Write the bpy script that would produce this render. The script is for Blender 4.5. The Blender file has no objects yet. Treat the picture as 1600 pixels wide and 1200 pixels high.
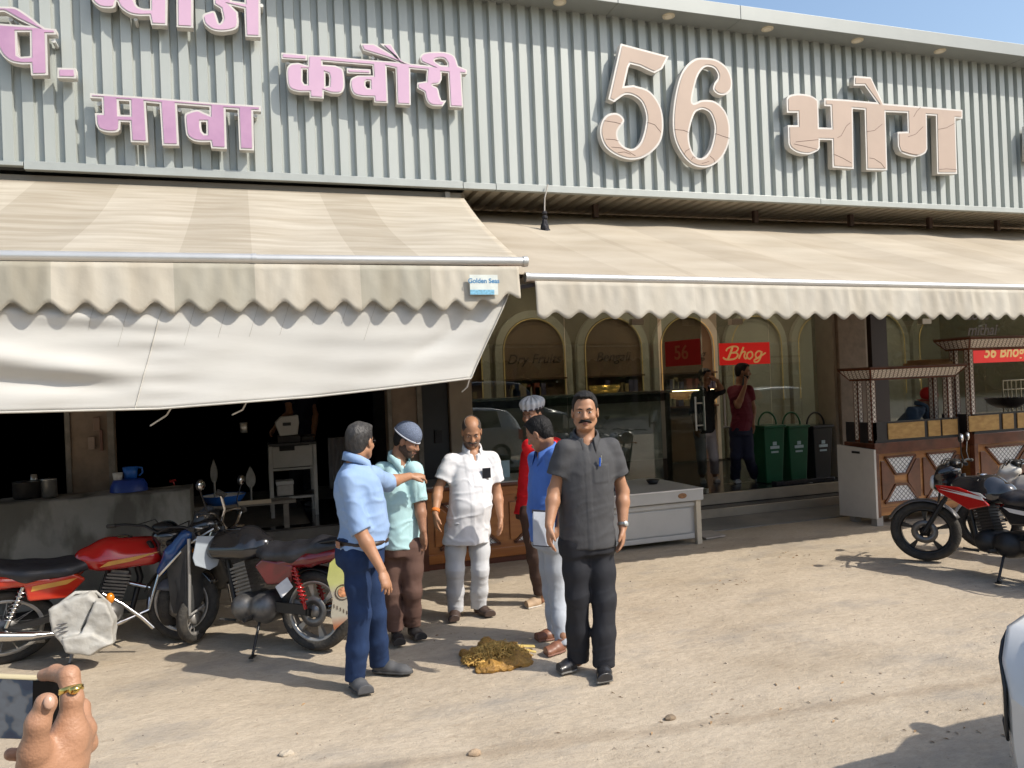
import bpy, bmesh, math, random
import numpy as np
from mathutils import Vector, Matrix
random.seed(7); RNG=np.random.RandomState(5)
R=math.radians
sc=bpy.context.scene
# ---------------------------------------------------------------- camera
CF=1210.0; YAW=R(18.6); ROLL=R(2.4); PITCH=R(0.28); CH=1.8
fw=np.array([math.sin(YAW)*math.cos(PITCH),math.cos(YAW)*math.cos(PITCH),math.sin(PITCH)])
r0=np.array([math.cos(YAW),-math.sin(YAW),0.0]); u0=np.cross(r0,fw)
CR=r0*math.cos(ROLL)-u0*math.sin(ROLL); CU=u0*math.cos(ROLL)+r0*math.sin(ROLL)
CC=np.array([0,0,CH])
cam=bpy.data.cameras.new("camera"); co=bpy.data.objects.new("camera",cam); sc.collection.objects.link(co)
cam.sensor_fit='HORIZONTAL'; cam.sensor_width=36; cam.lens=36*CF/1600; cam.clip_start=0.05; cam.clip_end=600
Mc=Matrix(((CR[0],CU[0],-fw[0],0),(CR[1],CU[1],-fw[1],0),(CR[2],CU[2],-fw[2],CH),(0,0,0,1)))
co.matrix_world=Mc; sc.camera=co
# ---------------------------------------------------------------- light
SUN=Vector((0.53,-0.48,0.70)).normalized()
w=bpy.data.worlds.new("World"); sc.world=w; w.use_nodes=True
nt=w.node_tree; nt.nodes.clear()
sk=nt.nodes.new('ShaderNodeTexSky'); sk.sky_type='NISHITA'; sk.sun_disc=False
sk.sun_elevation=math.asin(SUN.z); sk.sun_rotation=math.atan2(SUN.x,SUN.y); sk.air_density=1.3; sk.dust_density=2.2; sk.ozone_density=2.0
bg=nt.nodes.new('ShaderNodeBackground'); bg.inputs[1].default_value=0.15
ow=nt.nodes.new('ShaderNodeOutputWorld'); nt.links.new(sk.outputs[0],bg.inputs[0]); nt.links.new(bg.outputs[0],ow.inputs[0])
sl=bpy.data.lights.new("sun",'SUN'); sl.energy=3.7; sl.angle=R(0.53); sl.color=(1.0,0.93,0.82)
so=bpy.data.objects.new("sun",sl); sc.collection.objects.link(so); so.rotation_euler=SUN.to_track_quat('Z','Y').to_euler(); so.location=(8,-8,12)
sc.view_settings.view_transform='Standard'; sc.view_settings.look='None'; sc.view_settings.gamma=1.0; sc.view_settings.exposure=0.42
sc.cycles.max_bounces=8; sc.cycles.transparent_max_bounces=16; sc.cycles.use_denoising=True; sc.cycles.caustics_reflective=False; sc.cycles.caustics_refractive=False
# ---------------------------------------------------------------- helpers
def ray(px,py): return fw+CR*((px-800)/CF)-CU*((py-600)/CF)
def at(px,py,Y):
    d=ray(px,py); return CC+d*(Y/d[1])
def atz(px,py,z=0.0):
    d=ray(px,py); return CC+d*((z-CH)/d[2])
def V(*a): return np.array(a,float)
def nrm(v):
    v=np.asarray(v,float); return v/(np.linalg.norm(v)+1e-12)
def srgb(h):
    h=h.lstrip('#'); o=[]
    for i in (0,2,4):
        c=int(h[i:i+2],16)/255; o.append(c/12.92 if c<=.04045 else ((c+.055)/1.055)**2.4)
    return tuple(o)
MATS={}
def mk(name,col,rough=.6,metal=0.,var=.12,vs=6.,bump=0.,bs=40.,tint=None,stretch=(1,1,1),spec=.5,coat=0.,emit=0.,trans=0.,detail=5):
    if name in MATS: return MATS[name]
    if isinstance(col,str): col=srgb(col)
    m=bpy.data.materials.new(name); m.use_nodes=True; n=m.node_tree; L=n.links
    b=n.nodes['Principled BSDF']; b.inputs['Roughness'].default_value=rough; b.inputs['Metallic'].default_value=metal
    b.inputs['Specular IOR Level'].default_value=spec; b.inputs['Coat Weight'].default_value=coat; b.inputs['Coat Roughness'].default_value=.08
    tc=n.nodes.new('ShaderNodeTexCoord'); mp=n.nodes.new('ShaderNodeMapping'); mp.inputs['Scale'].default_value=stretch
    L.new(tc.outputs['Object'],mp.inputs[0])
    if var>0 or tint:
        nz=n.nodes.new('ShaderNodeTexNoise'); nz.inputs['Scale'].default_value=vs; nz.inputs['Detail'].default_value=detail; nz.inputs['Roughness'].default_value=.6
        L.new(mp.outputs[0],nz.inputs[0])
        rp=n.nodes.new('ShaderNodeValToRGB'); rp.color_ramp.elements[0].position=.3; rp.color_ramp.elements[1].position=.7
        t=tint if tint else tuple(c*(1-var) for c in col)
        if isinstance(t,str): t=srgb(t)
        h=col if tint else tuple(min(1,c*(1+var)) for c in col)
        rp.color_ramp.elements[0].color=(*t,1); rp.color_ramp.elements[1].color=(*h,1)
        L.new(nz.outputs[0],rp.inputs[0]); L.new(rp.outputs[0],b.inputs['Base Color'])
    else: b.inputs['Base Color'].default_value=(*col,1)
    if bump>0:
        n2=n.nodes.new('ShaderNodeTexNoise'); n2.inputs['Scale'].default_value=bs; n2.inputs['Detail'].default_value=4
        L.new(mp.outputs[0],n2.inputs[0]); bp=n.nodes.new('ShaderNodeBump'); bp.inputs['Strength'].default_value=bump; bp.inputs['Distance'].default_value=.02
        L.new(n2.outputs[0],bp.inputs['Height']); L.new(bp.outputs[0],b.inputs['Normal'])
    if emit>0:
        b.inputs['Emission Color'].default_value=(*col,1); b.inputs['Emission Strength'].default_value=emit
    if trans>0:
        tr=n.nodes.new('ShaderNodeBsdfTranslucent'); tr.inputs[0].default_value=(*col,1); mx=n.nodes.new('ShaderNodeMixShader'); mx.inputs[0].default_value=trans
        L.new(b.outputs[0],mx.inputs[1]); L.new(tr.outputs[0],mx.inputs[2]); L.new(mx.outputs[0],n.nodes['Material Output'].inputs[0])
    MATS[name]=m; return m
def link(name,me,parent=None,mat=None):
    o=bpy.data.objects.new(name,me); sc.collection.objects.link(o)
    if mat is not None:
        for mm in (mat if isinstance(mat,(list,tuple)) else [mat]): me.materials.append(mm)
    if parent is not None:
        o.parent=parent
        if parent.name in WS: o.matrix_parent_inverse=Matrix.Translation(-Vector(parent.location))
    return o
WS=set()
def tag(o,label=None,cat=None,group=None,kind=None):
    if label: o['label']=label
    if cat: o['category']=cat
    if group: o['group']=group
    if kind: o['kind']=kind
    return o
def thing(name,label,cat,loc=(0,0,0),rz=0.,group=None,scale=1.):
    o=bpy.data.objects.new(name,None); sc.collection.objects.link(o); o.location=loc; o.rotation_euler=(0,0,rz); o.scale=(scale,)*3
    o.empty_display_size=.1
    return tag(o,label,cat,group)
def rotm(rx=0,ry=0,rz=0):
    return np.array(Matrix.Rotation(rz,3,'Z')@Matrix.Rotation(ry,3,'Y')@Matrix.Rotation(rx,3,'X'))
class MB:
    def __init__(s): s.v=[];s.f=[];s.m=[];s.sm=[]
    def add(s,vs,fs,mi=0,smooth=False):
        o=len(s.v); s.v.extend([tuple(float(c) for c in p) for p in vs])
        for f in fs: s.f.append(tuple(o+i for i in f)); s.m.append(mi); s.sm.append(smooth)
        return s
    def box(s,x0,x1,y0,y1,z0,z1,mi=0,T=None):
        p=[(x,y,z) for z in (z0,z1) for y in (y0,y1) for x in (x0,x1)]
        if T is not None: p=[T(q) for q in p]
        return s.add(p,[(0,2,3,1),(4,5,7,6),(0,1,5,4),(2,6,7,3),(0,4,6,2),(1,3,7,5)],mi)
    def obox(s,c,hx,hy,hz,Rm=None,mi=0):
        c=np.asarray(c,float); Rm=np.eye(3) if Rm is None else Rm
        return s.box(-hx,hx,-hy,hy,-hz,hz,mi,lambda q:c+Rm@np.array(q))
    def bar(s,a,b,wd,th,up=(0,0,1),mi=0):
        a=np.asarray(a,float);b=np.asarray(b,float); d=nrm(b-a); sd=nrm(np.cross(d,up)); u=np.cross(sd,d)
        Rm=np.array([d,sd,u]).T
        return s.obox((a+b)/2,np.linalg.norm(b-a)/2,wd/2,th/2,Rm,mi)
    def tube(s,pts,r,n=10,mi=0,caps=True,closed=False):
        pts=[np.asarray(p,float) for p in pts]; N=len(pts); rs=r if hasattr(r,'__len__') else [r]*N
        vs=[];prev=None
        for i,p in enumerate(pts):
            if closed: t=nrm(pts[(i+1)%N]-pts[i-1])
            else: t=nrm(pts[min(i+1,N-1)]-pts[max(i-1,0)])
            if prev is None: a=np.array([0,0,1.]) if abs(t[2])<.9 else np.array([1.,0,0])
            else: a=prev
            x=nrm(a-t*(a@t)); y=np.cross(t,x); prev=x
            for k in range(n):
                an=2*math.pi*k/n; vs.append(p+rs[i]*(math.cos(an)*x+math.sin(an)*y))
        fs=[]
        for i in range(N if closed else N-1):
            j=(i+1)%N
            for k in range(n):
                k2=(k+1)%n; fs.append((i*n+k,i*n+k2,j*n+k2,j*n+k))
        s.add(vs,fs,mi,True)
        if caps and not closed: s.add(vs[:n][::-1],[tuple(range(n))],mi); s.add(vs[-n:],[tuple(range(n))],mi)
        return s
    def lathe(s,prof,n=24,T=None,mi=0,smooth=True):
        vs=[];fs=[]
        for (r,z) in prof:
            for k in range(n):
                a=2*math.pi*k/n; q=np.array([r*math.cos(a),r*math.sin(a),z]); vs.append(T(q) if T else q)
        for i in range(len(prof)-1):
            for k in range(n):
                k2=(k+1)%n; fs.append((i*n+k,i*n+k2,(i+1)*n+k2,(i+1)*n+k))
        return s.add(vs,fs,mi,smooth)
    def ell(s,c,rx,ry,rz,n=16,mi=0,Rm=None):
        c=np.asarray(c,float); Rm=np.eye(3) if Rm is None else Rm
        pr=[(max(1e-4,math.sin(t)),-math.cos(t)) for t in np.linspace(0,math.pi,n//2+1)]
        return s.lathe(pr,n,lambda q:c+Rm@(q*np.array([rx,ry,rz])),mi)
    def grid(s,P,mi=0,smooth=True,thick=0.,closedu=False):
        nu=len(P);nv=len(P[0]); vs=[p for r in P for p in r]
        fs=[(i*nv+j,i*nv+j+1,(i+1)*nv+j+1,(i+1)*nv+j) for i in range(nu-1) for j in range(nv-1)]
        return s.add(vs,fs,mi,smooth)
    def prism(s,poly,T0,T1,mi=0):
        n=len(poly); a=[T0(p) for p in poly]; b=[T1(p) for p in poly]
        s.add(a+b,[tuple(range(n))[::-1],tuple(range(n,2*n))]+[(i,(i+1)%n,n+(i+1)%n,n+i) for i in range(n)],mi)
        return s
    def build(s,name,mat,parent=None,bevel=0.,seg=2,solid=0.):
        me=bpy.data.meshes.new(name); me.from_pydata(s.v,[],s.f)
        me.polygons.foreach_set('material_index',s.m); me.polygons.foreach_set('use_smooth',s.sm); me.update()
        bm=bmesh.new(); bm.from_mesh(me); bmesh.ops.recalc_face_normals(bm,faces=bm.faces); bm.to_mesh(me); bm.free()
        o=link(name,me,parent,mat)
        if solid: md=o.modifiers.new('solid','SOLIDIFY'); md.thickness=solid; md.offset=0
        if bevel: md=o.modifiers.new('bevel','BEVEL'); md.width=bevel; md.segments=seg; md.limit_method='ANGLE'; md.angle_limit=R(40)
        return o
def wthing(name,label,cat,loc,group=None):      # thing whose parts are modelled in world coordinates
    o=thing(name,label,cat,[float(c) for c in loc],0,group); WS.add(o.name); return o
def copytree(o,parent=None):
    c=o.copy(); sc.collection.objects.link(c)
    if parent is not None: c.parent=parent
    for ch in list(o.children): copytree(ch,c)
    return c
def struct(o): o['kind']='structure'; return o
def textmesh(name,txt,size,mat,loc,Rm,parent=None,shear=0.,ext=.002,align='CENTER',bold=0.):
    cu=bpy.data.curves.new(name,'FONT'); cu.body=txt; cu.size=size; cu.align_x=align; cu.align_y='CENTER'; cu.shear=shear; cu.extrude=ext; cu.offset=bold
    t=bpy.data.objects.new(name+'_tmp',cu); sc.collection.objects.link(t); dg=bpy.context.evaluated_depsgraph_get(); dg.update()
    me=bpy.data.meshes.new_from_object(t.evaluated_get(dg)); bpy.data.objects.remove(t); me.name=name; me.materials.clear()
    M4=Matrix([list(Rm[i])+[float(loc[i])] for i in range(3)]+[[0,0,0,1]]); me.transform(M4)
    return link(name,me,parent,mat)
FACE=np.array([[1,0,0],[0,0,-1],[0,1,0]],float)   # text x->X, y->Z, facing -Y
# ---------------------------------------------------------------- signed distance modelling
def smin(a,b,k):
    h=np.clip(.5+.5*(b-a)/k,0,1); return b+(a-b)*h-k*h*(1-h)
def smax(a,b,k): return -smin(-a,-b,k)
def wob(P,s,fr,seed):
    r=np.random.RandomState(seed); o=0
    for i in range(5):
        d=r.normal(size=3); d=d/np.linalg.norm(d)*np.array(s); o=o+np.sin(fr*(1+.45*i)*(P[0]*d[0]+P[1]*d[1]+P[2]*d[2])+r.rand()*6.28+1.3*np.sin(fr*.6*(P[0]*d[1]-P[2]*d[0]+P[1]*d[2])))/(1+.5*i)
    return o/2.6
class SDF:
    def __init__(s,lo,hi,h):
        s.h=h; s.ax=[np.arange(lo[i],hi[i]+h,h) for i in range(3)]; s.f=np.full([len(a) for a in s.ax],1.,np.float32)
    def sub(s,lo,hi):
        sl=[]
        for i in range(3):
            a=max(0,int(np.searchsorted(s.ax[i],lo[i]))-1); b=min(len(s.ax[i]),int(np.searchsorted(s.ax[i],hi[i]))+1); sl.append(slice(a,max(b,a)))
        P=(s.ax[0][sl[0]][:,None,None],s.ax[1][sl[1]][None,:,None],s.ax[2][sl[2]][None,None,:]); return tuple(sl),P
    def put(s,sl,d,k,op):
        if s.f[sl].size==0: return
        if op=='u': s.f[sl]=smin(s.f[sl],d,max(k,1e-4))
        elif op=='s': s.f[sl]=smax(s.f[sl],-d,max(k,1e-4))
    def cone(s,a,b,ra,rb,k=.015,flat=None,op='u'):
        a=np.asarray(a,float);b=np.asarray(b,float); m=max(ra,rb)*(1 if flat is None else max(1,flat[1]))+k+4*s.h
        sl,P=s.sub(np.minimum(a,b)-m,np.maximum(a,b)+m)
        q=[P[i]-a[i] for i in range(3)]; ba=b-a
        sca=1.
        if flat is not None:
            n=nrm(flat[0]); g=1/flat[1]-1; dn=q[0]*n[0]+q[1]*n[1]+q[2]*n[2]; q=[q[i]+n[i]*dn*g for i in range(3)]; ba=ba+n*(ba@n)*g; sca=min(1,flat[1])
        t=np.clip((q[0]*ba[0]+q[1]*ba[1]+q[2]*ba[2])/max(ba@ba,1e-9),0,1)
        d=np.sqrt((q[0]-t*ba[0])**2+(q[1]-t*ba[1])**2+(q[2]-t*ba[2])**2)-(ra+(rb-ra)*t)
        s.put(sl,d*sca,k,op); return s
    def chain(s,pts,rs,k=.015,flat=None):
        for i in range(len(pts)-1): s.cone(pts[i],pts[i+1],rs[i],rs[i+1],k,flat)
        return s
    def ell(s,c,r,k=.015,Rm=None,op='u'):
        c=np.asarray(c,float); r=np.asarray(r,float); m=max(r)+k+4*s.h; sl,P=s.sub(c-m,c+m); q=[P[i]-c[i] for i in range(3)]
        if Rm is not None: q=[q[0]*Rm[0][j]+q[1]*Rm[1][j]+q[2]*Rm[2][j] for j in range(3)]
        k0=np.sqrt((q[0]/r[0])**2+(q[1]/r[1])**2+(q[2]/r[2])**2); k1=np.sqrt((q[0]/r[0]**2)**2+(q[1]/r[1]**2)**2+(q[2]/r[2]**2)**2)+1e-6
        s.put(sl,k0*(k0-1)/k1,k,op); return s
    def box(s,c,hf,rad=.01,k=.01,Rm=None,op='u'):
        c=np.asarray(c,float); m=np.linalg.norm(hf)+k+4*s.h; sl,P=s.sub(c-m,c+m); q=[P[i]-c[i] for i in range(3)]
        if Rm is not None: q=[q[0]*Rm[0][j]+q[1]*Rm[1][j]+q[2]*Rm[2][j] for j in range(3)]
        q=[np.abs(q[i])-hf[i]+rad for i in range(3)]
        d=np.sqrt(np.maximum(q[0],0)**2+np.maximum(q[1],0)**2+np.maximum(q[2],0)**2)+np.minimum(np.maximum(np.maximum(q[0],q[1]),q[2]),0)-rad
        s.put(sl,d,k,op); return s
    def loft(s,sec,yaw,p=2.3,k=.02):
        # sec: list of (center xyz, half width a, half depth b), bottom to top
        zs=np.array([c[0][2] for c in sec]); cx=np.array([c[0][0] for c in sec]); cy=np.array([c[0][1] for c in sec]); A=np.array([c[1] for c in sec]); B=np.array([c[2] for c in sec])
        m=max(A.max(),B.max())+k+4*s.h
        sl,P=s.sub((cx.min()-m,cy.min()-m,zs[0]-.03),(cx.max()+m,cy.max()+m,zs[-1]+.03)); z=P[2].ravel()
        def it(v):
            o=np.interp(z,zs,v); kk=np.ones(5)/5
            if len(o)>9: o=np.convolve(np.pad(o,2,'edge'),kk,'valid')
            return o[None,None,:]
        X=P[0]-it(cx);Y=P[1]-it(cy); c,sn=math.cos(yaw),math.sin(yaw); u=X*c+Y*sn; v=-X*sn+Y*c; a=it(A);b=it(B)
        d=(((np.abs(u)/a)**p+(np.abs(v)/b)**p)**(1/p)-1)*np.minimum(a,b)
        d=smax(d,np.maximum(zs[0]-P[2],P[2]-zs[-1]),.012); s.put(sl,d,k,'u'); return s
    def poly(s,pts,y0,y1,k=.02,rad=.02):
        # polygon in the XZ plane, extruded from y0 to y1
        pts=[np.asarray(p,float) for p in pts]; a=np.array(pts); lo=V(a[:,0].min()-.08,min(y0,y1)-.08,a[:,1].min()-.08); hi=V(a[:,0].max()+.08,max(y0,y1)+.08,a[:,1].max()+.08); sl,P=s.sub(lo,hi)
        x=P[0]+0*P[2]; z=P[2]+0*P[0]; d=np.full(x.shape,1e9); sg=np.ones(x.shape)
        for i in range(len(pts)):
            p,q=pts[i],pts[i-1]; e=q-p; wx,wz=x-p[0],z-p[1]; t=np.clip((wx*e[0]+wz*e[1])/(e@e),0,1); d=np.minimum(d,(wx-e[0]*t)**2+(wz-e[1]*t)**2)
            c1=z>=p[1];c2=z<q[1];c3=e[0]*wz>e[1]*wx; sg=np.where((c1&c2&c3)|(~c1&~c2&~c3),-sg,sg)
        d=sg*np.sqrt(d)+rad; w=np.abs(P[1]-(y0+y1)/2)-abs(y1-y0)/2+rad
        s.put(sl,np.sqrt(np.maximum(d,0)**2+np.maximum(w,0)**2)+np.minimum(np.maximum(d,w),0)-rad,k,'u'); return s
    def cut(s,p,n,k=.004,lo=None,hi=None):
        p=np.asarray(p,float);n=nrm(n)
        sl,P=s.sub(lo if lo is not None else [a[0] for a in s.ax],hi if hi is not None else [a[-1] for a in s.ax])
        s.f[sl]=smax(s.f[sl],(P[0]-p[0])*n[0]+(P[1]-p[1])*n[1]+(P[2]-p[2])*n[2],k); return s
    def disp(s,fn,lo=None,hi=None):
        sl,P=s.sub(lo if lo is not None else [a[0] for a in s.ax],hi if hi is not None else [a[-1] for a in s.ax]); s.f[sl]=s.f[sl]+fn(P); return s
    def mesh(s):
        f=np.pad(s.f,1,constant_values=1.); h=s.h; org=np.array([a[0]-h for a in s.ax]); sg=f<0
        nx,ny,nz=f.shape; S=[sg[i:nx-1+i,j:ny-1+j,k:nz-1+k] for i in (0,1) for j in (0,1) for k in (0,1)]
        an=S[0].copy(); al=S[0].copy()
        for q in S[1:]: an|=q; al&=q
        C=np.argwhere(an&~al)
        if len(C)==0: return np.zeros((0,3)),np.zeros((0,4),int)
        idx=np.full((nx-1,ny-1,nz-1),-1,np.int64); idx[C[:,0],C[:,1],C[:,2]]=np.arange(len(C))
        acc=np.zeros((len(C),3));cnt=np.zeros(len(C)); off=[(i,j,k) for i in (0,1) for j in (0,1) for k in (0,1)]
        val=[f[C[:,0]+o[0],C[:,1]+o[1],C[:,2]+o[2]] for o in off]
        for a in range(8):
            for b in range(a+1,8):
                if sum(abs(off[a][i]-off[b][i]) for i in range(3))!=1: continue
                va,vb=val[a],val[b]; m=(va<0)!=(vb<0); t=np.where(m,va/(va-vb+1e-12),0)
                for i in range(3): acc[:,i]+=np.where(m,off[a][i]+(off[b][i]-off[a][i])*t,0)
                cnt+=m
        vs=(C+acc/cnt[:,None])*h+org; quads=[]
        for ax in range(3):
            o1=[0,0,0];o1[ax]=1; A=sg[:nx-o1[0],:ny-o1[1],:nz-o1[2]]; B=sg[o1[0]:,o1[1]:,o1[2]:]; E=np.argwhere(A!=B)
            u,v=[i for i in range(3) if i!=ax]; e=[0,0,0]; e[u]=1; g=[0,0,0]; g[v]=1; e=np.array(e);g=np.array(g)
            E=E[(E[:,u]>0)&(E[:,v]>0)]
            q=np.stack([idx[tuple((E-e-g).T)],idx[tuple((E-g).T)],idx[tuple(E.T)],idx[tuple((E-e).T)]],1)
            fl=sg[tuple(E.T)]; 
            if ax==1: fl=~fl
            q[~fl]=q[~fl][:,::-1]; quads.append(q)
        return vs,np.concatenate(quads)
    def build(s,name,mat,parent=None,smooth=2):
        vs,q=s.mesh(); q=q[(q>=0).all(1)]
        for _ in range(smooth):
            a=np.zeros_like(vs);c=np.zeros(len(vs))
            for i in range(4):
                for j in (1,3): np.add.at(a,q[:,i],vs[q[:,(i+j)%4]]); np.add.at(c,q[:,i],1)
            c[c==0]=1; vs=vs*.5+.5*a/c[:,None]
        me=bpy.data.meshes.new(name); me.vertices.add(len(vs)); me.vertices.foreach_set('co',vs.ravel()); me.loops.add(q.size); me.loops.foreach_set('vertex_index',q.ravel())
        me.polygons.add(len(q)); me.polygons.foreach_set('loop_start',np.arange(0,q.size,4)); me.polygons.foreach_set('loop_total',np.full(len(q),4)); me.polygons.foreach_set('use_smooth',np.ones(len(q),bool)); me.update(calc_edges=True); me.validate()
        return link(name,me,parent,mat)
# ================================================================ GROUND
def ground_mat():
    m=bpy.data.materials.new('dusty_ground'); m.use_nodes=True; n=m.node_tree; L=n.links; b=n.nodes['Principled BSDF']; b.inputs['Roughness'].default_value=.95; b.inputs['Specular IOR Level'].default_value=.2
    tc=n.nodes.new('ShaderNodeTexCoord')
    def noise(sc_,det,st=(1,1,1),rgh=.6):
        mp=n.nodes.new('ShaderNodeMapping'); mp.inputs['Scale'].default_value=st; mp.inputs['Rotation'].default_value=(0,0,.12); L.new(tc.outputs['Object'],mp.inputs[0])
        z=n.nodes.new('ShaderNodeTexNoise'); z.inputs['Scale'].default_value=sc_; z.inputs['Detail'].default_value=det; z.inputs['Roughness'].default_value=rgh; L.new(mp.outputs[0],z.inputs[0]); return z.outputs[0]
    def ramp(src,p0,c0,p1,c1):
        r=n.nodes.new('ShaderNodeValToRGB'); r.color_ramp.elements[0].position=p0; r.color_ramp.elements[1].position=p1; r.color_ramp.elements[0].color=(*c0,1); r.color_ramp.elements[1].color=(*c1,1); L.new(src,r.inputs[0]); return r.outputs[0]
    def mix(t,a,c,f):
        x=n.nodes.new('ShaderNodeMix'); x.data_type='RGBA'; x.blend_type=t
        if hasattr(f,'links'): L.new(f,x.inputs[0])
        else: x.inputs[0].default_value=f
        L.new(a,x.inputs[6])
        if isinstance(c,tuple): x.inputs[7].default_value=(*c,1)
        else: L.new(c,x.inputs[7])
        return x.outputs[2]
    base=ramp(noise(.9,6,(.8,1.3,1)),.33,(.43,.36,.272),.68,(.50,.425,.33))
    grit=ramp(noise(26,7,(.7,1.4,1),.75),.34,(.62,.60,.58),.66,(1.15,1.15,1.15)); c=mix('MULTIPLY',base,grit,.40)
    sp=ramp(noise(90,3,(1,1,1),.8),.3,(.5,.47,.42),.42,(1,1,1)); c=mix('MULTIPLY',c,sp,.55)
    gr=ramp(noise(1.5,6,(.6,1.2,1),.68),.52,(0,0,0),.70,(1,1,1)); c=mix('MIX',c,(.315,.28,.235),gr); g2=ramp(noise(.55,5,(1,1.3,1),.7),.50,(1,1,1),.66,(.80,.78,.75)); c=mix('MULTIPLY',c,g2,.75); g3=ramp(noise(9,5,(.6,1.3,1),.75),.58,(1,1,1),.72,(.74,.71,.67)); c=mix('MULTIPLY',c,g3,.8)
    # faint darker wheel track crossing the yard
    sx=n.nodes.new('ShaderNodeSeparateXYZ'); L.new(tc.outputs['Object'],sx.inputs[0])
    P=atz(820,1165); Q=atz(1560,1062); nx,ny=-(Q[1]-P[1]),(Q[0]-P[0]); ln=math.hypot(nx,ny); nx/=ln;ny/=ln; c0=-(nx*P[0]+ny*P[1])
    def M(op,a,bv,cv=None):
        q=n.nodes.new('ShaderNodeMath'); q.operation=op
        for i,v in enumerate((a,bv,cv)):
            if v is None: continue
            if hasattr(v,'links'): L.new(v,q.inputs[i])
            else: q.inputs[i].default_value=v
        return q.outputs[0]
    d=M('ADD',M('MULTIPLY_ADD',sx.outputs[0],nx,c0),M('MULTIPLY',sx.outputs[1],ny)); d=M('ADD',d,M('MULTIPLY_ADD',noise(.6,2),.16,-.08))
    d=M('ADD',M('ABSOLUTE',d,0.),M('MULTIPLY_ADD',noise(5,4),.14,-.07)); tk=ramp(d,.015,(1,1,1),.075,(0,0,0)); c=mix('MULTIPLY',c,(.82,.80,.78),tk)
    L.new(c,b.inputs['Base Color'])
    h=M('ADD',M('MULTIPLY',noise(30,6,(.7,1.4,1),.75),.35),M('ADD',M('MULTIPLY',noise(4.2,5,(.85,1.2,1)),1.1),M('MULTIPLY',noise(110,2),.13)))
    bp=n.nodes.new('ShaderNodeBump'); bp.inputs['Strength'].default_value=.75; bp.inputs['Distance'].default_value=.03; L.new(h,bp.inputs['Height']); L.new(bp.outputs[0],b.inputs['Normal'])
    return m
def height(x,y):
    return (.006*np.sin(1.3*x+.7*y)+.005*np.sin(2.9*x-2.1*y+1)+.003*np.sin(5.1*x+4.3*y+2)-.007)*np.clip((7.1-y)/.6,0,1)
mb=MB()
xs=np.concatenate([[-250,-120,-60,-30,-15,-8],np.arange(-4,10.01,.1),[13,18,30,60,120,250]]); ys=np.concatenate([[-250,-100,-40,-15,-6],np.arange(-1,8.21,.1),[9,11,14,20,40,120,250]])
P=[[(x,y,float(height(x,y)) if (-4<=x<=10 and -1<=y<=8.2) else 0.) for y in ys] for x in xs]
mb.grid(P); gmat=ground_mat(); struct(mb.build('ground',gmat))
# pebbles and grit lying on the ground
mb=MB(); pm=mk('pebble_stone',(.33,.28,.22),.9,var=.35,vs=3)
for i in range(4200):
    t=RNG.rand(); y=1.9+5.4*RNG.rand()**1.2; x=-2+RNG.rand()*9.5; r=.0018+.0072*RNG.rand()**5
    if RNG.rand()<.012: r*=2.0
    z=float(height(x,y)); a=RNG.rand()*6.28
    vs=[(x+r*math.cos(a+k*2.09+RNG.rand())*1.3,y+r*math.sin(a+k*2.09),z) for k in range(3)]+[(x+r*.3*math.cos(a),y+r*.3*math.sin(a),z+r*(.6+.5*RNG.rand()))]
    mb.add(vs,[(0,1,3),(1,2,3),(2,0,3),(2,1,0)])
tag(mb.build('gravel',pm),'small pebbles and grit scattered over the dusty yard','gravel',kind='stuff')
mb=MB(); lm=mk('dry_litter',(.26,.17,.09),.9,var=.4,vs=9)
for (px,py,nn,sp) in ((1215,866,7,.18),(1145,908,8,.15),(1130,915,9,.2),(1137,1112,6,.12),(1250,868,4,.1),(1095,1120,6,.25),(1180,1060,6,.5),(990,1090,4,.4),(700,990,3,.05),(690,1010,4,.3),(1340,1085,6,.4),(480,1140,4,.4),(1500,1140,14,.25)):
    c=atz(px,py)
    for k in range(nn):
        x=c[0]+RNG.normal()*sp;y=c[1]+RNG.normal()*sp*.5;z=float(height(x,y)); a=RNG.rand()*3.14; l=.007+.016*RNG.rand(); wd=.002+.004*RNG.rand()
        d=np.array([math.cos(a),math.sin(a),0]);e=np.array([-d[1],d[0],0]); p=np.array([x,y,z+.002])
        mb.add([p-d*l-e*wd*.3,p+e*wd+V(0,0,.008),p+d*l+V(0,0,.003),p-e*wd],[(0,1,2),(0,2,3)])
tag(mb.build('litter',lm),'scraps of dry leaves and twigs on the dusty yard','litter',kind='stuff')
for nm,px,py,r,colr,lab,ct in (('stone',447,1177,.03,(.42,.36,.28),'pale flat stone lying in the foreground dust','stone'),('stone',742,1176,.028,(.36,.26,.17),'brown clod of earth lying in the foreground below the dung','stone'),('stone',1047,1119,.026,(.2,.15,.1),'dark clod lying alone beyond the wheel track','stone')):
    c=atz(px,py); c[2]=float(height(c[0],c[1])); S=SDF(c-.07,c+.07,.004); S.ell(c+V(0,0,r*.25),(r*1.35,r*.9,r*.6)); S.disp(lambda P:.006*wob(P,(1,1,1),90,int(px)))
    o=S.build(nm,mk('stone_%d'%px,colr,.9,var=.25,vs=40,bump=.4,bs=120)); tag(o,lab,ct)
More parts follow.
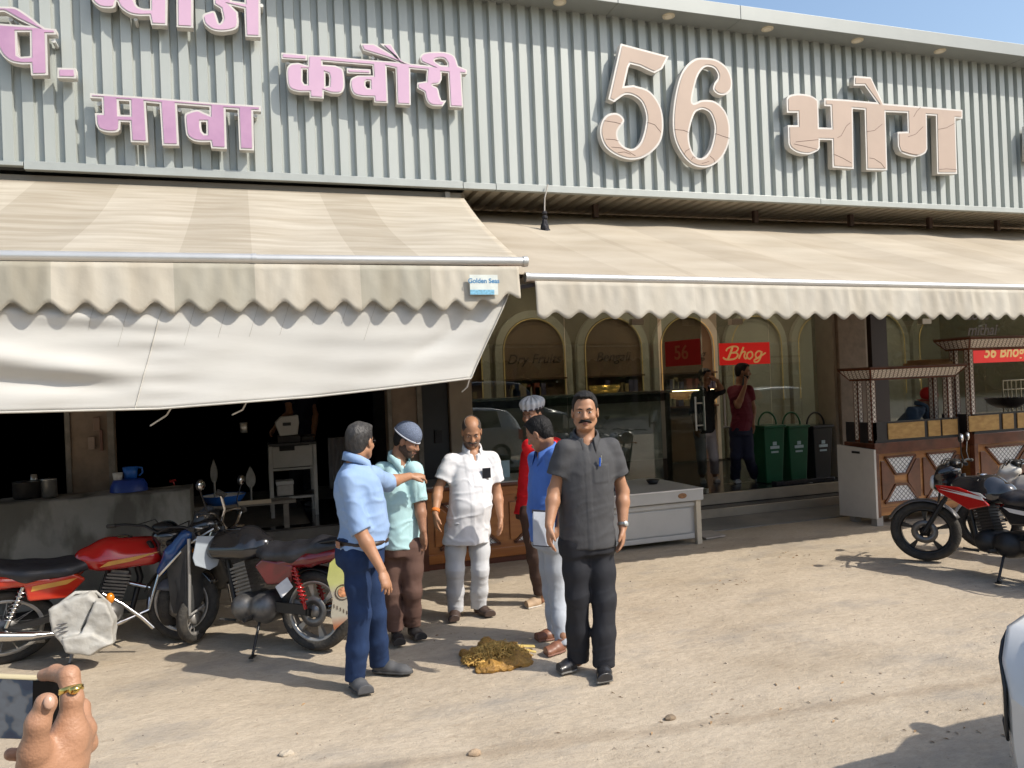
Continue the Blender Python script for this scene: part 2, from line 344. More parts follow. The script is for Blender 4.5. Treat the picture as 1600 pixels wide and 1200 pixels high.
# ================================================================ SHOP BUILDING
bld=thing('shop_building','long single storey shop with corrugated grey metal fascia and glass front','shop')
fmat=mk('fascia_metal',(.455,.478,.455),.45,0.12,var=.06,vs=1.6,stretch=(1,1,.25),tint=(.385,.41,.385),bump=.02,bs=8)
trim=mk('trim_metal',(.40,.42,.40),.45,.2,var=.08,vs=3)
XL,XR=-6.0,14.5; YF=8.0; ZB,ZT=4.02,6.02
def ribs(name,x0,x1,z0,z1,per=.1655,rw=.54,d=.05,horizontal=None):
    prof=[]; x=x0
    while x<x1:
        a=per*rw; s=.010
        prof+= [(x,0),(x+a-.004,0),(x+a-.004+s,d),(x+per-s-.004,d)]; x+=per
    mb=MB(); vs=[];
    if horizontal is None:
        n=len(prof); vs=[(p[0],YF+p[1],z0) for p in prof]+[(p[0],YF+p[1],z1) for p in prof]
    else:
        n=len(prof); vs=[(p[0],horizontal[0],horizontal[2]+p[1]) for p in prof]+[(p[0],horizontal[1],horizontal[2]+p[1]) for p in prof]
    mb.add(vs,[(i,i+1,n+i+1,n+i) for i in range(n-1)])
    return mb
ribs('fascia',XL,XR,ZB,ZT).build('fascia',fmat,bld,solid=.003)
mb=MB(); mb.box(XL,XR,YF+.085,YF+.10,ZB-.05,ZT); mb.build('backing_panel',mk('dark_backing',(.08,.08,.08),.8),bld)
mb=MB()   # bottom channel, in joined lengths
xj=[XL,-1.87,2.23,2.6,6.9,11.2,XR]
for i in range(len(xj)-1): mb.box(xj[i]+.003,xj[i+1]-.003,YF-.016,YF+.06,3.955+(0.03 if i<1 else 0.),4.022+(.010 if i%2 else 0))
mb.build('fascia_channel',trim,bld,bevel=.003)
capm=mk('cap_metal',(.28,.295,.285),.45,.3,var=.05,vs=2)
mb=MB(); xj=[XL,-3,.9,4.02,5.62,10.2,XR]
for i in range(len(xj)-1): mb.box(xj[i]+.002,xj[i+1]-.002,7.70,8.12,6.02+.0,6.185)
mb.build('roof_cap',capm,bld,bevel=.004)
cream=mk('downlight_rim',(.62,.55,.42),.5); lens=mk('downlight_lens',(.75,.68,.55),.3)
for k in range(8):
    x=4.73+1.356*(k-4) if k<4 else 4.73+1.356*(k-4)
    mb=MB(); T=lambda q,x=x:V(x,7.83,6.02)+q
    mb.lathe([(.0,-.012),(.052,-.014),(.06,-.018),(.072,-.012),(.074,.004)],24,T); dl=mb.build('downlight',cream,bld)
    mb=MB(); mb.lathe([(.0001,-.019),(.03,-.019),(.045,-.0155)],20,T); mb.build('lens',lens,dl)
sofm=mk('soffit_metal',(.52,.46,.37),.5,.2,var=.1,vs=2)
mb=ribs('soffit',2.3,XR,0,0,per=.165,rw=.55,d=.04,horizontal=(8.06,9.62,3.99)); mb.build('soffit',sofm,bld,solid=.003)
brk=mk('bracket_brown',(.10,.06,.045),.6)
mb=MB()
for x in (4.05,6.35,7.9,9.3,10.6): mb.box(x-.03,x+.03,8.55,8.61,3.83,3.985)
mb.build('awning_bracket',brk,bld)
tilem=mk('shop_wall_paint',(.34,.30,.25),.7,var=.15,vs=2)
mb=MB(); mb.box(2.3,XR,9.62,9.75,3.18,4.02); mb.box(-6,2.3,8.2,8.35,3.2,3.96); mb.build('upper_wall',tilem,bld)
mb=MB(); mb.box(-6,2.24,8.125,8.155,3.80,3.94); mb.box(2.05,2.1,8.06,8.12,3.84,3.93); mb.build('pelmet_board',mk('pelmet_grey',(.28,.26,.23),.7,var=.1,vs=3),bld)
# roof slab keeps daylight out of the rooms
mb=MB(); mb.box(-6,XR,8.2,14.2,4.06,4.2); mb.build('roof',mk('roof_slab',(.3,.3,.29),.9),bld)
# pillars
stone=mk('pillar_stone',(.25,.185,.135),.55,var=.22,vs=7,bump=.12,bs=18); stone2=mk('pillar_cream',(.40,.34,.27),.6,var=.1,vs=6)
for i,(a,b,y0,y1,mm) in enumerate(((-1.655,-1.325,8.35,8.8,stone),(1.49,1.79,8.75,9.2,stone),(2.245,2.53,9.05,9.5,stone2),(8.24,8.75,9.3,9.8,stone))):
    mb=MB(); mb.box(a,b,y0,y1,0,3.98); p=mb.build('pillar',mm,bld,bevel=.012)
    if i==3:
        mb=MB(); mb.box(8.19,8.24,9.36,9.8,0,3.98); mb.box(8.75,8.8,9.33,9.8,0,3.98); mb.build('pillar_edge',stone2,p)
        mb=MB(); mb.box(8.95,9.25,9.4,9.62,.3,3.5); mb.build('dark_post',mk('dark_maroon',(.035,.018,.018),.5),bld)
    if i<2:
        mb=MB(); mb.box(b-.005,b+.05,y0-.03,y0+.02,0,3.9); mb.box(a-.04,a+.004,y0-.02,y0+.03,0,3.9); mb.build('pillar_edge',mk('old_mortar',(.22,.20,.175),.8,var=.25,vs=9,bump=.3,bs=25),p)
for nm,x,z,sx,sz,cl in (('switch_box',-1.42,1.62,.028,.065,(.25,.17,.13)),('conduit',-1.385,1.46,.012,.10,(.16,.08,.06)),('socket',-1.47,1.44,.028,.06,(.30,.23,.19))):
    mb=MB(); mb.box(x-sx,x+sx,8.31,8.35,z-sz,z+sz); mb.build(nm,mk(nm+'_m',cl,.6),bld,bevel=.004)
# grey steel side door between pillars
dm=mk('grey_door',(.052,.055,.055),.35,.3,var=.08,vs=3)
mb=MB(); mb.box(1.9,2.24,9.12,9.16,.05,3.9); dr=mb.build('side_door',dm,bld,bevel=.003)
mb=MB(); mb.box(1.80,1.90,9.08,9.2,.0,3.9); mb.build('door_frame',mk('door_frame_dark',(.03,.03,.03),.4),dr)
c=at(685,682,9.1); mb=MB(); mb.box(c[0]-.045,c[0]+.045,9.085,9.12,c[2]-.075,c[2]+.075); mb.box(c[0]-.03,c[0]+.03,9.078,9.085,c[2]+.01,c[2]+.055); mb.build('keypad',mk('keypad_black',(.012,.012,.013),.3),dr,bevel=.006)
# ---- platform, steps
stepm=mk('step_stone',(.43,.36,.27),.6,var=.2,vs=4,stretch=(.5,1,1),bump=.1,bs=20); dkst=mk('dark_granite',(.035,.035,.04),.22,var=.3,vs=30)
mb=MB(); mb.box(2.55,XR,9.05,13.6,-.02,.272); mb.build('platform',dkst,bld)
mb=MB(); mb.box(4.75,XR,8.985,9.049,.125,.268); mb.build('step',stepm,bld,bevel=.008)
mb=MB(); mb.box(4.75,XR,8.70,8.985,-.02,.118); st=mb.build('step',stepm,bld,bevel=.008)
mb=MB(); mb.box(4.76,XR,8.74,8.984,.117,.122); mb.build('tread',dkst,st)
mb=MB(); mb.box(4.6,9.5,7.95,8.69,-.03,.012); mb.build('apron_slab',mk('apron_concrete',(.19,.18,.165),.8,var=.15,vs=3,bump=.2,bs=40),bld)
# ---- glass front
def glass_mat(name,tint,extra=0.):
    m=bpy.data.materials.new(name); m.use_nodes=True; n=m.node_tree; L=n.links; n.nodes.remove(n.nodes['Principled BSDF'])
    t=n.nodes.new('ShaderNodeBsdfTransparent'); t.inputs[0].default_value=(*tint,1); g=n.nodes.new('ShaderNodeBsdfGlossy'); g.inputs['Roughness'].default_value=.0
    f=n.nodes.new('ShaderNodeFresnel'); ge=n.nodes.new('ShaderNodeNewGeometry'); io=n.nodes.new('ShaderNodeMapRange'); io.inputs[3].default_value=1.45; io.inputs[4].default_value=1/1.45; L.new(ge.outputs['Backfacing'],io.inputs[0]); L.new(io.outputs[0],f.inputs[0])
    a=n.nodes.new('ShaderNodeMath'); a.operation='ADD'; a.inputs[1].default_value=extra; L.new(f.outputs[0],a.inputs[0])
    mx=n.nodes.new('ShaderNodeMixShader'); L.new(a.outputs[0],mx.inputs[0]); L.new(t.outputs[0],mx.inputs[1]); L.new(g.outputs[0],mx.inputs[2]); L.new(mx.outputs[0],n.nodes['Material Output'].inputs[0]); return m
glm=glass_mat('shop_glass',(.64,.70,.68),.055); GY=9.72
alum=mk('satin_steel',(.6,.6,.58),.3,.9,var=.05)
edges=[2.53]+[at(p,560,GY)[0] for p in (884,1030)]
for a,b in zip(edges[:-1],edges[1:]):
    mb=MB(); mb.box(a+.006,b-.006,GY,GY+.012,.275,3.2); mb.build('glass_pane',glm,bld)
hx=at(1036,560,GY)[0]; fx2=[at(p,560,GY)[0] for p in (1122,1203,1322)]
for a,b in zip(fx2[:-1],fx2[1:]):
    mb=MB(); mb.box(a+.006,b-.006,GY,GY+.012,.275,3.2); mb.build('glass_pane',glm,bld)
for a,b in ((8.82,10.2),(10.2,11.6),(11.6,14)):
    mb=MB(); mb.box(a+.006,b-.006,GY,GY+.012,.275,3.2); mb.build('glass_pane',glm,bld)
mb=MB(); mb.box(2.5,8.2,GY-.02,GY+.04,3.15,3.22); mb.build('head_rail',alum,bld)
# open glass door leaf swung outwards, hinge at hx
fe=at(1097,560,9.02); hp=V(hx,GY,0); fp=V(fe[0],9.02,0); dd=nrm(fp-hp); wid=np.linalg.norm(fp-hp); dn=V(-dd[1],dd[0],0)
door=wthing('glass_door','open frameless glass door leaf with steel ladder handle and red numeral panel','door',hp+V(0,0,.28))
Rd=np.array([dd,dn,V(0,0,1)]).T
mb=MB(); mb.obox(hp+dd*wid/2+V(0,0,1.74),wid/2,.006,1.45,Rd); mb.build('glass_pane',glm,door)
redm=mk('red_vinyl',(.52,.012,.010),.4,var=.06); goldm=mk('gold_vinyl',(.70,.44,.16),.4,var=.1,vs=20,emit=.22)  # gold letters get a slight glow of their own to look brighter
zs=at(1095,547,9.05)[2]
mb=MB(); mb.obox(hp+dd*(wid*.53)+V(0,0,zs-.02)-dn*.010,wid*.45,.002,.175,Rd); rp=mb.build('number_panel',mk('red_vinyl_dull',(.42,.010,.012),.4,var=.08),door)
TX=np.array([dd,V(0,0,1),np.cross(dd,V(0,0,1))]).T
textmesh('numerals','56',.27,mk('dull_gold',(.47,.13,.06),.5),hp+dd*(wid*.5)+V(0,0,zs-.02)-dn*.0135,TX,rp,ext=.001,bold=.004)
hh=0
def ladder(mb,c,d,n_,z0,z1):
    for k in (-1,1):
        q=c+d*.0+n_*(.035*k); mb.tube([q+V(0,0,z0),q+V(0,0,z1)],.016,10)
    for z in (z0+.1,z1-.1): mb.tube([c+n_*.035+V(0,0,z),c-n_*.035+V(0,0,z)],.012,8)
hc=at(1092,640,9.1); 
mb=MB(); cpos=fp-dd*.06
pa=at(1087,640,9.08);pb=at(1100,640,9.06)
for q in (V(pa[0],9.08,0),V(pb[0],9.06,0)):
    mb.tube([q+V(0,0,at(1087,620,9.08)[2]),q+V(0,0,at(1087,673,9.08)[2])],.015,10)
for py in (630,665):
    z=at(1090,py,9.07)[2]; mb.tube([V(pa[0],9.08,z),V(pb[0],9.06,z)],.012,8)
mb.build('handle',mk('bright_steel',(.75,.74,.72),.25,.6),door)
mb=MB(); mb.obox(hp+dd*.5*wid+V(0,0,.31),wid/2,.018,.03,Rd); mb.build('bottom_rail',alum,door)
# red sign panel on the fixed glass
a=at(1124,537,GY-.02);b=at(1204,568,GY-.02); 
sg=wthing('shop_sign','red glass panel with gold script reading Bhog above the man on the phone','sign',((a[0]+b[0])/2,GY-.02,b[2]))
mb=MB(); mb.box(a[0],b[0],GY-.014,GY-.004,b[2],a[2]+.005); mb.build('panel',mk('red_panel_glow',(.62,.012,.010),.35,var=.04,emit=.30),sg)  # panel colour given an added glow so the red reads brighter
g5=lambda x,y:(lambda q:V(q[0],GY-.018,q[2]))(at(1020+x/5,500+y/5,GY-.018))
def smooth(pts,n=5):
    o=[];P=[pts[0]]+list(pts)+[pts[-1]]
    for i in range(1,len(P)-2):
        a,b,c,d=[np.array(P[i+k],float) for k in (-1,0,1,2)]
        for k in range(n): t=k/n; o.append(.5*((2*b)+(-a+c)*t+(2*a-5*b+4*c-d)*t*t+(-a+3*b-3*c+d)*t**3))
    return o+[np.array(pts[-1],float)]
mb=MB()
for st_,rr in (([(622,214),(606,258),(588,304)],.016),([(572,242),(585,222),(620,208),(655,208),(666,226),(648,250),(612,257)],.012),([(612,257),(650,256),(664,274),(645,300),(605,309),(565,306),(550,292)],.013),([(708,212),(690,258),(672,302)],.014),([(680,278),(702,250),(722,252),(714,282),(724,302),(742,290)],.012),([(768,246),(742,258),(736,288),(756,304),(778,284),(776,256),(764,246)],.012),([(848,248),(822,244),(802,268),(812,296),(838,282),(850,250)],.012),([(852,246),(842,290),(824,322),(798,328),(794,312),(830,292),(880,256)],.012)): mb.tube([g5(*p) for p in smooth(st_)],rr,8)
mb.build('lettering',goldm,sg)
a=at(1508,548,GY-.02);b=at(1640,561,GY-.02)
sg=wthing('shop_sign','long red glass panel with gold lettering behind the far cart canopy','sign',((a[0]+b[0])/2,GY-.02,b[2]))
mb=MB(); mb.box(a[0],b[0],GY-.014,GY-.004,b[2]-.02,a[2]+.13); mb.build('panel',MATS['red_panel_glow'],sg)
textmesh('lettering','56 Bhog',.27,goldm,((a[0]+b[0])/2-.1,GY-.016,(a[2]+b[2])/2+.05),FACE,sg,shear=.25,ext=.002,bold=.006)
# ladder handle pair on the neighbouring leaf
mb=MB(); q=at(1133,650,GY-.05)
mb.tube([V(q[0],GY-.05,at(1133,615,GY)[2]),V(q[0],GY-.05,at(1133,668,GY)[2])],.014,10); mb.tube([V(q[0]-.05,GY-.05,at(1133,667,GY)[2]),V(q[0]+.09,GY-.05,at(1133,667,GY)[2])],.014,10); mb.build('pull_handle',MATS['bright_steel'],bld)
# ---- interior of the sweet shop
inn=mk('interior_wall',(.34,.28,.21),.7,var=.12,vs=2); arch_c=mk('arch_cream',(.60,.54,.45),.6,var=.08,vs=3); arch_b=mk('arch_brown',(.24,.145,.09),.6,var=.12,vs=3); goldt=mk('gold_tube',(.75,.48,.18),.3,.7,var=.05,emit=.22)  # gold arch tubes given a glow of their own to show indoors
BY=12.6
mb=MB(); mb.box(2.4,XR,BY+.1,BY+.25,.2,4.06); mb.box(2.40,2.5,9.9,BY+.1,.2,4.06); mb.build('interior_wall',inn,bld)
mb=MB(); mb.box(2.5,XR,9.75,BY+.1,3.75,3.85); mb.build('ceiling',mk('false_ceiling',(.5,.45,.38),.7),bld)
for k in range(9):
    mb=MB(); x=3.2+1.25*k; mb.lathe([(.0001,0),(.17,0),(.175,.02)],20,lambda q:V(x,10.15+1.5*(k%2),3.72)+q); mb.build('fill_lamp',mk('fill_lamp_glow',(1.0,.82,.62),.5,emit=24.0),bld)  # unseen fill discs added to brighten the dim interior
shelfm=mk('shelf_wood',(.12,.055,.03),.5); glow=mk('shelf_glow',(1.0,.72,.38),.5,emit=12.0); lampm=0
def archpts(cx,hw,z0,zs,n=20,g=0.):
    return [(cx-hw-g,z0)]+[(cx-(hw+g)*math.cos(t),zs+(hw+g)*math.sin(t)) for t in np.linspace(0,math.pi,n)]+[(cx+hw+g,z0)]
axs=[at(835,560,BY)[0]+1.52*k for k in range(-1,8)]
boxm=[mk('sweet_box_%d'%i,c,.5,var=.2,vs=8) for i,c in enumerate(((.42,.30,.15),(.30,.08,.05),(.5,.42,.28),(.12,.10,.16)))]
for k,cx in enumerate(axs):
    hw=.58;zc=2.42; big=1.0 if k<4 else 1.12
    mb=MB(); ou=archpts(cx,hw+.13,.3,zc); inr=archpts(cx,hw,.3,zc); n=len(ou)
    vs=[(p[0],BY+.0,p[1]) for p in ou]+[(p[0],BY+.0,p[1]) for p in inr]+[(p[0],BY+.1,p[1]) for p in ou]+[(p[0],BY+.1,p[1]) for p in inr]
    mb.add(vs,[(i,i+1,n+i+1,n+i) for i in range(n-1)]+[(n+i,n+i+1,3*n+i+1,3*n+i) for i in range(n-1)]+[(i,2*n+i,2*n+i+1,i+1) for i in range(n-1)]); al=mb.build('wall_arch',arch_c,bld)
    mb=MB(); mb.prism(inr,lambda p:V(p[0],BY+.085,p[1]),lambda p:V(p[0],BY+.099,p[1])); mb.build('niche_back',arch_b if k<4 else arch_c,al)
    mb=MB(); mb.tube([V(p[0],BY-.02,p[1]) for p in archpts(cx,hw-.02,1.35,zc)],.010,8); mb.build('gold_rim',goldt,al)
    if k<4:
        for z in (1.3,1.62,1.92):
            mb=MB(); mb.box(cx-.56,cx+.56,BY-.1,BY+.08,z,z+.03); sh=mb.build('shelf',shelfm,al)
        for i in range(4):
            mb=MB(); x=cx-.5
            while x<cx+.48:
                wd=.05+.07*RNG.rand(); z=(1.33,1.65)[RNG.randint(2)]
                if RNG.randint(4)==i: mb.box(x,x+wd,BY-.08,BY+.05,z,z+.10+.12*RNG.rand())
                x+=wd*.5
            if mb.v: mb.build('sweet_boxes',boxm[i],al)
        mb=MB(); mb.box(cx-.5,cx+.5,BY-.06,BY-.03,1.605,1.618); mb.build('shelf_light',glow,al)
    tx={1:'Dry Fruits',2:'Bengali',3:'56 Bhog'}.get(k)
    if tx: textmesh('niche_lettering',tx,.24,mk('script_dark',(.05,.025,.015),.5),(cx+.02,BY+.08,2.28),FACE,al,shear=.3,ext=.003)
# glass writing on the right hand window
c=at(1533,506,GY); textmesh('window_lettering','Love a\nmithai',.26,MATS['script_dark'],(c[0],GY-.006,c[2]+.02),FACE,bld,shear=.3,ext=.001,bold=.004)
# display counter inside with gold tray
dk=mk('display_body',(.07,.06,.05),.4,var=.2); 
dc=wthing('display_counter','dark sweet display counter with steel top edge inside the shop window','display counter',(4.4,10.9,.27))
mb=MB(); mb.box(2.7,6.2,10.7,11.3,.27,1.62); mb.build('body',dk,dc,bevel=.01)
mb=MB(); mb.box(2.68,6.22,10.66,11.34,1.62,1.66); mb.build('top',mk('steel_top',(.5,.48,.45),.25,.8),dc)
mb=MB(); mb.box(2.8,6.1,10.695,10.699,.6,1.5); mb.build('front_panel',mk('display_front',(.34,.34,.31),.4,var=.25,vs=2),dc)
tg=at(945,610,10.9); tr=wthing('serving_tray','round gold rimmed tray of sweets on the display counter','tray',(tg[0],10.9,1.66))
mb=MB(); T=lambda q:V(tg[0],10.9,1.66)+q*V(1,.6,1); mb.lathe([(.01,.0),(.2,.0),(.25,.07),(.26,.12),(.24,.1),(.19,.03)],28,T); mb.build('rim',mk('gold_leaf',(.8,.48,.12),.2,.9,emit=.10),tr)  # metal rim carries a faint added glow
mb=MB()
for i in range(26):
    a=RNG.rand()*6.28; r=.2*RNG.rand()**.5; mb.ell(V(tg[0]+r*math.cos(a),10.9+.6*r*math.sin(a),1.73+.03*RNG.rand()),.03,.03,.025,8)
mb.build('sweets',mk('orange_sweets',(.45,.2,.05),.5,var=.3,vs=30),tr)
# ================================================================ CUT-OUT LETTER SIGNS (outlines drawn on the fascia plane)
def bez(pts,n=6):       # smooth closed polyline through points marked (x,y,1); plain points stay sharp
    N=len(pts); out=[]
    for i in range(N):
        p=pts[i]; q=pts[(i+1)%N]
        if len(p)>2 and len(q)>2:
            a=pts[i-1][:2]; b=p[:2]; c=q[:2]; d=pts[(i+2)%N][:2]
            if len(pts[i-1])<=2: a=(2*b[0]-c[0],2*b[1]-c[1])
            if len(pts[(i+2)%N])<=2: d=(2*c[0]-b[0],2*c[1]-b[1])
            for k in range(n):
                t=k/n; out.append(tuple(.5*((2*b[j])+(-a[j]+c[j])*t+(2*a[j]-5*b[j]+4*c[j]-d[j])*t*t+(-a[j]+3*b[j]-3*c[j]+d[j])*t**3) for j in (0,1)))
        else: out.append(tuple(p[:2]))
    return out
def shape(name,loops,Y,dep,off,mat,parent,bev=0.):
    cu=bpy.data.curves.new(name,'CURVE'); cu.dimensions='2D'; cu.fill_mode='BOTH'; cu.extrude=dep/2; cu.offset=off; cu.bevel_depth=bev
    for lp in loops:
        sp=cu.splines.new('POLY'); sp.points.add(len(lp)-1); sp.use_cyclic_u=True
        for i,p in enumerate(lp): sp.points[i].co=(p[0],p[1],0,1)
    t=bpy.data.objects.new('tmp',cu); sc.collection.objects.link(t); dg=bpy.context.evaluated_depsgraph_get(); dg.update()
    me=bpy.data.meshes.new_from_object(t.evaluated_get(dg)); bpy.data.objects.remove(t); me.name=name; me.materials.clear()
    me.transform(Matrix(((1,0,0,0),(0,0,-1,Y+dep/2),(0,1,0,0),(0,0,0,1)))); return link(name,me,parent,mat)
rim=mk('letter_rim_white',(.60,.57,.53),.45,.1,var=.07,vs=5); pink=mk('letter_face_pink',(.53,.32,.46),.28,var=.08,vs=2.2,tint=(.39,.215,.355)); peach=mk('letter_face_peach',(.455,.345,.275),.4,var=.06,vs=1.5)
pink2=mk('letter_face_light_pink',(.62,.41,.54),.3,var=.06,vs=2,tint=(.55,.36,.49))
stud=mk('stud_white',(.6,.6,.58),.5); crk=mk('crack_dark',(.10,.05,.04),.8)
def sign(label,parts,org,scl,face,YL=7.86,dep=.085,cat='sign',studs=(),cracks=(),border=.024,group=None):
    conv=lambda p:(lambda q:(q[0],q[2]))(at(org[0]+p[0]/scl,org[1]+p[1]/scl,YL))
    allp=[conv(p) for s_ in parts for p in s_[0]]; c=np.mean(np.array(allp),0)
    root=wthing('cutout_sign',label,cat,(c[0],YL+.1,min(p[1] for p in allp)),group)
    for s_ in parts:
        loops=[[conv(p) for p in bez(lp)] for lp in s_]
        o=shape('letter',loops,YL,dep,0,rim,root)
        shape('letter_face',loops,YL-.006,.006,-border,face,o)
    for p in studs:
        q=conv(p); mb=MB(); mb.tube([V(q[0],YL+dep*.4,q[1]),V(q[0],YF+.04,q[1])],.018,8); mb.build('mounting_stud',stud,root)
    mb=MB()
    for ck in cracks: mb.tube([V(*(lambda q:(q[0],YL-.0065,q[1]))(conv(p))) for p in ck],.0024,5)
    if cracks: mb.build('face_cracks',crk,root)
    return root
S1=1
five=[[(440,112),(740,192),(700,270,S1),(660,292,S1),(640,292,S1),(560,255,S1),(500,240),(488,262),(462,378),(520,372,S1),(620,410,S1),(690,510,S1),(706,640,S1),(680,740,S1),(600,815,S1),(510,838,S1),(420,815,S1),(345,760,S1),(312,680,S1),(318,610,S1),(350,560,S1),(400,545,S1),(440,560,S1),(462,595,S1),(440,630,S1),(420,670,S1),(430,720,S1),(470,760,S1),(520,768,S1),(565,725,S1),(592,640,S1),(598,560,S1),(570,480,S1),(520,440,S1),(470,432,S1),(430,455,S1),(400,478,S1),(362,460)]]
six=[[(905,207,S1),(970,202,S1),(1040,215,S1),(1105,265,S1),(1135,340,S1),(1130,400,S1),(1095,432,S1),(1050,430,S1),(1018,400,S1),(1025,360,S1),(1045,330,S1),(1045,300,S1),(1020,265,S1),(970,258,S1),(930,300,S1),(905,370,S1),(888,480,S1),(950,465,S1),(1030,475,S1),(1095,540,S1),(1122,640,S1),(1110,750,S1),(1060,840,S1),(980,885,S1),(890,870,S1),(820,800,S1),(775,700,S1),(765,580,S1),(780,440,S1),(810,320,S1),(850,250,S1)],
     [(938,525,S1),(905,545,S1),(880,610,S1),(866,690,S1),(880,770,S1),(915,822,S1),(960,822,S1),(1000,770,S1),(1022,690,S1),(1025,620,S1),(1000,550,S1),(965,526,S1)]]
sign('large peach numeral five with white rim on the grey fascia',[five],(860,40),4,peach,cracks=[[(335,595),(400,605),(440,615)],[(345,710),(400,713),(425,722)],[(605,605),(650,620),(690,668)],[(380,760),(440,765),(490,790),(530,815)],[(420,795),(460,790),(500,805)]])
sign('large peach numeral six with white rim on the grey fascia',[six],(860,40),4,peach,cracks=[[(775,650),(830,655),(862,668)],[(1030,675),(1070,690),(1118,705)],[(835,805),(845,785),(870,770)],[(880,840),(890,820),(905,825)],[(945,862),(975,855),(990,848)],[(995,815),(1020,835),(1025,855)]])
bhog=[[(95,270,S1),(120,243,S1),(190,232,S1),(280,245,S1),(335,280,S1),(342,310,S1),(348,495),(445,498),(438,330),(390,328),(390,268),(560,278),(800,300),(705,168),(620,168),(622,92),(755,103),(850,308),(1470,358),(1470,428),(1415,424),(1428,858),(1272,858),(1262,405),(1190,400),(1195,665,S1),(1175,700,S1),(1120,722,S1),(1060,718,S1),(990,690,S1),(965,640,S1),(962,530),(1042,528),(1038,382),(868,375),(882,830),(718,828),(705,358),(612,350),(620,820),(455,808),(450,595),(355,592),(355,655,S1),(335,680,S1),(270,705,S1),(190,695,S1),(130,660,S1),(110,620,S1),(105,478),(182,478),(180,380),(98,380)]]
sign('peach Hindi word sign with a slanted top stroke on the right of the fascia',[bhog],(1210,100),5,peach,cracks=[[(490,578),(520,560),(560,485),(590,460)],[(720,530),(780,520),(840,470)],[(460,705),(530,735),(600,775)],[(165,610),(260,600),(340,592)],[(150,625),(240,645),(335,668)],[(740,735),(775,740),(830,775),(860,815)],[(1085,415),(1110,370),(1140,340)],[(1275,512),(1340,500),(1405,465)],[(1285,825),(1340,820),(1420,825)],[(990,680),(1060,700),(1120,712)],[(1040,570),(1100,550),(1160,490)]])
mava=[[(110,82),(740,128),(1100,160),(1535,188),(1535,235),(1470,232),(1478,560),(1355,555),(1340,222),(1240,215),(1250,548),(1120,542),(1112,490,S1),(1040,490,S1),(975,480,S1),(920,440,S1),(905,380,S1),(898,280,S1),(910,250,S1),(960,230,S1),(1010,222,S1),(1060,244,S1),(1106,262),(1105,198),(835,178),(852,520),(712,518),(690,172),(575,160),(595,495),(450,490),(440,325),(365,322),(362,385,S1),(330,408,S1),(250,408,S1),(185,385,S1),(158,340,S1),(150,248),(212,250),(208,128),(110,122)],
      [(350,145),(438,150),(442,265),(355,262)],[(1036,322),(1078,322),(1080,420),(1062,420),(1044,400),(1036,360)]]
sign('pink Hindi word sign low on the left of the grey fascia',[mava],(120,130),5.333,pink,studs=[(178,162),(680,195),(852,212),(1325,250),(1488,262)],border=.019)
kach=[[(255,180),(380,185),(765,220),(960,235),(870,200),(690,145),(665,90),(770,92),(920,180),(820,90),(905,95),(985,225),(1060,248),(1200,262),(1140,235,S1),(1132,195,S1),(1160,165,S1),(1230,155,S1),(1330,158,S1),(1400,190,S1),(1430,265,S1),(1500,295),(1498,328),(1455,325),(1470,590),(1365,585),(1350,320),(1300,315),(1302,370,S1),(1280,405,S1),(1230,415,S1),(1270,440,S1),(1285,500,S1),(1300,535),(1338,535),(1310,580,S1),(1230,575,S1),(1185,540,S1),(1165,470,S1),(1110,440),(1110,395),(1180,385),(1185,300),(1055,288),(1060,570),(950,565),(940,285),(870,270),(882,555),(775,550),(770,510),(690,508,S1),(620,490,S1),(590,440,S1),(590,370,S1),(640,340,S1),(765,340),(760,262),(370,230),(372,255),(470,262,S1),(525,290,S1),(540,350,S1),(540,440,S1),(510,478,S1),(440,480,S1),(380,460),(380,520),(270,512),(268,470),(190,470,S1),(125,450,S1),(95,400,S1),(90,290,S1),(120,250,S1),(180,240,S1),(255,262)],
      [(214,292),(248,292),(250,408),(230,408),(214,384)],[(392,318),(416,326),(424,360),(420,420),(394,426)],[(718,382),(740,384),(742,438),(720,438),(706,420),(706,392)],[(1245,225,S1),(1275,208,S1),(1320,212,S1),(1345,245,S1),(1345,262),(1290,258,S1)]]
sign('pale pink Hindi word sign in the middle of the grey fascia',[kach,[[(48,160),(250,178),(250,222),(50,210)]],[[(560,282),(745,292),(748,330),(562,322)]]],(430,50),5,pink2,studs=[(98,228),(235,238),(510,268),(768,190),(1275,232)],border=.016)
pe=[[(-380,140),(-260,70),(-120,75,S1),(-20,85,S1),(80,88,S1),(220,105,S1),(400,220,S1),(520,315,S1),(600,372),(750,390),(758,462),(628,462),(645,1005),(418,1010),(405,860),(290,862,S1),(150,830,S1),(40,750,S1),(-25,640,S1),(-60,480,S1),(-60,330),(-10,315),(420,348),(250,265,S1),(130,195,S1),(60,160,S1),(0,160,S1),(-150,150,S1),(-250,160)],[(228,430),(400,430),(405,750),(285,760,S1),(240,735,S1)]]
sign('pink Hindi abbreviation sign cut by the left edge beside its full stop',[pe,[[(768,905),(1015,912),(1025,1050),(768,1045)]]],(0,0),8.57,pink,studs=[(130,235),(705,525)],border=.019)
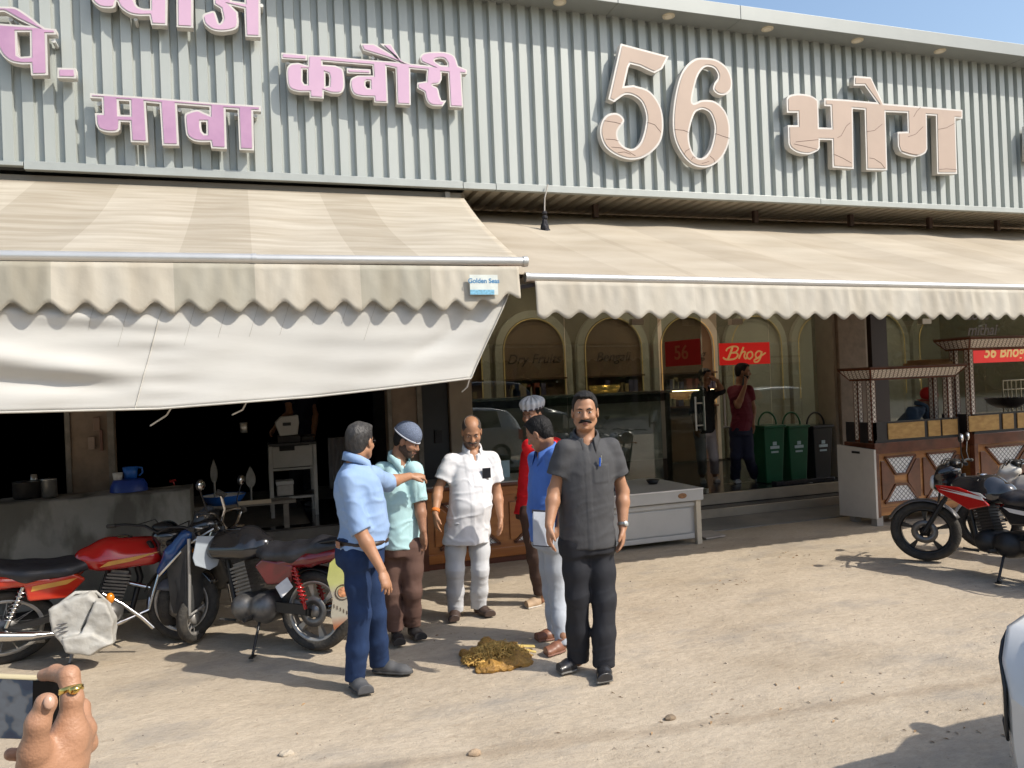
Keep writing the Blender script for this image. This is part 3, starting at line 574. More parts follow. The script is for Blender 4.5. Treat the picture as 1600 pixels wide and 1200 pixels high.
pyaj=[[(590,70),(590,-300),(730,-300),(730,205),(600,200),(585,128,S1),(500,128,S1),(420,110,S1),(350,60,S1),(322,10,S1),(300,62,S1),(200,62,S1),(140,25,S1),(110,-20,S1),(100,-300),(240,-300),(470,-300),(465,0,S1),(490,50,S1),(540,70,S1)],[(800,-300),(935,-300),(940,225),(805,218)],[(1480,-300),(1482,300),(1360,295),(1350,70),(1245,45),(1300,100,S1),(1305,190,S1),(1280,235,S1),(1190,255,S1),(1100,245,S1),(1035,200,S1),(1015,150,S1),(1018,118,S1),(1060,98,S1),(1110,92,S1),(1135,150,S1),(1150,188,S1),(1175,150,S1),(1160,70,S1),(1105,35),(1100,-10),(1250,-60),(1250,5),(1352,20),(1350,-300)]]
sign('light pink Hindi word sign cut by the top edge',[[l] for l in pyaj],(120,0),5.161,pink2,studs=[(470,140),(1490,30)],border=.019)
sign('far right rounded cut-out sign piece at the end of the fascia',[[[(1606,195),(1660,195),(1660,250),(1606,250)]]],(0,0),1,peach)
# ================================================================ AWNINGS
def canvas(name,c1,c2,bounds,org_x,rough=.85,trans=.22,streak=(2,14,2),dust=.35):
    # cloth made of sewn-in lengths: bounds are the x positions (world) where the two colours change
    m=bpy.data.materials.new(name); m.use_nodes=True; n=m.node_tree; L=n.links; b=n.nodes['Principled BSDF']; b.inputs['Roughness'].default_value=rough; b.inputs['Specular IOR Level'].default_value=.25
    tc=n.nodes.new('ShaderNodeTexCoord'); sx=n.nodes.new('ShaderNodeSeparateXYZ'); L.new(tc.outputs['Object'],sx.inputs[0])
    cr=n.nodes.new('ShaderNodeValToRGB'); cr.color_ramp.interpolation='CONSTANT'; mr=n.nodes.new('ShaderNodeMapRange'); lo,hi=bounds[0]-1,bounds[-1]+1
    mr.inputs[1].default_value=lo; mr.inputs[2].default_value=hi; L.new(sx.outputs[0],mr.inputs[0]); L.new(mr.outputs[0],cr.inputs[0])
    cr.color_ramp.elements[0].position=0; cr.color_ramp.elements[0].color=(*c1,1); cr.color_ramp.elements.remove(cr.color_ramp.elements[1])
    for i,x in enumerate(bounds):
        e=cr.color_ramp.elements.new((x-lo)/(hi-lo)); e.color=(*(c2 if i%2==0 else c1),1)
    mp=n.nodes.new('ShaderNodeMapping'); mp.inputs['Scale'].default_value=streak; L.new(tc.outputs['Object'],mp.inputs[0])
    nz=n.nodes.new('ShaderNodeTexNoise'); nz.inputs['Scale'].default_value=.7; nz.inputs['Detail'].default_value=6; L.new(mp.outputs[0],nz.inputs[0])
    rp=n.nodes.new('ShaderNodeValToRGB'); rp.color_ramp.elements[0].position=.35; rp.color_ramp.elements[1].position=.68; rp.color_ramp.elements[0].color=(.72,.66,.58,1); rp.color_ramp.elements[1].color=(1.08,1.07,1.06,1); L.new(nz.outputs[0],rp.inputs[0])
    mx=n.nodes.new('ShaderNodeMix'); mx.data_type='RGBA'; mx.blend_type='MULTIPLY'; mx.inputs[0].default_value=dust; L.new(cr.outputs[0],mx.inputs[6]); L.new(rp.outputs[0],mx.inputs[7]); L.new(mx.outputs[2],b.inputs['Base Color'])
    n2=n.nodes.new('ShaderNodeTexNoise'); n2.inputs['Scale'].default_value=3.5; n2.inputs['Detail'].default_value=5; L.new(tc.outputs['Object'],n2.inputs[0]); bp=n.nodes.new('ShaderNodeBump'); bp.inputs['Strength'].default_value=.25; bp.inputs['Distance'].default_value=.05; L.new(n2.outputs[0],bp.inputs['Height']); L.new(bp.outputs[0],b.inputs['Normal'])
    tr=n.nodes.new('ShaderNodeBsdfTranslucent'); L.new(mx.outputs[2],tr.inputs[0]); ms=n.nodes.new('ShaderNodeMixShader'); ms.inputs[0].default_value=trans; L.new(b.outputs[0],ms.inputs[1]); L.new(tr.outputs[0],ms.inputs[2]); L.new(ms.outputs[0],n.nodes['Material Output'].inputs[0])
    return m
barm=mk('awning_bar',(.62,.61,.58),.32,.55,var=.08,vs=4)
BYL,BZL=5.40,2.72; TYL,TZL=8.05,3.865
ybot=BYL
bl=[at(*p,BYL)[0] for p in ((-120,395),(80,392),(270,392),(390,394),(551,398),(655,397))]
bl=[-5.2,-4.4,-3.4]+bl
mL=canvas('awning_cloth_left',(.475,.43,.35),(.54,.495,.41),bl,0,trans=.2,dust=.6)
AL=wthing('awning','wide cream striped awning on the left with a hanging cloth sheet','awning',(0,8.05,3.86))
P=[]
for i in range(121):
    x=-6+(2.25+6)*i/120; row=[]
    for j in range(25):
        t=j/24; xx=x+(1.93-2.25)*t*max(0,(x+1)/3.25) if x>-1 else x
        y=TYL+(BYL-TYL)*t; z=TZL+(BZL+.02-TZL)*t-.05*math.sin(math.pi*t)+.010*math.sin(x*2.3+4*t)*math.sin(math.pi*t)+.006*math.sin(x*7.1+2*t)*math.sin(math.pi*t)
        row.append((xx,y,z))
    P.append(row)
mb=MB(); mb.grid(P); mb.build('canopy',mL,AL,solid=.004)
mb=MB(); mb.tube([V(-6,BYL,BZL),V(.05,BYL,BZL+.005)],.036,14); mb.tube([V(.05,BYL,BZL+.003),V(1.96,BYL,BZL+.012)],.034,14); mb.tube([V(1.94,BYL,BZL+.012),V(1.975,BYL,BZL+.012)],.04,14); mb.tube([V(.035,BYL,BZL+.005),V(.065,BYL,BZL+.005)],.039,14); mb.build('front_bar',barm,AL)
def valance(x0,x1,ytop,ztop,h,per,amp,mat,name,parent,lean=-.02,wav=.0055,seed=1,lift=None,ph=0.):
    P=[]; n=int((x1-x0)/.02)
    for i in range(n+1):
        x=x0+(x1-x0)*i/n; row=[]
        for j in range(9):
            t=j/8; zt=ztop(x); hb=h-amp*math.cos(2*math.pi*(x-ph)/per)
            if lift: hb=hb*(1-lift(x))
            z=zt-hb*t; y=ytop+lean*t+wav*t*math.sin(x*13+seed)+wav*.8*t*math.sin(x*31+seed*2)+.004*math.sin(math.pi*min(1,t*1.6))*math.sin(x*47+seed+3*math.sin(x*5))
            row.append((x,y,z))
        P.append(row)
    mb=MB(); mb.grid(P); return mb.build(name,mat,parent,solid=.003)
bv=[at(*p,BYL-.02)[0] for p in ((-100,440),(80,440),(267,440),(396,440),(557,440),(670,440))]
mV=canvas('valance_left',(.42,.40,.335),(.535,.50,.425),[-5.2,-4.4,-3.4]+bv,0,trans=.12,streak=(9,2,1.5),dust=.5)
valance(-6,1.90,BYL-.02,lambda x:BZL-.03,.29,.1965,.037,mV,'valance',AL,lift=lambda x:max(0,(x-1.55)/.35)*.28 if x>1.55 else 0,ph=at(135,470,BYL)[0])
# hanging sheet
mS=mk('white_sheet',(.66,.65,.615),.9,var=.05,vs=2,tint=(.58,.565,.525),bump=.12,bs=9,stretch=(.4,1,1.6),trans=.15)
P=[]
for i in range(160):
    u=i/159; row=[]
    for j in range(40):
        t=j/39
        xr=1.86+(1.52-1.86)*t; x=-6+(xr+6)*u
        zb=np.interp(x,[-6,-1.5,-.56,.4,.9,1.52],[1.80,1.785,1.765,1.80,1.835,1.885]); zt=2.62 if u<.97 else 2.62-.06*(u-.97)/.03
        z=zt+(zb-zt)*t
        y=5.405+.10*t*t*math.sin(math.pi*min(1,max(0,(x+2.2)/3.9)))*-.6+.05*t
        f1=math.exp(-((z-(2.12-.17*(x+1.5)))/.07)**2)*max(0,min(1,(-.55-x)/.5)); y+=-.045*f1
        f2=math.exp(-((z-(1.98-.10*(x+1.5)))/.05)**2)*max(0,min(1,(-.65-x)/.5)); y+=.035*f2
        f3=math.exp(-((z-(2.33-.10*(x+.8)))/.04)**2)*max(0,min(1,(-.5-x)/.4)); y+=-.02*f3
        y+=.006*math.sin(x*5+z*3)+.004*math.sin(x*11-z*17)+.0035*math.sin(z*38+2.2*math.sin(x*2.1)+x*1.3)*(.4+.6*math.sin(x*1.7)**2)+.0035*math.sin(z*60+x*2)*math.exp(-((x+.55)/.18)**2)
        y+=.02*math.exp(-((z-(2.45-.62*(1.75-x)))/.05)**2)*max(0,min(1,(x-.9)/.3))
        row.append((x,y,z))
    P.append(row)
mb=MB(); mb.grid(P); sh=mb.build('hanging_sheet',mS,AL,solid=.003)
mb=MB(); edge=[V(*r[-1])+V(0,-.004,-.004) for r in P]; mb.tube(edge,.007,6); edge=[V(*q)+V(0,-.004,0) for q in P[-1]]; mb.tube(edge,.006,6)
for xs_ in (-.56,): mb.tube([V(*P[int((xs_+6)/(7.7)*159)][j])+V(0,-.003,0) for j in range(2,40)],.0035,5)
mb.build('hem',mk('sheet_hem',(.50,.48,.43),.9),sh)
mb=MB()
for px in (155,205,305,355,405,455,497,540,590):
    i=int((at(px,520,5.5)[0]+6)/7.75*159); mb.tube([V(*P[i][j])+V(0,-.0022,0) for j in range(2,int(17+8*RNG.rand()))],.0012,4)
mb.build('stitch_lines',mk('sheet_stitch',(.42,.40,.36),.9),sh)
# maker's label sewn on the valance
a=at(732,430,5.36);b=at(777,461,5.36)
mb=MB(); mb.box(a[0],b[0],5.334,5.337,b[2],a[2]); lb=mb.build('cloth_label',mk('label_white',(.62,.66,.62),.6,var=.1,vs=20),AL)
textmesh('label_text','Golden Seas',.047,mk('label_blue',(.06,.22,.42),.6),((a[0]+b[0])/2,5.333,a[2]-.045),FACE,lb,ext=.0005,bold=.001)
mb=MB(); mb.box(a[0],b[0]-.03,5.332,5.334,b[2],b[2]+.035); mb.build('label_band',mk('label_cyan',(.18,.42,.58),.6,var=.3,vs=60),lb)
# cords under the sheet
for k,(p,q) in enumerate((((277,632),(235,665)),((390,629),(363,648)),((735,595),(722,612)))):
    a=at(*p,5.52);b=at(*q,5.62); mb=MB(); mb.tube([a+V(0,0,.04),(a*.6+b*.4)+V(0,0,-.015),b],.006,6); mb.build('tie_cord',mk('cord_white',(.6,.58,.54),.8),AL)
# right awning
BYR=5.5
def zr(x): return 2.632-.0135*(x-2)
AR=wthing('awning','long cream awning with scalloped valance over the glass front on the right','awning',(6,9.0,3.95))
br=[at(*p,BYR)[0] for p in ((1095,445),(1205,446),(1330,447),(1462,449),(1585,450))]; br=[2.9,3.45]+br+[7.9,8.6,9.3,10,10.7,11.4]
mRm=canvas('awning_cloth_right',(.48,.425,.34),(.52,.465,.375),br,0,trans=.15,streak=(1.2,3,2),dust=.55)
P=[]
for i in range(140):
    x=1.2+(11.4-1.2)*i/139; row=[]
    for j in range(25):
        t=j/24; y=9.0+(BYR-9.0)*t; z=3.965+(zr(x)+.02-3.965)*t-.03*math.sin(math.pi*t)+(.018*math.sin(x*1.7+1.5*t)+.012*math.sin(x*5.3+3*t)+.008*abs(math.sin(x*3.1-2*t)))*math.sin(math.pi*t)**.7
        row.append((x+.25*(1-t)*(x>6),y,z))
    P.append(row)
mb=MB(); mb.grid(P); mb.build('canopy',mRm,AR,solid=.004)
mb=MB(); mb.tube([V(2.0,BYR,zr(2)),V(6.5,BYR,zr(6.5)-.004),V(11.4,BYR,zr(11.4))],.033,14); mb.tube([V(1.99,BYR,zr(2)),V(2.02,BYR,zr(2))],.037,14); mb.build('front_bar',barm,AR)
mb=MB(); mb.bar(V(1.9,5.56,2.55),V(2.12,5.52,2.585),.03,.03); mb.bar(V(1.98,5.6,2.66),V(3.1,7.6,3.3),.035,.05); mb.build('folding_arm',mk('arm_dark',(.06,.045,.04),.5,.4),AR)
bw=[at(*p,BYR-.02)[0] for p in ((1095,470),(1225,470),(1322,470),(1430,470),(1515,470),(1575,470))]
mV2=canvas('valance_right',(.53,.495,.425),(.575,.54,.465),[2.9,3.4]+bw+[7.6,8.2,9,10,11],0,trans=.12,streak=(8,2,1.2),dust=.45)
valance(2.06,11.4,BYR-.02,lambda x:zr(x)-.03,.265,.1995,.026,mV2,'valance',AR,seed=4,wav=.004,ph=at(903,492,BYR)[0])
mb=MB()
for px in (1031,1193,1500):
    q=at(px,498,8.9); mb.box(q[0]-.09,q[0]+.09,9.5,9.6,q[2]-.02,q[2]+.06)
mb.build('glass_clamp',mk('clamp_metal',(.4,.34,.28),.4,.5),bld)
# hanging black charm below the fascia
c=at(853,345,7.9); ch=wthing('hanging_charm','black tassel charm hanging on a cord below the grey fascia','charm',c)
top=at(856,288,7.95); cx,cy=c[0],7.93
blk=mk('charm_black',(.018,.017,.022),.8,var=.4,vs=40,bump=.5,bs=80)
mb=MB(); mb.tube([V(top[0],7.95,top[2]),V(cx+.012,7.94,at(855,310,7.93)[2]),V(cx,cy,at(853,330,7.93)[2])],.008,8); mb.build('cord',mk('charm_cord',(.40,.37,.33),.8),ch)
mb=MB()
for py,r in ((333,.03),(340,.034),): mb.ell(V(cx,cy,at(853,py,7.93)[2]),r,r,r*.8,12)
mb.build('knot',blk,ch)
z0=at(853,374,7.93)[2]; z1=at(853,346,7.93)[2]
S=SDF((cx-.16,cy-.12,z0-.04),(cx+.17,cy+.12,z1+.04),.006); S.chain([(cx,cy,z1),(cx-.005,cy,(z0+z1)/2+.03),(cx+.01,cy,z0+.03)],[.03,.042,.062],.02); S.cone((cx-.07,cy,z0+.012),(cx+.1,cy,z0-.012),.026,.024,.02); S.disp(lambda P:.009*wob(P,(1,1,.4),110,3)); S.build('tassel',blk,ch)
# ================================================================ KITCHEN SIDE
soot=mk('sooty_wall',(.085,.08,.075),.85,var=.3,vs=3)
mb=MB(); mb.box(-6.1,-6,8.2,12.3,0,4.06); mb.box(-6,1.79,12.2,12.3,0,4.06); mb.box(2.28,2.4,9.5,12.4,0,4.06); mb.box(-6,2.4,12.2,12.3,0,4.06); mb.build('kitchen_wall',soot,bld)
mb=MB(); mb.box(13.9,14.2,9.75,13,0,4.06); mb.build('end_wall',inn,bld)
plm=mk('plinth_concrete',(.15,.135,.115),.7,var=.25,vs=4,bump=.2,bs=20)
mb=MB(); mb.box(-6,1.85,8.42,12.2,-.02,.42); mb.build('kitchen_plinth',plm,bld,bevel=.01)
mb=MB(); mb.box(-.58,1.85,8.40,8.6,.421,.437); mb.box(.55,1.85,8.6,10.5,.421,.435); mb.build('plinth_slab',mk('black_granite',(.02,.02,.022),.12,var=.3,vs=40),bld)
mb=MB(); mb.box(-.58,1.48,7.95,8.42,-.02,.14); mb.build('kitchen_step',plm,bld,bevel=.008)
cz=at(293,765,7.85)[2]
def conc():
    m=mk('stained_concrete',(.30,.285,.255),.85,var=.1,vs=2,bump=.3,bs=30,tint=(.22,.21,.19)); n=m.node_tree; L=n.links; b=n.nodes['Principled BSDF']
    src=b.inputs['Base Color'].links[0].from_socket; tc=n.nodes['Texture Coordinate']; mp=n.nodes.new('ShaderNodeMapping'); mp.inputs['Scale'].default_value=(1.3,1,.55); mp.inputs['Location'].default_value=(1.9,0,.3); L.new(tc.outputs['Object'],mp.inputs[0])
    z=n.nodes.new('ShaderNodeTexNoise'); z.inputs['Scale'].default_value=2.1; z.inputs['Detail'].default_value=5; L.new(mp.outputs[0],z.inputs[0]); r=n.nodes.new('ShaderNodeValToRGB'); r.color_ramp.elements[0].position=.47; r.color_ramp.elements[1].position=.56; r.color_ramp.elements[0].color=(1,1,1,1); r.color_ramp.elements[1].color=(.34,.33,.30,1); L.new(z.outputs[0],r.inputs[0])
    x=n.nodes.new('ShaderNodeMix'); x.data_type='RGBA'; x.blend_type='MULTIPLY'; x.inputs[0].default_value=.8; L.new(src,x.inputs[6]); L.new(r.outputs[0],x.inputs[7]); L.new(x.outputs[2],b.inputs['Base Color']); return m
S=[]
mb=MB(); n=60; 
P0=[]
for i in range(n+1):
    x=-6+(5.415)*i/n; z=cz+.006*math.sin(x*9)+.004*math.sin(x*23+1)-.004
    P0.append([(x,7.85,-.02),(x,7.85,z*.5),(x,7.85,z-.012),(x,7.862,z),(x,8.34,z+.004),(x,8.34,-.02)])
mb.grid(P0,smooth=False); mb.add([P0[-1][k] for k in (0,2,3,4,5)],[(0,1,2,3,4)])
o=mb.build('concrete_counter',conc()); tag(o,'stained grey concrete masonry counter behind the red motorcycle','counter')
steel=mk('worn_steel',(.42,.42,.41),.3,.85,var=.15,vs=12); dksteel=mk('blackened_steel',(.035,.033,.033),.5,.5,var=.3,vs=9)
blue=mk('blue_plastic',(.012,.045,.28),.4,var=.12,vs=6); blue2=mk('bright_blue_plastic',(.02,.13,.50),.35,var=.08,vs=8); whitep=mk('white_plastic',(.58,.58,.56),.45,var=.06,vs=9)
def lat(name,label,cat,px,py,Y,prof,mat,part='body',n=24,extra=None,z=None,group=None):
    c=at(px,py,Y); zz=c[2] if z is None else z; r=wthing(name,label,cat,(c[0],Y,zz),group); mb=MB(); mb.lathe(prof,n,lambda q:V(c[0],Y,zz)+q); o=mb.build(part,mat,r)
    if extra: extra(r,V(c[0],Y,zz),o)
    return r
ct=cz+.002
lat('cooking_pot','blackened cooking pot on the concrete counter beside the steel canister','pot',45,778,8.12,[(.001,0),(.11,0),(.125,.02),(.125,.15),(.13,.155),(.12,.15),(.11,.02),(.001,.015)],dksteel,z=ct,extra=lambda r,c,o:MB().lathe([(.001,.165),(.06,.16),(.128,.157)],24,lambda q:c+q).build('lid',steel,r))
lat('steel_canister','shiny steel canister on the concrete counter beside the black pot','canister',77,775,8.08,[(.001,0),(.06,0),(.066,.01),(.066,.16),(.07,.165),(.066,.17),(.02,.175),(.001,.178)],steel,z=ct)
lat('steel_cup','small upturned steel cup on the lid of the black pot','cup',53,752,8.12,[(.03,0),(.026,.05),(.001,.052)],steel,z=ct+.166)
lat('blue_tub','upturned dark blue plastic tub on the concrete counter by the pillar','tub',202,770,8.12,[(.165,0),(.16,.05),(.135,.10),(.128,.11),(.05,.115),(.001,.116)],blue,z=ct)
def hnd(r,c,o):
    mb=MB(); mb.tube([c+V(.065,0,.10),c+V(.10,0,.095),c+V(.105,0,.05),c+V(.075,0,.02)],.009,8); mb.build('handle',blue2,r)
lat('plastic_mug','bright blue plastic mug with handle on the dark blue tub','mug',204,746,8.12,[(.001,0),(.055,0),(.066,.11),(.062,.11),(.05,.005)],blue2,z=ct+.116,extra=hnd)
lat('plastic_cup','small white plastic cup on the dark blue tub beside the mug','cup',184,747,8.07,[(.001,0),(.036,0),(.045,.065),(.042,.065),(.032,.005)],whitep,z=ct+.116)
# plank table with basin
tz=at(390,784,8.55)[2]
tb=wthing('plank_table','rough plank table in the kitchen opening carrying the blue basin','table',(.1,8.6,.42))
woodg=mk('grey_plank',(.20,.175,.145),.75,var=.3,vs=5,stretch=(.3,3,3),bump=.2,bs=20)
xa=at(297,785,8.55)[0];xb=at(462,785,8.55)[0]
mb=MB()
for k in range(3): mb.box(xa-.0+.02*k,xb-.03*k,8.44+.1*k,8.535+.1*k,tz-.035,tz-.003*k)
mb.build('table_top',woodg,tb,bevel=.004)
a=at(372,788,8.43);b=at(424,787,8.43); mb=MB(); mb.box(a[0],b[0],8.42,8.439,a[2]-.012,a[2]+.028); mb.build('sunlit_strip',mk('sunlit_wood',(.46,.38,.27),.7,var=.15,vs=5),tb)  # sunlit stretch of the whitish table edge, painted as a paler board
for x in (xa+.08,xb-.1):
    for y in (8.48,8.68): mb=MB(); mb.box(x-.025,x+.025,y-.025,y+.025,.42,tz-.035); mb.build('leg',woodg,tb)
def inner(r,c,o): MB().lathe([(.001,.012),(.15,.014),(.2,.085),(.206,.088)],28,lambda q:c+q).build('white_lining',whitep,r)
lat('basin','wide blue enamel basin with white lining on the plank table','basin',350,779,8.56,[(.001,0),(.15,0),(.19,.05),(.215,.09),(.221,.096),(.206,.09)],blue2,z=tz,extra=inner)
def skimmer(px,py,top,Y,label,hw):
    c=at(px,py,Y); t=at(px,top,Y); r=wthing('skimmer',label,'skimmer',(c[0],Y,c[2])); h=t[2]-c[2]
    P=[(math.sin(math.pi*min(1,(k/12))**.8)*hw*(1 if k else .3),c[2]+h*(.38+.62*k/12)) for k in range(13)]
    mb=MB(); poly=[(c[0]+x,z) for x,z in P]+[(c[0]-x,z) for x,z in P[::-1]]; mb.prism(poly,lambda p:V(p[0],Y-.004,p[1]),lambda p:V(p[0],Y+.004,p[1])); mb.build('blade',mk('grey_metal_dull',(.25,.24,.22),.5,.4,var=.2,vs=8),r)
    mb=MB(); mb.tube([V(c[0],Y,c[2]),V(c[0],Y,c[2]+h*.45)],.012,8); mb.build('handle',MATS['grey_metal_dull'],r)
skimmer(336,782,717,8.62,'leaf shaped skimmer standing upright behind the blue basin',.035); skimmer(393,786,728,8.62,'broad leaf shaped skimmer standing to the right of the basin',.05)
# steel stand with machine
SY=9.2; gx=lambda px:at(px,740,SY)[0]; gz=lambda py,px=455:at(px,py,SY)[2]
st=wthing('steel_stand','grey steel kitchen stand with drawer front and lower shelf','stand',(gx(458),SY+.3,.436)); lt=mk('light_steel_panel',(.42,.41,.38),.45,.3,var=.1,vs=6)
for px in (424,493):
    for dy in (0,.5): mb=MB(); mb.box(gx(px)-.02,gx(px)+.02,SY+dy,SY+dy+.04,.436,gz(694)); mb.build('leg',lt,st)
mb=MB(); mb.box(gx(427),gx(490),SY+.01,SY+.03,gz(730),gz(697)); mb.build('drawer_front',lt,st,bevel=.004)
mb=MB(); mb.box(gx(438),gx(462),SY+.0,SY+.012,gz(704),gz(697)); mb.build('drawer_notch',mk('notch_black',(.01,.01,.01),.8),st)
mb=MB(); mb.box(gx(422),gx(496),SY-.02,SY+.56,gz(696),gz(692)); mb.build('stand_top',mk('stand_top_dark',(.05,.05,.05),.4,.5),st)
for z in (gz(733),gz(778)): mb=MB(); mb.box(gx(426),gx(492),SY+.02,SY+.05,z-.012,z+.012); mb.build('rail',lt,st)
mb=MB(); mb.box(gx(424),gx(494),SY+.04,SY+.5,gz(779),gz(775)); mb.build('shelf',MATS['stand_top_dark'],st)
bx=wthing('steel_box','white and steel food box on the lower shelf of the stand','box',(gx(445),SY+.2,gz(775))); mb=MB(); mb.box(gx(432),gx(458),SY+.07,SY+.3,gz(775),gz(758)); mb.build('body',steel,bx,bevel=.006); mb=MB(); mb.box(gx(431),gx(459),SY+.06,SY+.31,gz(758),gz(752)); mb.build('lid',whitep,bx,bevel=.006)
wm=wthing('kitchen_machine','white kitchen machine with dark display on the steel stand','machine',(gx(453),SY+.2,gz(692)))
poly=[(433,660),(442,651),(470,649),(471,662),(468,680),(440,681)]; mb=MB(); mb.prism([(gx(p[0]),gz(p[1])) for p in poly],lambda p:V(p[0],SY+.05,p[1]),lambda p:V(p[0],SY+.32,p[1])); mb.build('housing',mk('white_enamel',(.55,.55,.53),.35,var=.06),wm,bevel=.01)
mb=MB(); mb.box(gx(445),gx(458),SY+.04,SY+.052,gz(665),gz(660)); mb.build('display',mk('display_black',(.02,.02,.02),.3),wm)
mb=MB(); mb.box(gx(436),gx(472),SY+.03,SY+.4,gz(692),gz(681)); mb.build('foot_tray',dksteel,wm,bevel=.006)
bo=wthing('gas_burner','black gas burner beside the white machine on the stand','burner',(gx(482),SY+.2,gz(692))); mb=MB(); mb.box(gx(474),gx(493),SY+.05,SY+.4,gz(692),gz(684)); mb.build('body',dksteel,bo,bevel=.006); mb=MB(); mb.lathe([(.09,0),(.09,.015),(.06,.02),(.02,.018)],20,lambda q:V(gx(484),SY+.2,gz(684))+q); mb.build('grate',dksteel,bo)
# hanging cloth, cup, red valve
c=at(528,683,9.6); P=[[(c[0]-.12+.24*i/16+.01*j/8*math.sin(i),9.6+.02*math.sin(i*1.1+j*.2),c[2]-.62*j/8) for j in range(9)] for i in range(17)]
mb=MB(); mb.grid(P); tag(mb.build('apron_cloth',mk('dim_cloth',(.24,.24,.25),.9,var=.1),solid=.006),'grey apron cloth hanging in the dark kitchen behind the pointing man','cloth')
lat('steel_tumbler','small shiny steel tumbler on a hook in the dark kitchen','tumbler',381,676,8.9,[(.001,0),(.035,0),(.042,.11),(.038,.11),(.03,.005)],mk('bright_tumbler',(.7,.7,.68),.25,.7))
mb=MB(); c=at(270,752,8.7); mb.tube([c+V(-.03,0,0),c+V(.03,0,.01)],.012,8); mb.tube([c,c+V(.02,0,-.06)],.009,8); tag(mb.build('gas_valve',mk('valve_red',(.45,.03,.03),.4)),'small red valve on a gas hose in the dark kitchen','valve')
# ================================================================ LATTICE FOOD COUNTERS
wood=mk('varnished_wood',(.36,.135,.032),.32,var=.28,vs=3,stretch=(.5,1,5),tint=(.24,.075,.018),coat=.25,bump=.04,bs=14); wooddk=mk('dark_walnut',(.10,.03,.015),.4,var=.3,vs=4,stretch=(.5,1,5),coat=.2)
wood2=mk('amber_wood',(.44,.20,.062),.22,var=.35,vs=2.6,stretch=(.6,1,5),tint=(.17,.055,.018),coat=.3); copper=mk('copper_brown',(.11,.035,.018),.25,var=.4,vs=5,coat=.5)
def lattice_mat(name,bgc,line,per,w):
    m=bpy.data.materials.new(name); m.use_nodes=True; n=m.node_tree; L=n.links; b=n.nodes['Principled BSDF']; b.inputs['Roughness'].default_value=.5
    tc=n.nodes.new('ShaderNodeTexCoord'); s=n.nodes.new('ShaderNodeSeparateXYZ'); L.new(tc.outputs['Object'],s.inputs[0])
    def M(op,a,c=None):
        q=n.nodes.new('ShaderNodeMath'); q.operation=op
        for i,v in enumerate((a,c)):
            if v is None: continue
            if hasattr(v,'links'): L.new(v,q.inputs[i])
            else: q.inputs[i].default_value=v
        return q.outputs[0]
    h=M('ADD',s.outputs[0],s.outputs[1]); outs=[]
    for op in ('ADD','SUBTRACT'):
        t=M('PINGPONG',M(op,h,M('MULTIPLY',s.outputs[2],1.1)),per); outs.append(M('LESS_THAN',t,w))
    f=M('MAXIMUM',outs[0],outs[1]); mx=n.nodes.new('ShaderNodeMix'); mx.data_type='RGBA'; L.new(f,mx.inputs[0]); mx.inputs[6].default_value=(*bgc,1); mx.inputs[7].default_value=(*line,1); L.new(mx.outputs[2],b.inputs['Base Color'])
    bp=n.nodes.new('ShaderNodeBump'); bp.inputs['Strength'].default_value=.6; bp.inputs['Distance'].default_value=.006; L.new(f,bp.inputs['Height']); L.new(bp.outputs[0],b.inputs['Normal']); return m
latw=lattice_mat('white_lattice',(.70,.70,.70),(.10,.10,.11),.032,.006); latc=lattice_mat('canopy_lattice',(.74,.68,.62),(.09,.05,.04),.030,.0062)
def xfront(root,x0,x1,z0,z1,y,nm,wm,trimm,latm,diamond=None):
    W=(x1-x0)/nm; h=z1-z0
    for i in range(nm):
        a=x0+W*i; T=lambda p,dy:V(a+p[0]*W,y-dy,z0+p[1]*h)
        for poly in ([(.14,.93),(.86,.93),(.62,.60),(.38,.60)],[(.10,.08),(.90,.08),(.64,.40),(.36,.40)]):
            mb=MB(); mb.prism(poly,lambda p:T(p,.0),lambda p:T(p,.006)); o=mb.build('lattice_panel',latm,root)
            mb=MB(); 
            for k in range(4): mb.bar(T(poly[k],.012),T(poly[(k+1)%4],.012),.022,.022,(0,1,0))
            mb.build('lattice_trim',trimm,o)
        for poly in ([(.12,.86),(.34,.56),(.34,.44),(.12,.14),(.04,.14),(.04,.86)],[(.88,.86),(.66,.56),(.66,.44),(.88,.14),(.96,.14),(.96,.86)]):
            mb=MB(); mb.prism(poly,lambda p:T(p,.001),lambda p:T(p,.016)); mb.build('shaped_board',wm if not isinstance(wm,tuple) else wm[1],root,bevel=.004)
        if diamond:
            poly=[(.5,.60),(.61,.5),(.5,.40),(.39,.5)]; poly=[(p[0]+.5,p[1]) for p in poly] if False else poly
            mb=MB(); mb.prism([(.5+(p[0]-.5)*1.2,p[1]) for p in poly],lambda p:T(p,.001),lambda p:T(p,.010)); mb.build('diamond_inlay',diamond,root)
wz=at(840,747,7.62)[2]
wc=wthing('serving_counter','orange brown wooden counter with lattice panels behind the man in white','counter',(2.4,7.95,0))
mb=MB(); mb.box(1.60,3.28,7.66,8.3,.05,wz-.05); mb.build('carcass',wood,wc,bevel=.006)
mb=MB(); mb.box(1.56,1.62,7.64,8.32,.0,wz-.03); mb.box(1.62,3.28,7.66,7.7,0,.06); mb.build('side_post',wooddk,wc)
mb=MB(); mb.box(1.62,3.28,7.645,7.66,.06,.155); mb.box(1.62,3.28,7.645,7.66,wz-.15,wz-.06); mb.build('rail',wood,wc,bevel=.004)
mb=MB(); mb.box(1.55,3.3,7.62,8.32,wz-.05,wz-.02); mb.build('counter_top',wooddk,wc,bevel=.004)
mb=MB(); mb.box(1.58,3.3,7.64,8.31,wz-.02,wz-.008); mb.build('steel_sheet',steel,wc)
xfront(wc,1.66,3.25,.155,wz-.15,7.66,2,wood,wooddk,latw,mk('inlay_grey',(.42,.38,.32),.5))
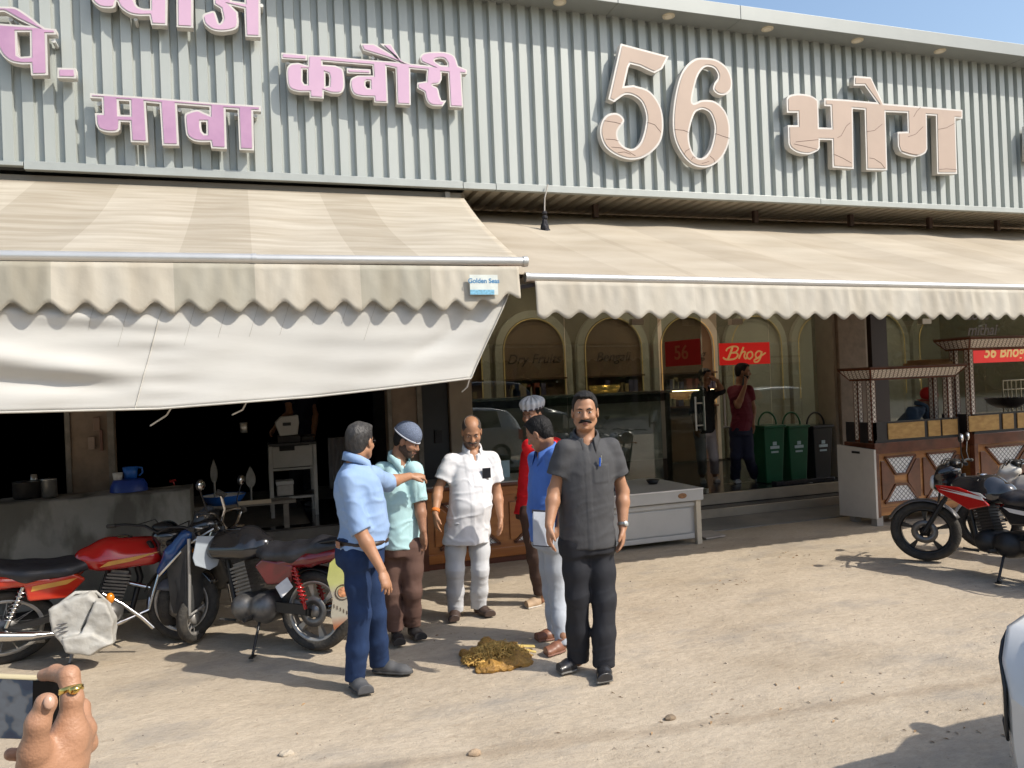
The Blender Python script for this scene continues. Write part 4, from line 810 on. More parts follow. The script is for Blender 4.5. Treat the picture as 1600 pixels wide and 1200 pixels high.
c=at(787,735,8.0); mb=MB(); mb.box(c[0]-.07,c[0]+.07,8.0,8.012,wz-.008,wz+.17); tag(mb.build('price_card',mk('pale_blue_card',(.34,.48,.52),.6,var=.15,vs=12)),'pale blue paper card standing on the wooden counter','card')
# white steel counter
sz=at(1090,762,7.42)[2]
wt=wthing('steel_counter','low white painted metal counter with rust spot beside the steps','counter',(3.95,7.8,0)); wp=mk('white_paint_metal',(.45,.45,.44),.4,.1,var=.06,vs=3)
XA,XB=3.34,4.60
mb=MB(); mb.box(XA,XB-.02,7.48,8.45,.06,sz-.14); mb.build('body',wp,wt)
mb=MB(); mb.box(XA-.02,XB+.05,7.40,8.5,sz-.135,sz); mb.build('top_box',wp,wt,bevel=.006)
mb=MB(); mb.box(XA-.02,XB+.05,7.39,7.40,sz-.014,sz); mb.build('top_edge',mk('bright_edge',(.70,.69,.67),.3),wt)
mb=MB(); mb.box(XA+.03,XB-.08,7.465,7.48,.13,sz-.22); mb.build('front_panel',wp,wt,bevel=.004)
mb=MB(); mb.box(XA,XB,7.455,7.48,sz-.20,sz-.15); mb.box(XA,XB-.05,7.45,7.48,.07,.12); mb.build('rail',wp,wt,bevel=.003)
for x in (XA+.02,XB): 
    mb=MB(); mb.box(x-.03,x+.03,7.43,7.49,0,sz-.136); mb.build('leg',mk('cream_post',(.52,.46,.36),.5,var=.1,vs=5),wt,bevel=.003)
rx=at(1066,770,7.4)
mb=MB(); mb.ell((rx[0],7.3995,sz-.07),.055,.0012,.03,16); mb.build('rust_spot',mk('rust',(.25,.13,.06),.8,var=.4,vs=30),wt)
bk=wthing('book_stack','stack of dark bound registers on the white counter','books',(3.62,7.9,sz))
for k in range(4): mb=MB(); mb.box(3.45+.01*k,3.82-.02*k,7.7+.01*k,8.0,sz+.002+.034*k,sz+.032+.034*k); mb.build('register',mk('reg%d'%(k%2),((.05,.05,.06),(.30,.30,.31))[k%2],.5),bk)
sbw=lat('salt_bowl','small dark bowl on the white counter beside the registers','bowl',1020,755,8.0,[(.001,0),(.05,0),(.08,.05),(.075,.05),(.04,.008)],dksteel,z=sz)
# paper on ground by the counter leg
c=atz(1105,838); mb=MB(); mb.prism([(c[0]-.14,c[1]-.2),(c[0]+.14,c[1]-.16),(c[0]+.16,c[1]+.16),(c[0]-.1,c[1]+.2)],lambda p:V(p[0],p[1],.012),lambda p:V(p[0],p[1],.03)); tag(mb.build('floor_slab',mk('slab_pale',(.36,.32,.28),.8,var=.15,vs=8)),'pale loose slab on the ground beside the white counter leg','slab')
# ---- food carts with lattice canopy
goldp=mk('gold_panel',(.58,.37,.14),.28,.25,var=.35,vs=7,stretch=(1,1,2.5),tint=(.36,.20,.07)); blackf=mk('black_frame',(.022,.02,.022),.35)
def cart(name,label,x0,x1,y0,zt,zr_,group,panels):
    r=wthing(name,label,'food cart',((x0+x1)/2,y0+.35,0),group); y1=y0+.46; zb=.12
    mb=MB(); mb.box(x0+.06,x1,y0+.02,y1,zb,zt); mb.build('carcass',wood2,r)
    mb=MB(); mb.box(x0,x1+.02,y0-.015,y1+.02,zt,zt+.13); mb.build('counter_fascia',copper,r,bevel=.006)
    mb=MB(); mb.box(x0,x0+.06,y0-.012,y0+.06,zb-.02,zt); mb.build('corner_post',copper,r,bevel=.004)
    mb=MB(); mb.box(x0+.06,x1,y0-.008,y0+.02,zb,zb+.09); mb.build('bottom_rail',wood2,r)
    for x in (x0+.05,x1-.06):
        for y in (y0+.05,y1-.06): mb=MB(); mb.box(x-.045,x+.045,y-.045,y+.045,0,zb); mb.build('leg',mk('leg_grey',(.34,.31,.28),.6),r)
    xfront(r,x0+.08,x1,zb+.09,zt,y0+.02,2,(wood2,copper),copper,latw)
    mb=MB(); mb.box(x0+.02,x1,y0+.02,y0+.05,zt+.13,zt+.37); mb.box(x0+.02,x0+.05,y0+.02,y1,zt+.13,zt+.37); mb.build('case_frame',blackf,r)
    for a,b in panels: mb=MB(); mb.box(a,b,y0+.008,y0+.02,zt+.16,zt+.35); mb.build('gold_panel',goldp,r,bevel=.003)
    for i,(x,y) in enumerate(((x0+.05,y0+.06),(x1-.12,y0+.06),(x0+.05,y0+.27),(x1-.12,y0+.27))):
        mb=MB(); mb.box(x-.036,x+.036,y-.036,y+.036,zt+.13,zr_); p=mb.build('post',copper,r)
        mb=MB(); mb.box(x-.024,x+.024,y-.040,y-.036,zt+.16,zr_-.03); mb.build('post_lattice',latc,p)
        mb=MB(); mb.box(x-.040,x-.036,y-.024,y+.024,zt+.16,zr_-.03); mb.build('post_lattice',latc,p)
    ov=.09; zz=zr_; mb=MB(); yc=y0+.33; b=[(x0-.0,y0+.0),(x1-.06,y0+.0),(x1-.06,yc),(x0-.0,yc)]; t=[(x0-ov,y0-ov),(x1-.06+ov,y0-ov),(x1-.06+ov,yc+ov),(x0-ov,yc+ov)]
    mb.add([(*p,zz-.02) for p in b]+[(*p,zz+.10) for p in t],[(i,(i+1)%4,4+(i+1)%4,4+i) for i in range(4)]); cn=mb.build('canopy',latc,r,solid=.012)
    mb=MB(); mb.box(x0-ov-.01,x1-.05+ov,y0-ov-.01,yc+ov+.01,zz+.105,zz+.125); mb.build('canopy_lid',wooddk,cn)
    mb=MB()
    for i in range(4):
        mb.bar(V(*t[i],zz+.10),V(*t[(i+1)%4],zz+.10),.025,.02); mb.bar(V(*b[i],zz-.02),V(*b[(i+1)%4],zz-.02),.03,.025); mb.bar(V(*b[i],zz-.02),V(*t[i],zz+.10),.025,.025)
    mb.build('canopy_frame',copper,cn)
    return r
c1x0=at(1368,760,7.25)[0]; c1x1=at(1500,690,7.25)[0]; ztc=at(1372,707,7.25)[2]-.02
gp=lambda px,y=7.25:at(px,675,y)[0]
ck=cart('food_cart','nearer food cart with white end panel and low lattice canopy',c1x0,c1x1+.02,7.25,ztc,1.74,'lattice food carts',[(gp(1389),gp(1446)),(gp(1452),gp(1471)),(gp(1474),gp(1498))])
# white end board leaning against the cart end
q0=V(c1x0-.015,7.20,0); q1=V(c1x0+.0,8.05,0)
mb=MB(); mb.prism([(7.20,.10),(7.80,.06),(7.80,ztc+.09),(7.20,ztc+.06)],lambda p:V(c1x0-.02,p[0],p[1]),lambda p:V(c1x0-.05,p[0],p[1])); eb=mb.build('end_board',mk('pale_laminate',(.56,.53,.49),.5,var=.05),ck,bevel=.004)
mb=MB(); mb.box(c1x0-.0535,c1x0-.0495,7.42,7.55,ztc-.0,ztc+.028); mb.build('hand_slot',mk('slot_black',(.01,.01,.01),.8),eb)
cart('food_cart','farther food cart with tall lattice canopy at the right edge',c1x1+.10,c1x1+2.0,7.15,ztc+.03,2.06,'lattice food carts',[(gp(1516,7.15),gp(1563,7.15)),(gp(1569,7.15),gp(1586,7.15)),(gp(1592,7.15),gp(1606,7.15)),(gp(1612,7.15),gp(1650,7.15))])
pb=wthing('carton','flat brown carton lying on top of the nearer cart canopy','carton',(at(1455,570,7.6)[0],7.6,1.866)); mb=MB(); x=at(1455,570,7.6)[0]; mb.box(x-.25,x+.2,7.4,7.8,1.867,1.90); mb.box(x-.18,x+.22,7.45,7.8,1.902,1.935); mb.build('board',mk('cardboard',(.40,.25,.13),.8,var=.1),pb)
wok=lat('wok','black frying wok on the farther food cart','wok',1575,655,7.5,[(.001,0),(.12,.01),(.22,.07),(.26,.13),(.27,.135),(.25,.13),(.2,.07),(.1,.02),(.001,.015)],dksteel,z=ztc+.42)
rk=wthing('wire_rack','steel wire rack standing on the farther food cart','rack',(at(1585,620,7.7)[0],7.7,ztc+.16)); mb=MB(); x=at(1585,620,7.7)[0]
for dx in (-.2,-.05,.12): 
    for d2 in (0,.08): mb.tube([V(x+dx+d2,7.7,ztc+.16),V(x+dx+d2,7.7,1.62)],.010,6)
for z in (1.62,1.35,1.5): mb.tube([V(x-.2,7.7,z),V(x+.22,7.7,z)],.009,6)
mb.build('wires',mk('wire_brass',(.45,.40,.28),.4,.5),rk)
# ================================================================ WASTE BINS on the platform
gbin=mk('green_plastic',(.012,.10,.045),.4,var=.1,vs=5); gdk=mk('black_plastic',(.015,.017,.02),.4,var=.1,vs=5); logo=mk('bin_print',(.42,.52,.55),.5)
def bin_(px,mat,label,Y=9.32):
    bx=at(px,742,Y)[0]; r=wthing('waste_bin',label,'bin',(bx,Y+.17,.272),'waste bins by the glass'); z=at(px,668,Y)[2]
    mb=MB(); T=lambda x,y,zz:V(bx+x,Y+.17+y,zz); t,bm_=.175,.135
    mb.add([T(sx*k,sy*k*.9,zz) for k,zz in ((bm_,.275),(t,z)) for sx,sy in ((-1,-1),(1,-1),(1,1),(-1,1))],[(0,1,5,4),(1,2,6,5),(2,3,7,6),(3,0,4,7),(3,2,1,0),(4,5,6,7)]); mb.build('body',mat,r,bevel=.012)
    mb=MB(); mb.box(bx-.19,bx+.19,Y-.01,Y+.35,z-.005,z+.035); mb.build('rim',mat,r,bevel=.012)
    mb=MB(); mb.tube([T(.155*math.cos(a),.0,z+.03+.19*math.sin(a)) for a in np.linspace(0,math.pi,16)],.014,8); mb.build('hoop_handle',mat,r)
    zc=.275+(z-.275)*.62; yy=Y+.17-.9*(bm_+(t-bm_)*.62)-.004
    mb=MB(); mb.box(bx-.03,bx+.03,yy-.008,yy+.012,zc+.05,zc+.10)
    mb.box(bx-.075,bx+.075,yy-.006,yy+.012,zc-.0,zc+.04)
    mb.box(bx-.06,bx+.06,yy-.002,yy+.016,zc-.06,zc-.035); mb.build('print',logo,r)
bin_(1214,gbin,'green waste bin with white print nearest the man on the phone'); bin_(1252,gbin,'green waste bin with white print between a green and a black bin'); bin_(1290,gdk,'black waste bin with faint print beside the pillar')
fs=wthing('parking_block','dark stone block lying across the platform in front of the bins','block',(7.4,9.15,.272)); mb=MB(); mb.box(6.9,7.9,9.1,9.22,.272,.33); mb.build('body',dkst,fs,bevel=.01)
c=atz(1213,752,.275); mb=MB(); mb.prism([(c[0]-.22,9.14),(c[0]+.3,9.10),(c[0]+.38,9.16),(c[0]-.1,9.22)],lambda p:V(p[0],p[1],.2735),lambda p:V(p[0],p[1],.276)); tag(mb.build('paper_sheet',mk('paper_white',(.6,.6,.58),.8)),'white paper strip lying on the dark platform by the shoes','paper')
# ================================================================ MOTORCYCLES (local: +x forward, +y left, z up)
rub=mk('tyre_rubber',(.022,.021,.020),.85,var=.35,vs=14,bump=.5,bs=60,tint=(.06,.052,.042)); chrome=mk('chrome',(.62,.61,.60),.14,1.,var=.04); alloyb=mk('black_alloy',(.014,.014,.015),.35,.3); alloyg=mk('grey_alloy',(.40,.38,.35),.4,.5,var=.15,vs=20)
seatv=mk('black_seat_vinyl',(.022,.022,.026),.42,var=.2,vs=12,bump=.15,bs=90); frm=mk('frame_black',(.015,.015,.016),.4,.2); engm=mk('engine_grey',(.16,.155,.15),.45,.7,var=.25,vs=14); engb=mk('engine_black',(.02,.02,.021),.5,.3); casing=mk('engine_silver',(.36,.34,.31),.4,.6,var=.2,vs=10); oran=mk('indicator_amber',(.62,.20,.01),.25,coat=.4); redl=mk('tail_red',(.42,.015,.012),.2,coat=.5); platew=mk('plate_white',(.56,.56,.55),.5,var=.08,vs=30); mirg=mk('mirror_glass',(.85,.87,.9),.03,1.,var=0)
def wheel(root,x,r,wt,rimm,mode,disc=True,name='wheel',steer=None):
    M=np.eye(3) if steer is None else steer; T0=lambda q:V(x,0,r)+M@V(q[0],q[2],q[1])
    w_=bpy.data.objects.new(name,None); sc.collection.objects.link(w_); w_.parent=root
    mb=MB(); h=wt/2; mb.lathe([(r-.075,-h*.75),(r-.05,-h),(r-.02,-h*.95),(r-.004,-h*.5),(r,0),(r-.004,h*.5),(r-.02,h*.95),(r-.05,h),(r-.075,h*.75),(r-.08,0),(r-.075,-h*.75)],40,T0); mb.build('tyre',rub,w_)
    mb=MB(); mb.lathe([(r-.10,-h*.6),(r-.066,-h*.8),(r-.066,h*.8),(r-.10,h*.6),(r-.095,0),(r-.10,-h*.6)],40,T0)
    mb.lathe([(.0001,-.05),(.045,-.05),(.05,-.02),(.05,.02),(.045,.05),(.0001,.05)],20,T0)
    if mode=='spoke':
        for k in range(28):
            a=2*math.pi*k/28; b=a+(.35 if k%2 else -.35); sg=-1 if k%4<2 else 1; mb.tube([T0(V(.04*math.cos(a),.04*math.sin(a),.035*sg)),T0(V((r-.095)*math.cos(b),(r-.095)*math.sin(b),0))],.0025,4,0,False)
    else:
        for k in range(mode):
            a=2*math.pi*k/mode+.3; e=lambda rr,da,z:T0(V(rr*math.cos(a+da),rr*math.sin(a+da),z))
            p=[e(.04,-.5,0),e((r-.095)*.6,-.10,0),e(r-.09,-.16,0),e(r-.09,.10,0),e((r-.095)*.6,.07,0),e(.04,.5,0)]; dv=(T0(V(0,0,.018))-T0(V(0,0,0))); n=6
            mb.add([q-dv for q in p]+[q+dv for q in p],[tuple(range(6))[::-1],tuple(range(6,12))]+[(i,(i+1)%6,6+(i+1)%6,6+i) for i in range(6)])
    mb.build('rim',rimm,w_)
    if disc: mb=MB(); mb.lathe([(.055,.055),(.115,.055),(.115,.060),(.055,.060),(.055,.055)],30,T0); mb.build('brake_disc',engm,w_)
    else: mb=MB(); mb.lathe([(.0001,-.055),(.075,-.055),(.08,-.04),(.08,.04),(.075,.055),(.0001,.055)],24,T0); mb.build('brake_drum',engm,w_)
    return w_
def arcguard(root,x,r,wt,a0,a1,mat,name,steer=None):
    M=np.eye(3) if steer is None else steer; P=[]
    for i in range(25):
        a=a0+(a1-a0)*i/24; P.append([tuple(V(x,0,.30)+M@V((r-.012*abs(t)**2*2.2)*math.cos(a),t*wt/2,(r-.02*t*t)*math.sin(a))) for t in np.linspace(-1,1,9)])
    mb=MB(); mb.grid(P); return mb.build(name,mat,root,solid=.004)
def motorcycle(label,loc,rz,scale,c,steer=0.,lean=0.,group='motorcycles parked in the yard',o=None):
    o=o or {}; root=thing('motorcycle',label,'motorcycle',loc,rz,group,scale); root.rotation_euler=(lean,0,rz); r=.302; WB=1.26; cs,sn=math.cos(steer),math.sin(steer)
    rake=R(26); hx=.86; Ms=rotm(0,0,steer)
    # front assembly steers about the head axis: approximate by yawing about the fork foot
    fx=o.get('fx',WB)
    wheel(root,0,r,o.get('rw',.10),c.get('rim',alloyb),o.get('spokes',5),o.get('rdisc',False))
    wheel(root,fx,r,o.get('fw',.085),c.get('rim',alloyb),o.get('spokes',5),o.get('fdisc',True),steer=Ms)
    H=lambda u,y,z:V(fx-.0,0,r)+Ms@V(u,y,z)     # point in the steered frame, relative to the axle
    mb=MB()
    for y in (-.085,.085): mb.tube([H(.0,y,.0),H(-.16,y,.33)],.021,10); mb.tube([H(-.15,y,.31),H(-.29,y,.585)],.016,10)
    mb.build('fork',c.get('fork',engb),root)
    arcguard(root,fx,r+.028,.13,R(18),R(150),c['guard'],'front_mudguard',Ms)
    mb=MB(); gz=.66
    bar=[H(-.36,.36,.70+.02),H(-.33,.24,.735),H(-.30,.10,.72),H(-.295,.0,.665),H(-.30,-.10,.72),H(-.33,-.24,.735),H(-.36,-.36,.72)]
    mb.tube(bar,.0115,8); hb=mb.build('handlebar',c.get('bar',frm),root)
    for sgn,(a,b) in ((1,(0,1)),(-1,(6,5))):
        mb=MB(); mb.tube([bar[a]*1.0,bar[a]*.55+bar[b]*.45],.018,10); mb.build('grip',rub,hb)
        mb=MB(); mb.tube([bar[a]*.45+bar[b]*.55+V(.04,0,0)*1,bar[a]+H(.07,0,0)-H(0,0,0)],.006,6); mb.build('lever',chrome,hb)
        if o.get('mirrors',True):
            m0=bar[b]*.7+bar[a]*.3; top=m0+(H(.02,sgn*.10,.19)-H(0,0,0)); mb=MB(); mb.tube([m0,m0+(H(.02,sgn*.02,.08)-H(0,0,0)),top],.006,6); mi=mb.build('mirror',frm,hb)
            Rm=rotm(0,0,steer); mb=MB(); mb.ell(top+V(0,0,.045),.022,.062,.046,14,0,Rm); mb.build('mirror_shell',c.get('mirror',frm),mi); mb=MB(); mb.ell(top+V(0,0,.045)-Rm@V(.012,0,0),.013,.055,.040,14,0,Rm); mb.build('mirror_glass',mirg,mi)
    for y_ in (.16,-.16):
        mb=MB(); mb.tube([H(-.30,y_,.73),H(-.16,y_*.9,.74),H(-.10,y_*.45,.58),H(-.12,y_*.3,.40),H(-.10,y_*.4,.20)],.0055,5); mb.build('cable',rub,root)
    # headlamp cowl
    if o.get('cowl',True):
        S=SDF((fx-.6,-.35,.55),(fx+.3,.35,1.3),.009); q=H(-.155,0,.50); S.ell(q,(.115,.105,.105),.02,Ms); S.ell(H(-.20,0,.62),(.10,.11,.085),.05,Ms); S.cone(H(-.13,-.07,.60),H(-.13,.07,.60),.05,.05,.05); S.cut(H(-.06,0,.5),H(1,0,.28)-H(0,0,0)); S.build('headlamp_cowl',c['cowl'],root)
        mb=MB(); mb.ell(H(-.068,0,.50),.03,.085,.075,16,0,Ms); mb.build('headlight',mk('headlamp_glass',(.6,.62,.63),.08,var=0,coat=.5),root)
        P=[[tuple(H(-.10-.10*t,(.10-.035*t)*y,.60+.15*t-.02*y*y)) for y in np.linspace(-1,1,9)] for t in np.linspace(0,1,6)]; mb=MB(); mb.grid(P); mb.build('visor',c.get('visor',mk('visor_black',(.012,.012,.013),.15,coat=.5)),root,solid=.004)
    mb=MB(); mb.ell(H(-.25,0,.70),.05,.085,.045,14,0,Ms); mb.build('instrument',frm,root)
    for y in (-.13,.13):
        mb=MB(); mb.tube([H(-.17,y*.5,.44),H(-.16,y*1.15,.44)],.010,8); mb.ell(H(-.155,y*1.35,.44),.028,.03,.024,12); mb.build('indicator',oran,root)
    # tank
    S=SDF((.35,-.25,.55),(1.0,.25,1.05),.008); S.cone((.50,0,.775),(.62,0,.80),.10,.125,.04); S.cone((.62,0,.80),(.86,0,.785),.128,.115,.04); S.cone((.56,.09,.745),(.86,.09,.745),.065,.075,.06); S.cone((.56,-.09,.745),(.86,-.09,.745),.065,.075,.06); S.cut((.6,0,.675),(0,0,-1)); S.cone((.42,.17,.74),(.56,.185,.72),.07,.02,.03,None,'s'); S.cone((.42,-.17,.74),(.56,-.185,.72),.07,.02,.03,None,'s'); tk=S.build('fuel_tank',c['tank'],root)
    mb=MB(); mb.lathe([(.0001,.012),(.035,.012),(.042,0)],18,lambda q:V(.70,0,.925)+q); mb.build('fuel_cap',chrome,tk)
    if c.get('stripe'):
        for y in (-1,1):
            mb=MB()
            for dz,mm in ((0,.0),):
                mb.add([V(.55,y*.169,.725),V(.92,y*.163,.795),V(.60,y*.1715,.765),V(.74,y*.1725,.745)],[(0,3,2),(3,1,2)])
            mb.build('tank_graphic',c['stripe'],tk,solid=.004)
    if o.get('shroud'):
        for y in (-1,1):
            mb=MB(); pl=[(.52,.66),(.70,.60),(.98,.73),(1.02,.80),(.80,.80),(.60,.74)]; mb.prism(pl,lambda p:V(p[0],y*(.15+.03*(p[0]-.5)),p[1]),lambda p:V(p[0],y*(.175+.03*(p[0]-.5)),p[1])); sh=mb.build('tank_shroud',c['shroud'],root,bevel=.008)
            mb=MB(); pl=[(.60,.715),(.98,.765),(.70,.755),(.99,.785),(.66,.775)]; mb.add([V(.56,y*.182,.70),V(.98,y*.194,.765),V(.72,y*.186,.745),V(.96,y*.194,.785),V(.58,y*.182,.735)],[(0,1,2),(0,2,4),(2,3,4)]); mb.build('shroud_graphic',c.get('graphic',platew),sh,solid=.003)
    # seat
    S=SDF((-.45,-.2,.6),(.65,.2,.95),.008); S.chain([(.55,0,.755),(.38,0,.735),(.16,0,.745),(-.05,0,.80),(-.30,0,.81)],[.05,.072,.075,.062,.042],.05); S.chain([(.50,.05,.745),(.36,.09,.715),(.14,.095,.725),(-.06,.075,.785),(-.28,.05,.805)],[.045,.06,.062,.055,.036],.05); S.chain([(.50,-.05,.745),(.36,-.09,.715),(.14,-.095,.725),(-.06,-.075,.785),(-.28,-.05,.805)],[.045,.06,.062,.055,.036],.05); S.cut((.2,0,.668),(.10,0,-1)); S.build('seat',c.get('seat',seatv),root)
    # tail and side panels
    S=SDF((-.55,-.2,.5),(.35,.2,.85),.009); S.chain([(.25,.10,.66),(.0,.095,.70),(-.25,.06,.745),(-.42,.03,.755)],[.045,.055,.05,.04],.04); S.chain([(.25,-.10,.66),(.0,-.095,.70),(-.25,-.06,.745),(-.42,-.03,.755)],[.045,.055,.05,.04],.04); S.cone((-.2,0,.745),(-.42,0,.76),.04,.04,.05); S.build('tail_panel',c['tail'],root)
    for y in (-1,1):
        mb=MB(); mb.prism([(.14,.52),(.36,.50),(.47,.64),(.40,.70),(.12,.66)],lambda p:V(p[0],y*.10,p[1]),lambda p:V(p[0],y*.145,p[1])); sp=mb.build('side_panel',c['side'],root,bevel=.018,seg=3)
        if c.get('stripe'): mb=MB(); mb.add([V(.16,y*.147,.60),V(.42,y*.147,.66),V(.36,y*.147,.62),V(.17,y*.147,.64)],[(0,2,1),(0,1,3)]); mb.build('panel_graphic',c['stripe'],sp,solid=.003)
    mb=MB(); mb.ell((-.465,0,.755),.03,.075,.04,14); mb.build('tail_light',redl,root)
    mb=MB(); mb.tube([V(-.05,.11,.82),V(-.30,.12,.86),V(-.42,.08,.87),V(-.44,0,.87),V(-.42,-.08,.87),V(-.30,-.12,.86),V(-.05,-.11,.82)],.012,8); mb.build('grab_rail',c.get('rail',frm),root)
    arcguard(root,0,r+.035,.14,R(35),R(160),c.get('rguard',frm),'rear_mudguard')
    mb=MB(); mb.obox((-.40,0,.50),.005,.10,.06,rotm(0,R(18),0)); mb.build('number_plate',platew,root); 
    for y in (-.12,.12): mb=MB(); mb.tube([V(-.33,y*.5,.66),V(-.34,y,.66)],.008,6); mb.ell((-.34,y*1.25,.66),.025,.03,.022,12); mb.build('indicator',oran,root)
    # frame, swingarm, shocks
    mb=MB(); mb.tube([V(fx-.38,0,.92),V(.80,0,.55),V(.74,0,.27),V(.40,0,.25),V(.30,0,.42)],.022,8); mb.tube([V(fx-.38,0,.90),V(.60,0,.70),V(.20,.08,.66),V(-.30,.06,.72)],.018,8); mb.tube([V(.20,-.08,.66),V(-.30,-.06,.72)],.018,8)
    for y in (-.10,.10): mb.bar(V(.36,y,.36),V(0,y,r),.035,.05)
    mb.build('frame',frm,root)
    for y in (-.125,.125):
        mb=MB(); mb.tube([V(.02,y,r+.03),V(.12,y,.64)],.014,8)
        mb.tube([V(.035+.085*t+.028*0,y+.028*math.cos(t*50),r+.09+.22*t+.0*t) if False else V(.03+.09*t+.026*math.sin(t*52),y+.026*math.cos(t*52),r+.08+.24*t) for t in np.linspace(0,1,70)],.006,5); mb.build('shock_absorber',c.get('shock',chrome),root)
    # engine
    S=SDF((.25,-.25,.15),(.95,.25,.75),.009); S.cone((.40,-.09,.32),(.40,.09,.32),.12,.12,.02); S.cone((.58,-.10,.32),(.58,.10,.32),.105,.105,.03); S.box((.52,0,.30),(.16,.10,.09),.03,.02); S.build('crankcase',c.get('engine',engm),root)
    for y in (-1,1): mb=MB(); mb.lathe([(.0001,.02),(.07,.02),(.09,.0)],22,lambda q:V(.56+q[0],y*(.105+q[2]),.32+q[1])); mb.build('engine_cover',c.get('casing',casing),root)
    mb=MB(); d=nrm(V(.28,0,.9))
    for k in range(8): mb.obox(V(.60,0,.40)+d*(.03+.028*k),.075,.085,.008,rotm(0,R(17),0))
    mb.obox(V(.60,0,.40)+d*.13,.055,.06,.13,rotm(0,R(17),0)); mb.build('cylinder_fins',c.get('engine',engm),root)
    ys=o.get('exhaust',-1); mb=MB(); mb.tube([V(.72,ys*.02,.52),V(.86,ys*.06,.46),V(.84,ys*.10,.28),V(.62,ys*.13,.21),V(.30,ys*.14,.22)],.020,10); mb.tube([V(.30,ys*.14,.22),V(.16,ys*.15,.24),V(-.30,ys*.165,.36),V(-.34,ys*.165,.37)],[.024,.042,.045,.032],12); mb.build('exhaust',c.get('exh',chrome),root)
    mb=MB(); mb.tube([V(.46,-.27,.26),V(.46,.27,.26)],.010,8); mb.tube([V(.46,-.27,.26),V(.46,-.19,.26)],.019,8); mb.tube([V(.46,.27,.26),V(.46,.19,.26)],.019,8); mb.tube([V(.64,.13,.22),V(.74,.20,.24)],.010,6); mb.build('foot_pegs',rub,root)
    st=o.get('stand',1); mb=MB(); mb.tube([V(.42,st*.12,.27),V(.36,st*.30,.02)],.011,8); mb.bar(V(.36,st*.28,.012),V(.33,st*.36,.012),.035,.012); mb.build('side_stand',c.get('standm',frm),root)
    mb=MB(); mb.bar(V(.38,.115,.34),V(.02,.115,r+.02),.02,.075,(0,0,1)); mb.build('chain_cover',c.get('chain',frm),root)
    return root
redp=mk('red_bike_paint',(.42,.012,.010),.18,var=.06,vs=3,coat=.6); redo=mk('red_orange_flame',(.50,.05,.012),.2,var=.7,vs=3.2,stretch=(.6,1,4),tint=(.42,.015,.01),coat=.6)
blk_p=mk('black_paint',(.012,.012,.014),.15,var=.1,coat=.6); maroon=mk('maroon_paint',(.16,.008,.012),.2,coat=.6); silver=mk('silver_paint',(.36,.37,.39),.25,.5,coat=.5); grey_g=mk('grey_guard',(.10,.10,.11),.4,var=.2,vs=9); flame=mk('flame_yellow',(.60,.30,.06),.3,var=.2); whitst=mk('white_graphic',(.6,.58,.56),.35)
def place(front,rear_dir,scale):   # front wheel contact point and the direction from front to rear
    d=nrm(V(rear_dir[0],rear_dir[1],0)); f=front+d*1.26*scale; return (float(f[0]),float(f[1]),0.),math.atan2(-d[1],-d[0])
# red motorcycle on the left (front wheel turned)
fr=at(300,990,6.62); loc,rz=place(fr,(-.98,-.20),1.0)
d=nrm(V(-.98,-.2,0)); loc=tuple(fr+d*1.12*1.1); loc=(float(loc[0]),float(loc[1]),0.)
rb=motorcycle('red motorcycle with orange flames and a cloth bag hung on its side',loc,rz,1.0,dict(tank=redp,tail=redo,side=redo,guard=grey_g,cowl=blk_p,rim=alloyg,stripe=flame,engine=engm,casing=casing,rail=redp,fork=engb,bar=frm,standm=casing),steer=.75,lean=.05,o=dict(spokes='spoke',stand=-1,fdisc=False,mirrors=False,fx=1.12))
rb.scale=(1.10,1.,.87)
bagm=mk('cloth_bag',(.46,.455,.43),.7,var=.10,vs=9,bump=.5,bs=14,tint=(.30,.285,.25)); BYp=6.0
bp=lambda px,py,Y:at(px,py,Y)
c=bp(132,970,BYp); S=SDF(c-.42,c+.42,.006); b2=lambda L:[bp(p[0],p[1],BYp)[[0,2]] for p in L]
S.poly(b2([(78,950),(95,940),(140,925),(152,934),(140,962),(128,985),(118,1012),(100,1005),(84,985)]),BYp-.06,BYp+.06,.012,.02); S.poly(b2([(140,962),(154,935),(168,938),(181,965),(180,1000),(150,1016),(118,1013),(130,985)]),BYp-.10,BYp+.03,.006,.012); S.poly(b2([(100,990),(150,982),(178,998),(146,1017),(108,1012)]),BYp-.13,BYp,.02,.02)
S.disp(lambda P:.014*np.abs(wob(P,(1,.6,.8),15,4))+.010*np.abs(wob(P,(1,.5,1),27,9))-.010)
bg=wthing('cloth_bag','off white cloth bag hung on the side of the red motorcycle','bag',(float(c[0]),BYp,.2)); S.build('bag_body',bagm,bg)
mb=MB(); mb.tube([bp(95,943,BYp),bp(118,926,BYp),bp(150,925,BYp+.05),bp(172,945,BYp+.1)],.012,6); mb.build('strap',bagm,bg)
for k in range(3):
    mb=MB(); q=bp(97+2*k,975+6*k,BYp-.068); mb.bar(q-V(.03,.015,0),q+V(.03-.006*k,.015,0),.004,.011,(0,1,0)); mb.build('print',mk('bag_print',(.06,.06,.07),.7),bg)
# chrome leg guard with amber lamp
lg=wthing('leg_guard','bent chrome leg guard with an amber lamp leaning beside the cloth bag','guard',bp(205,980,6.15)); mb=MB(); mb.tube([bp(160,928,6.15),bp(190,943,6.15),bp(222,965,6.15),bp(240,981,6.15)],.014,8); mb.build('tube',chrome,lg); mb=MB(); q=bp(172,935,6.13); mb.ell(q,.03,.03,.04,14); mb.build('lamp',oran,lg)
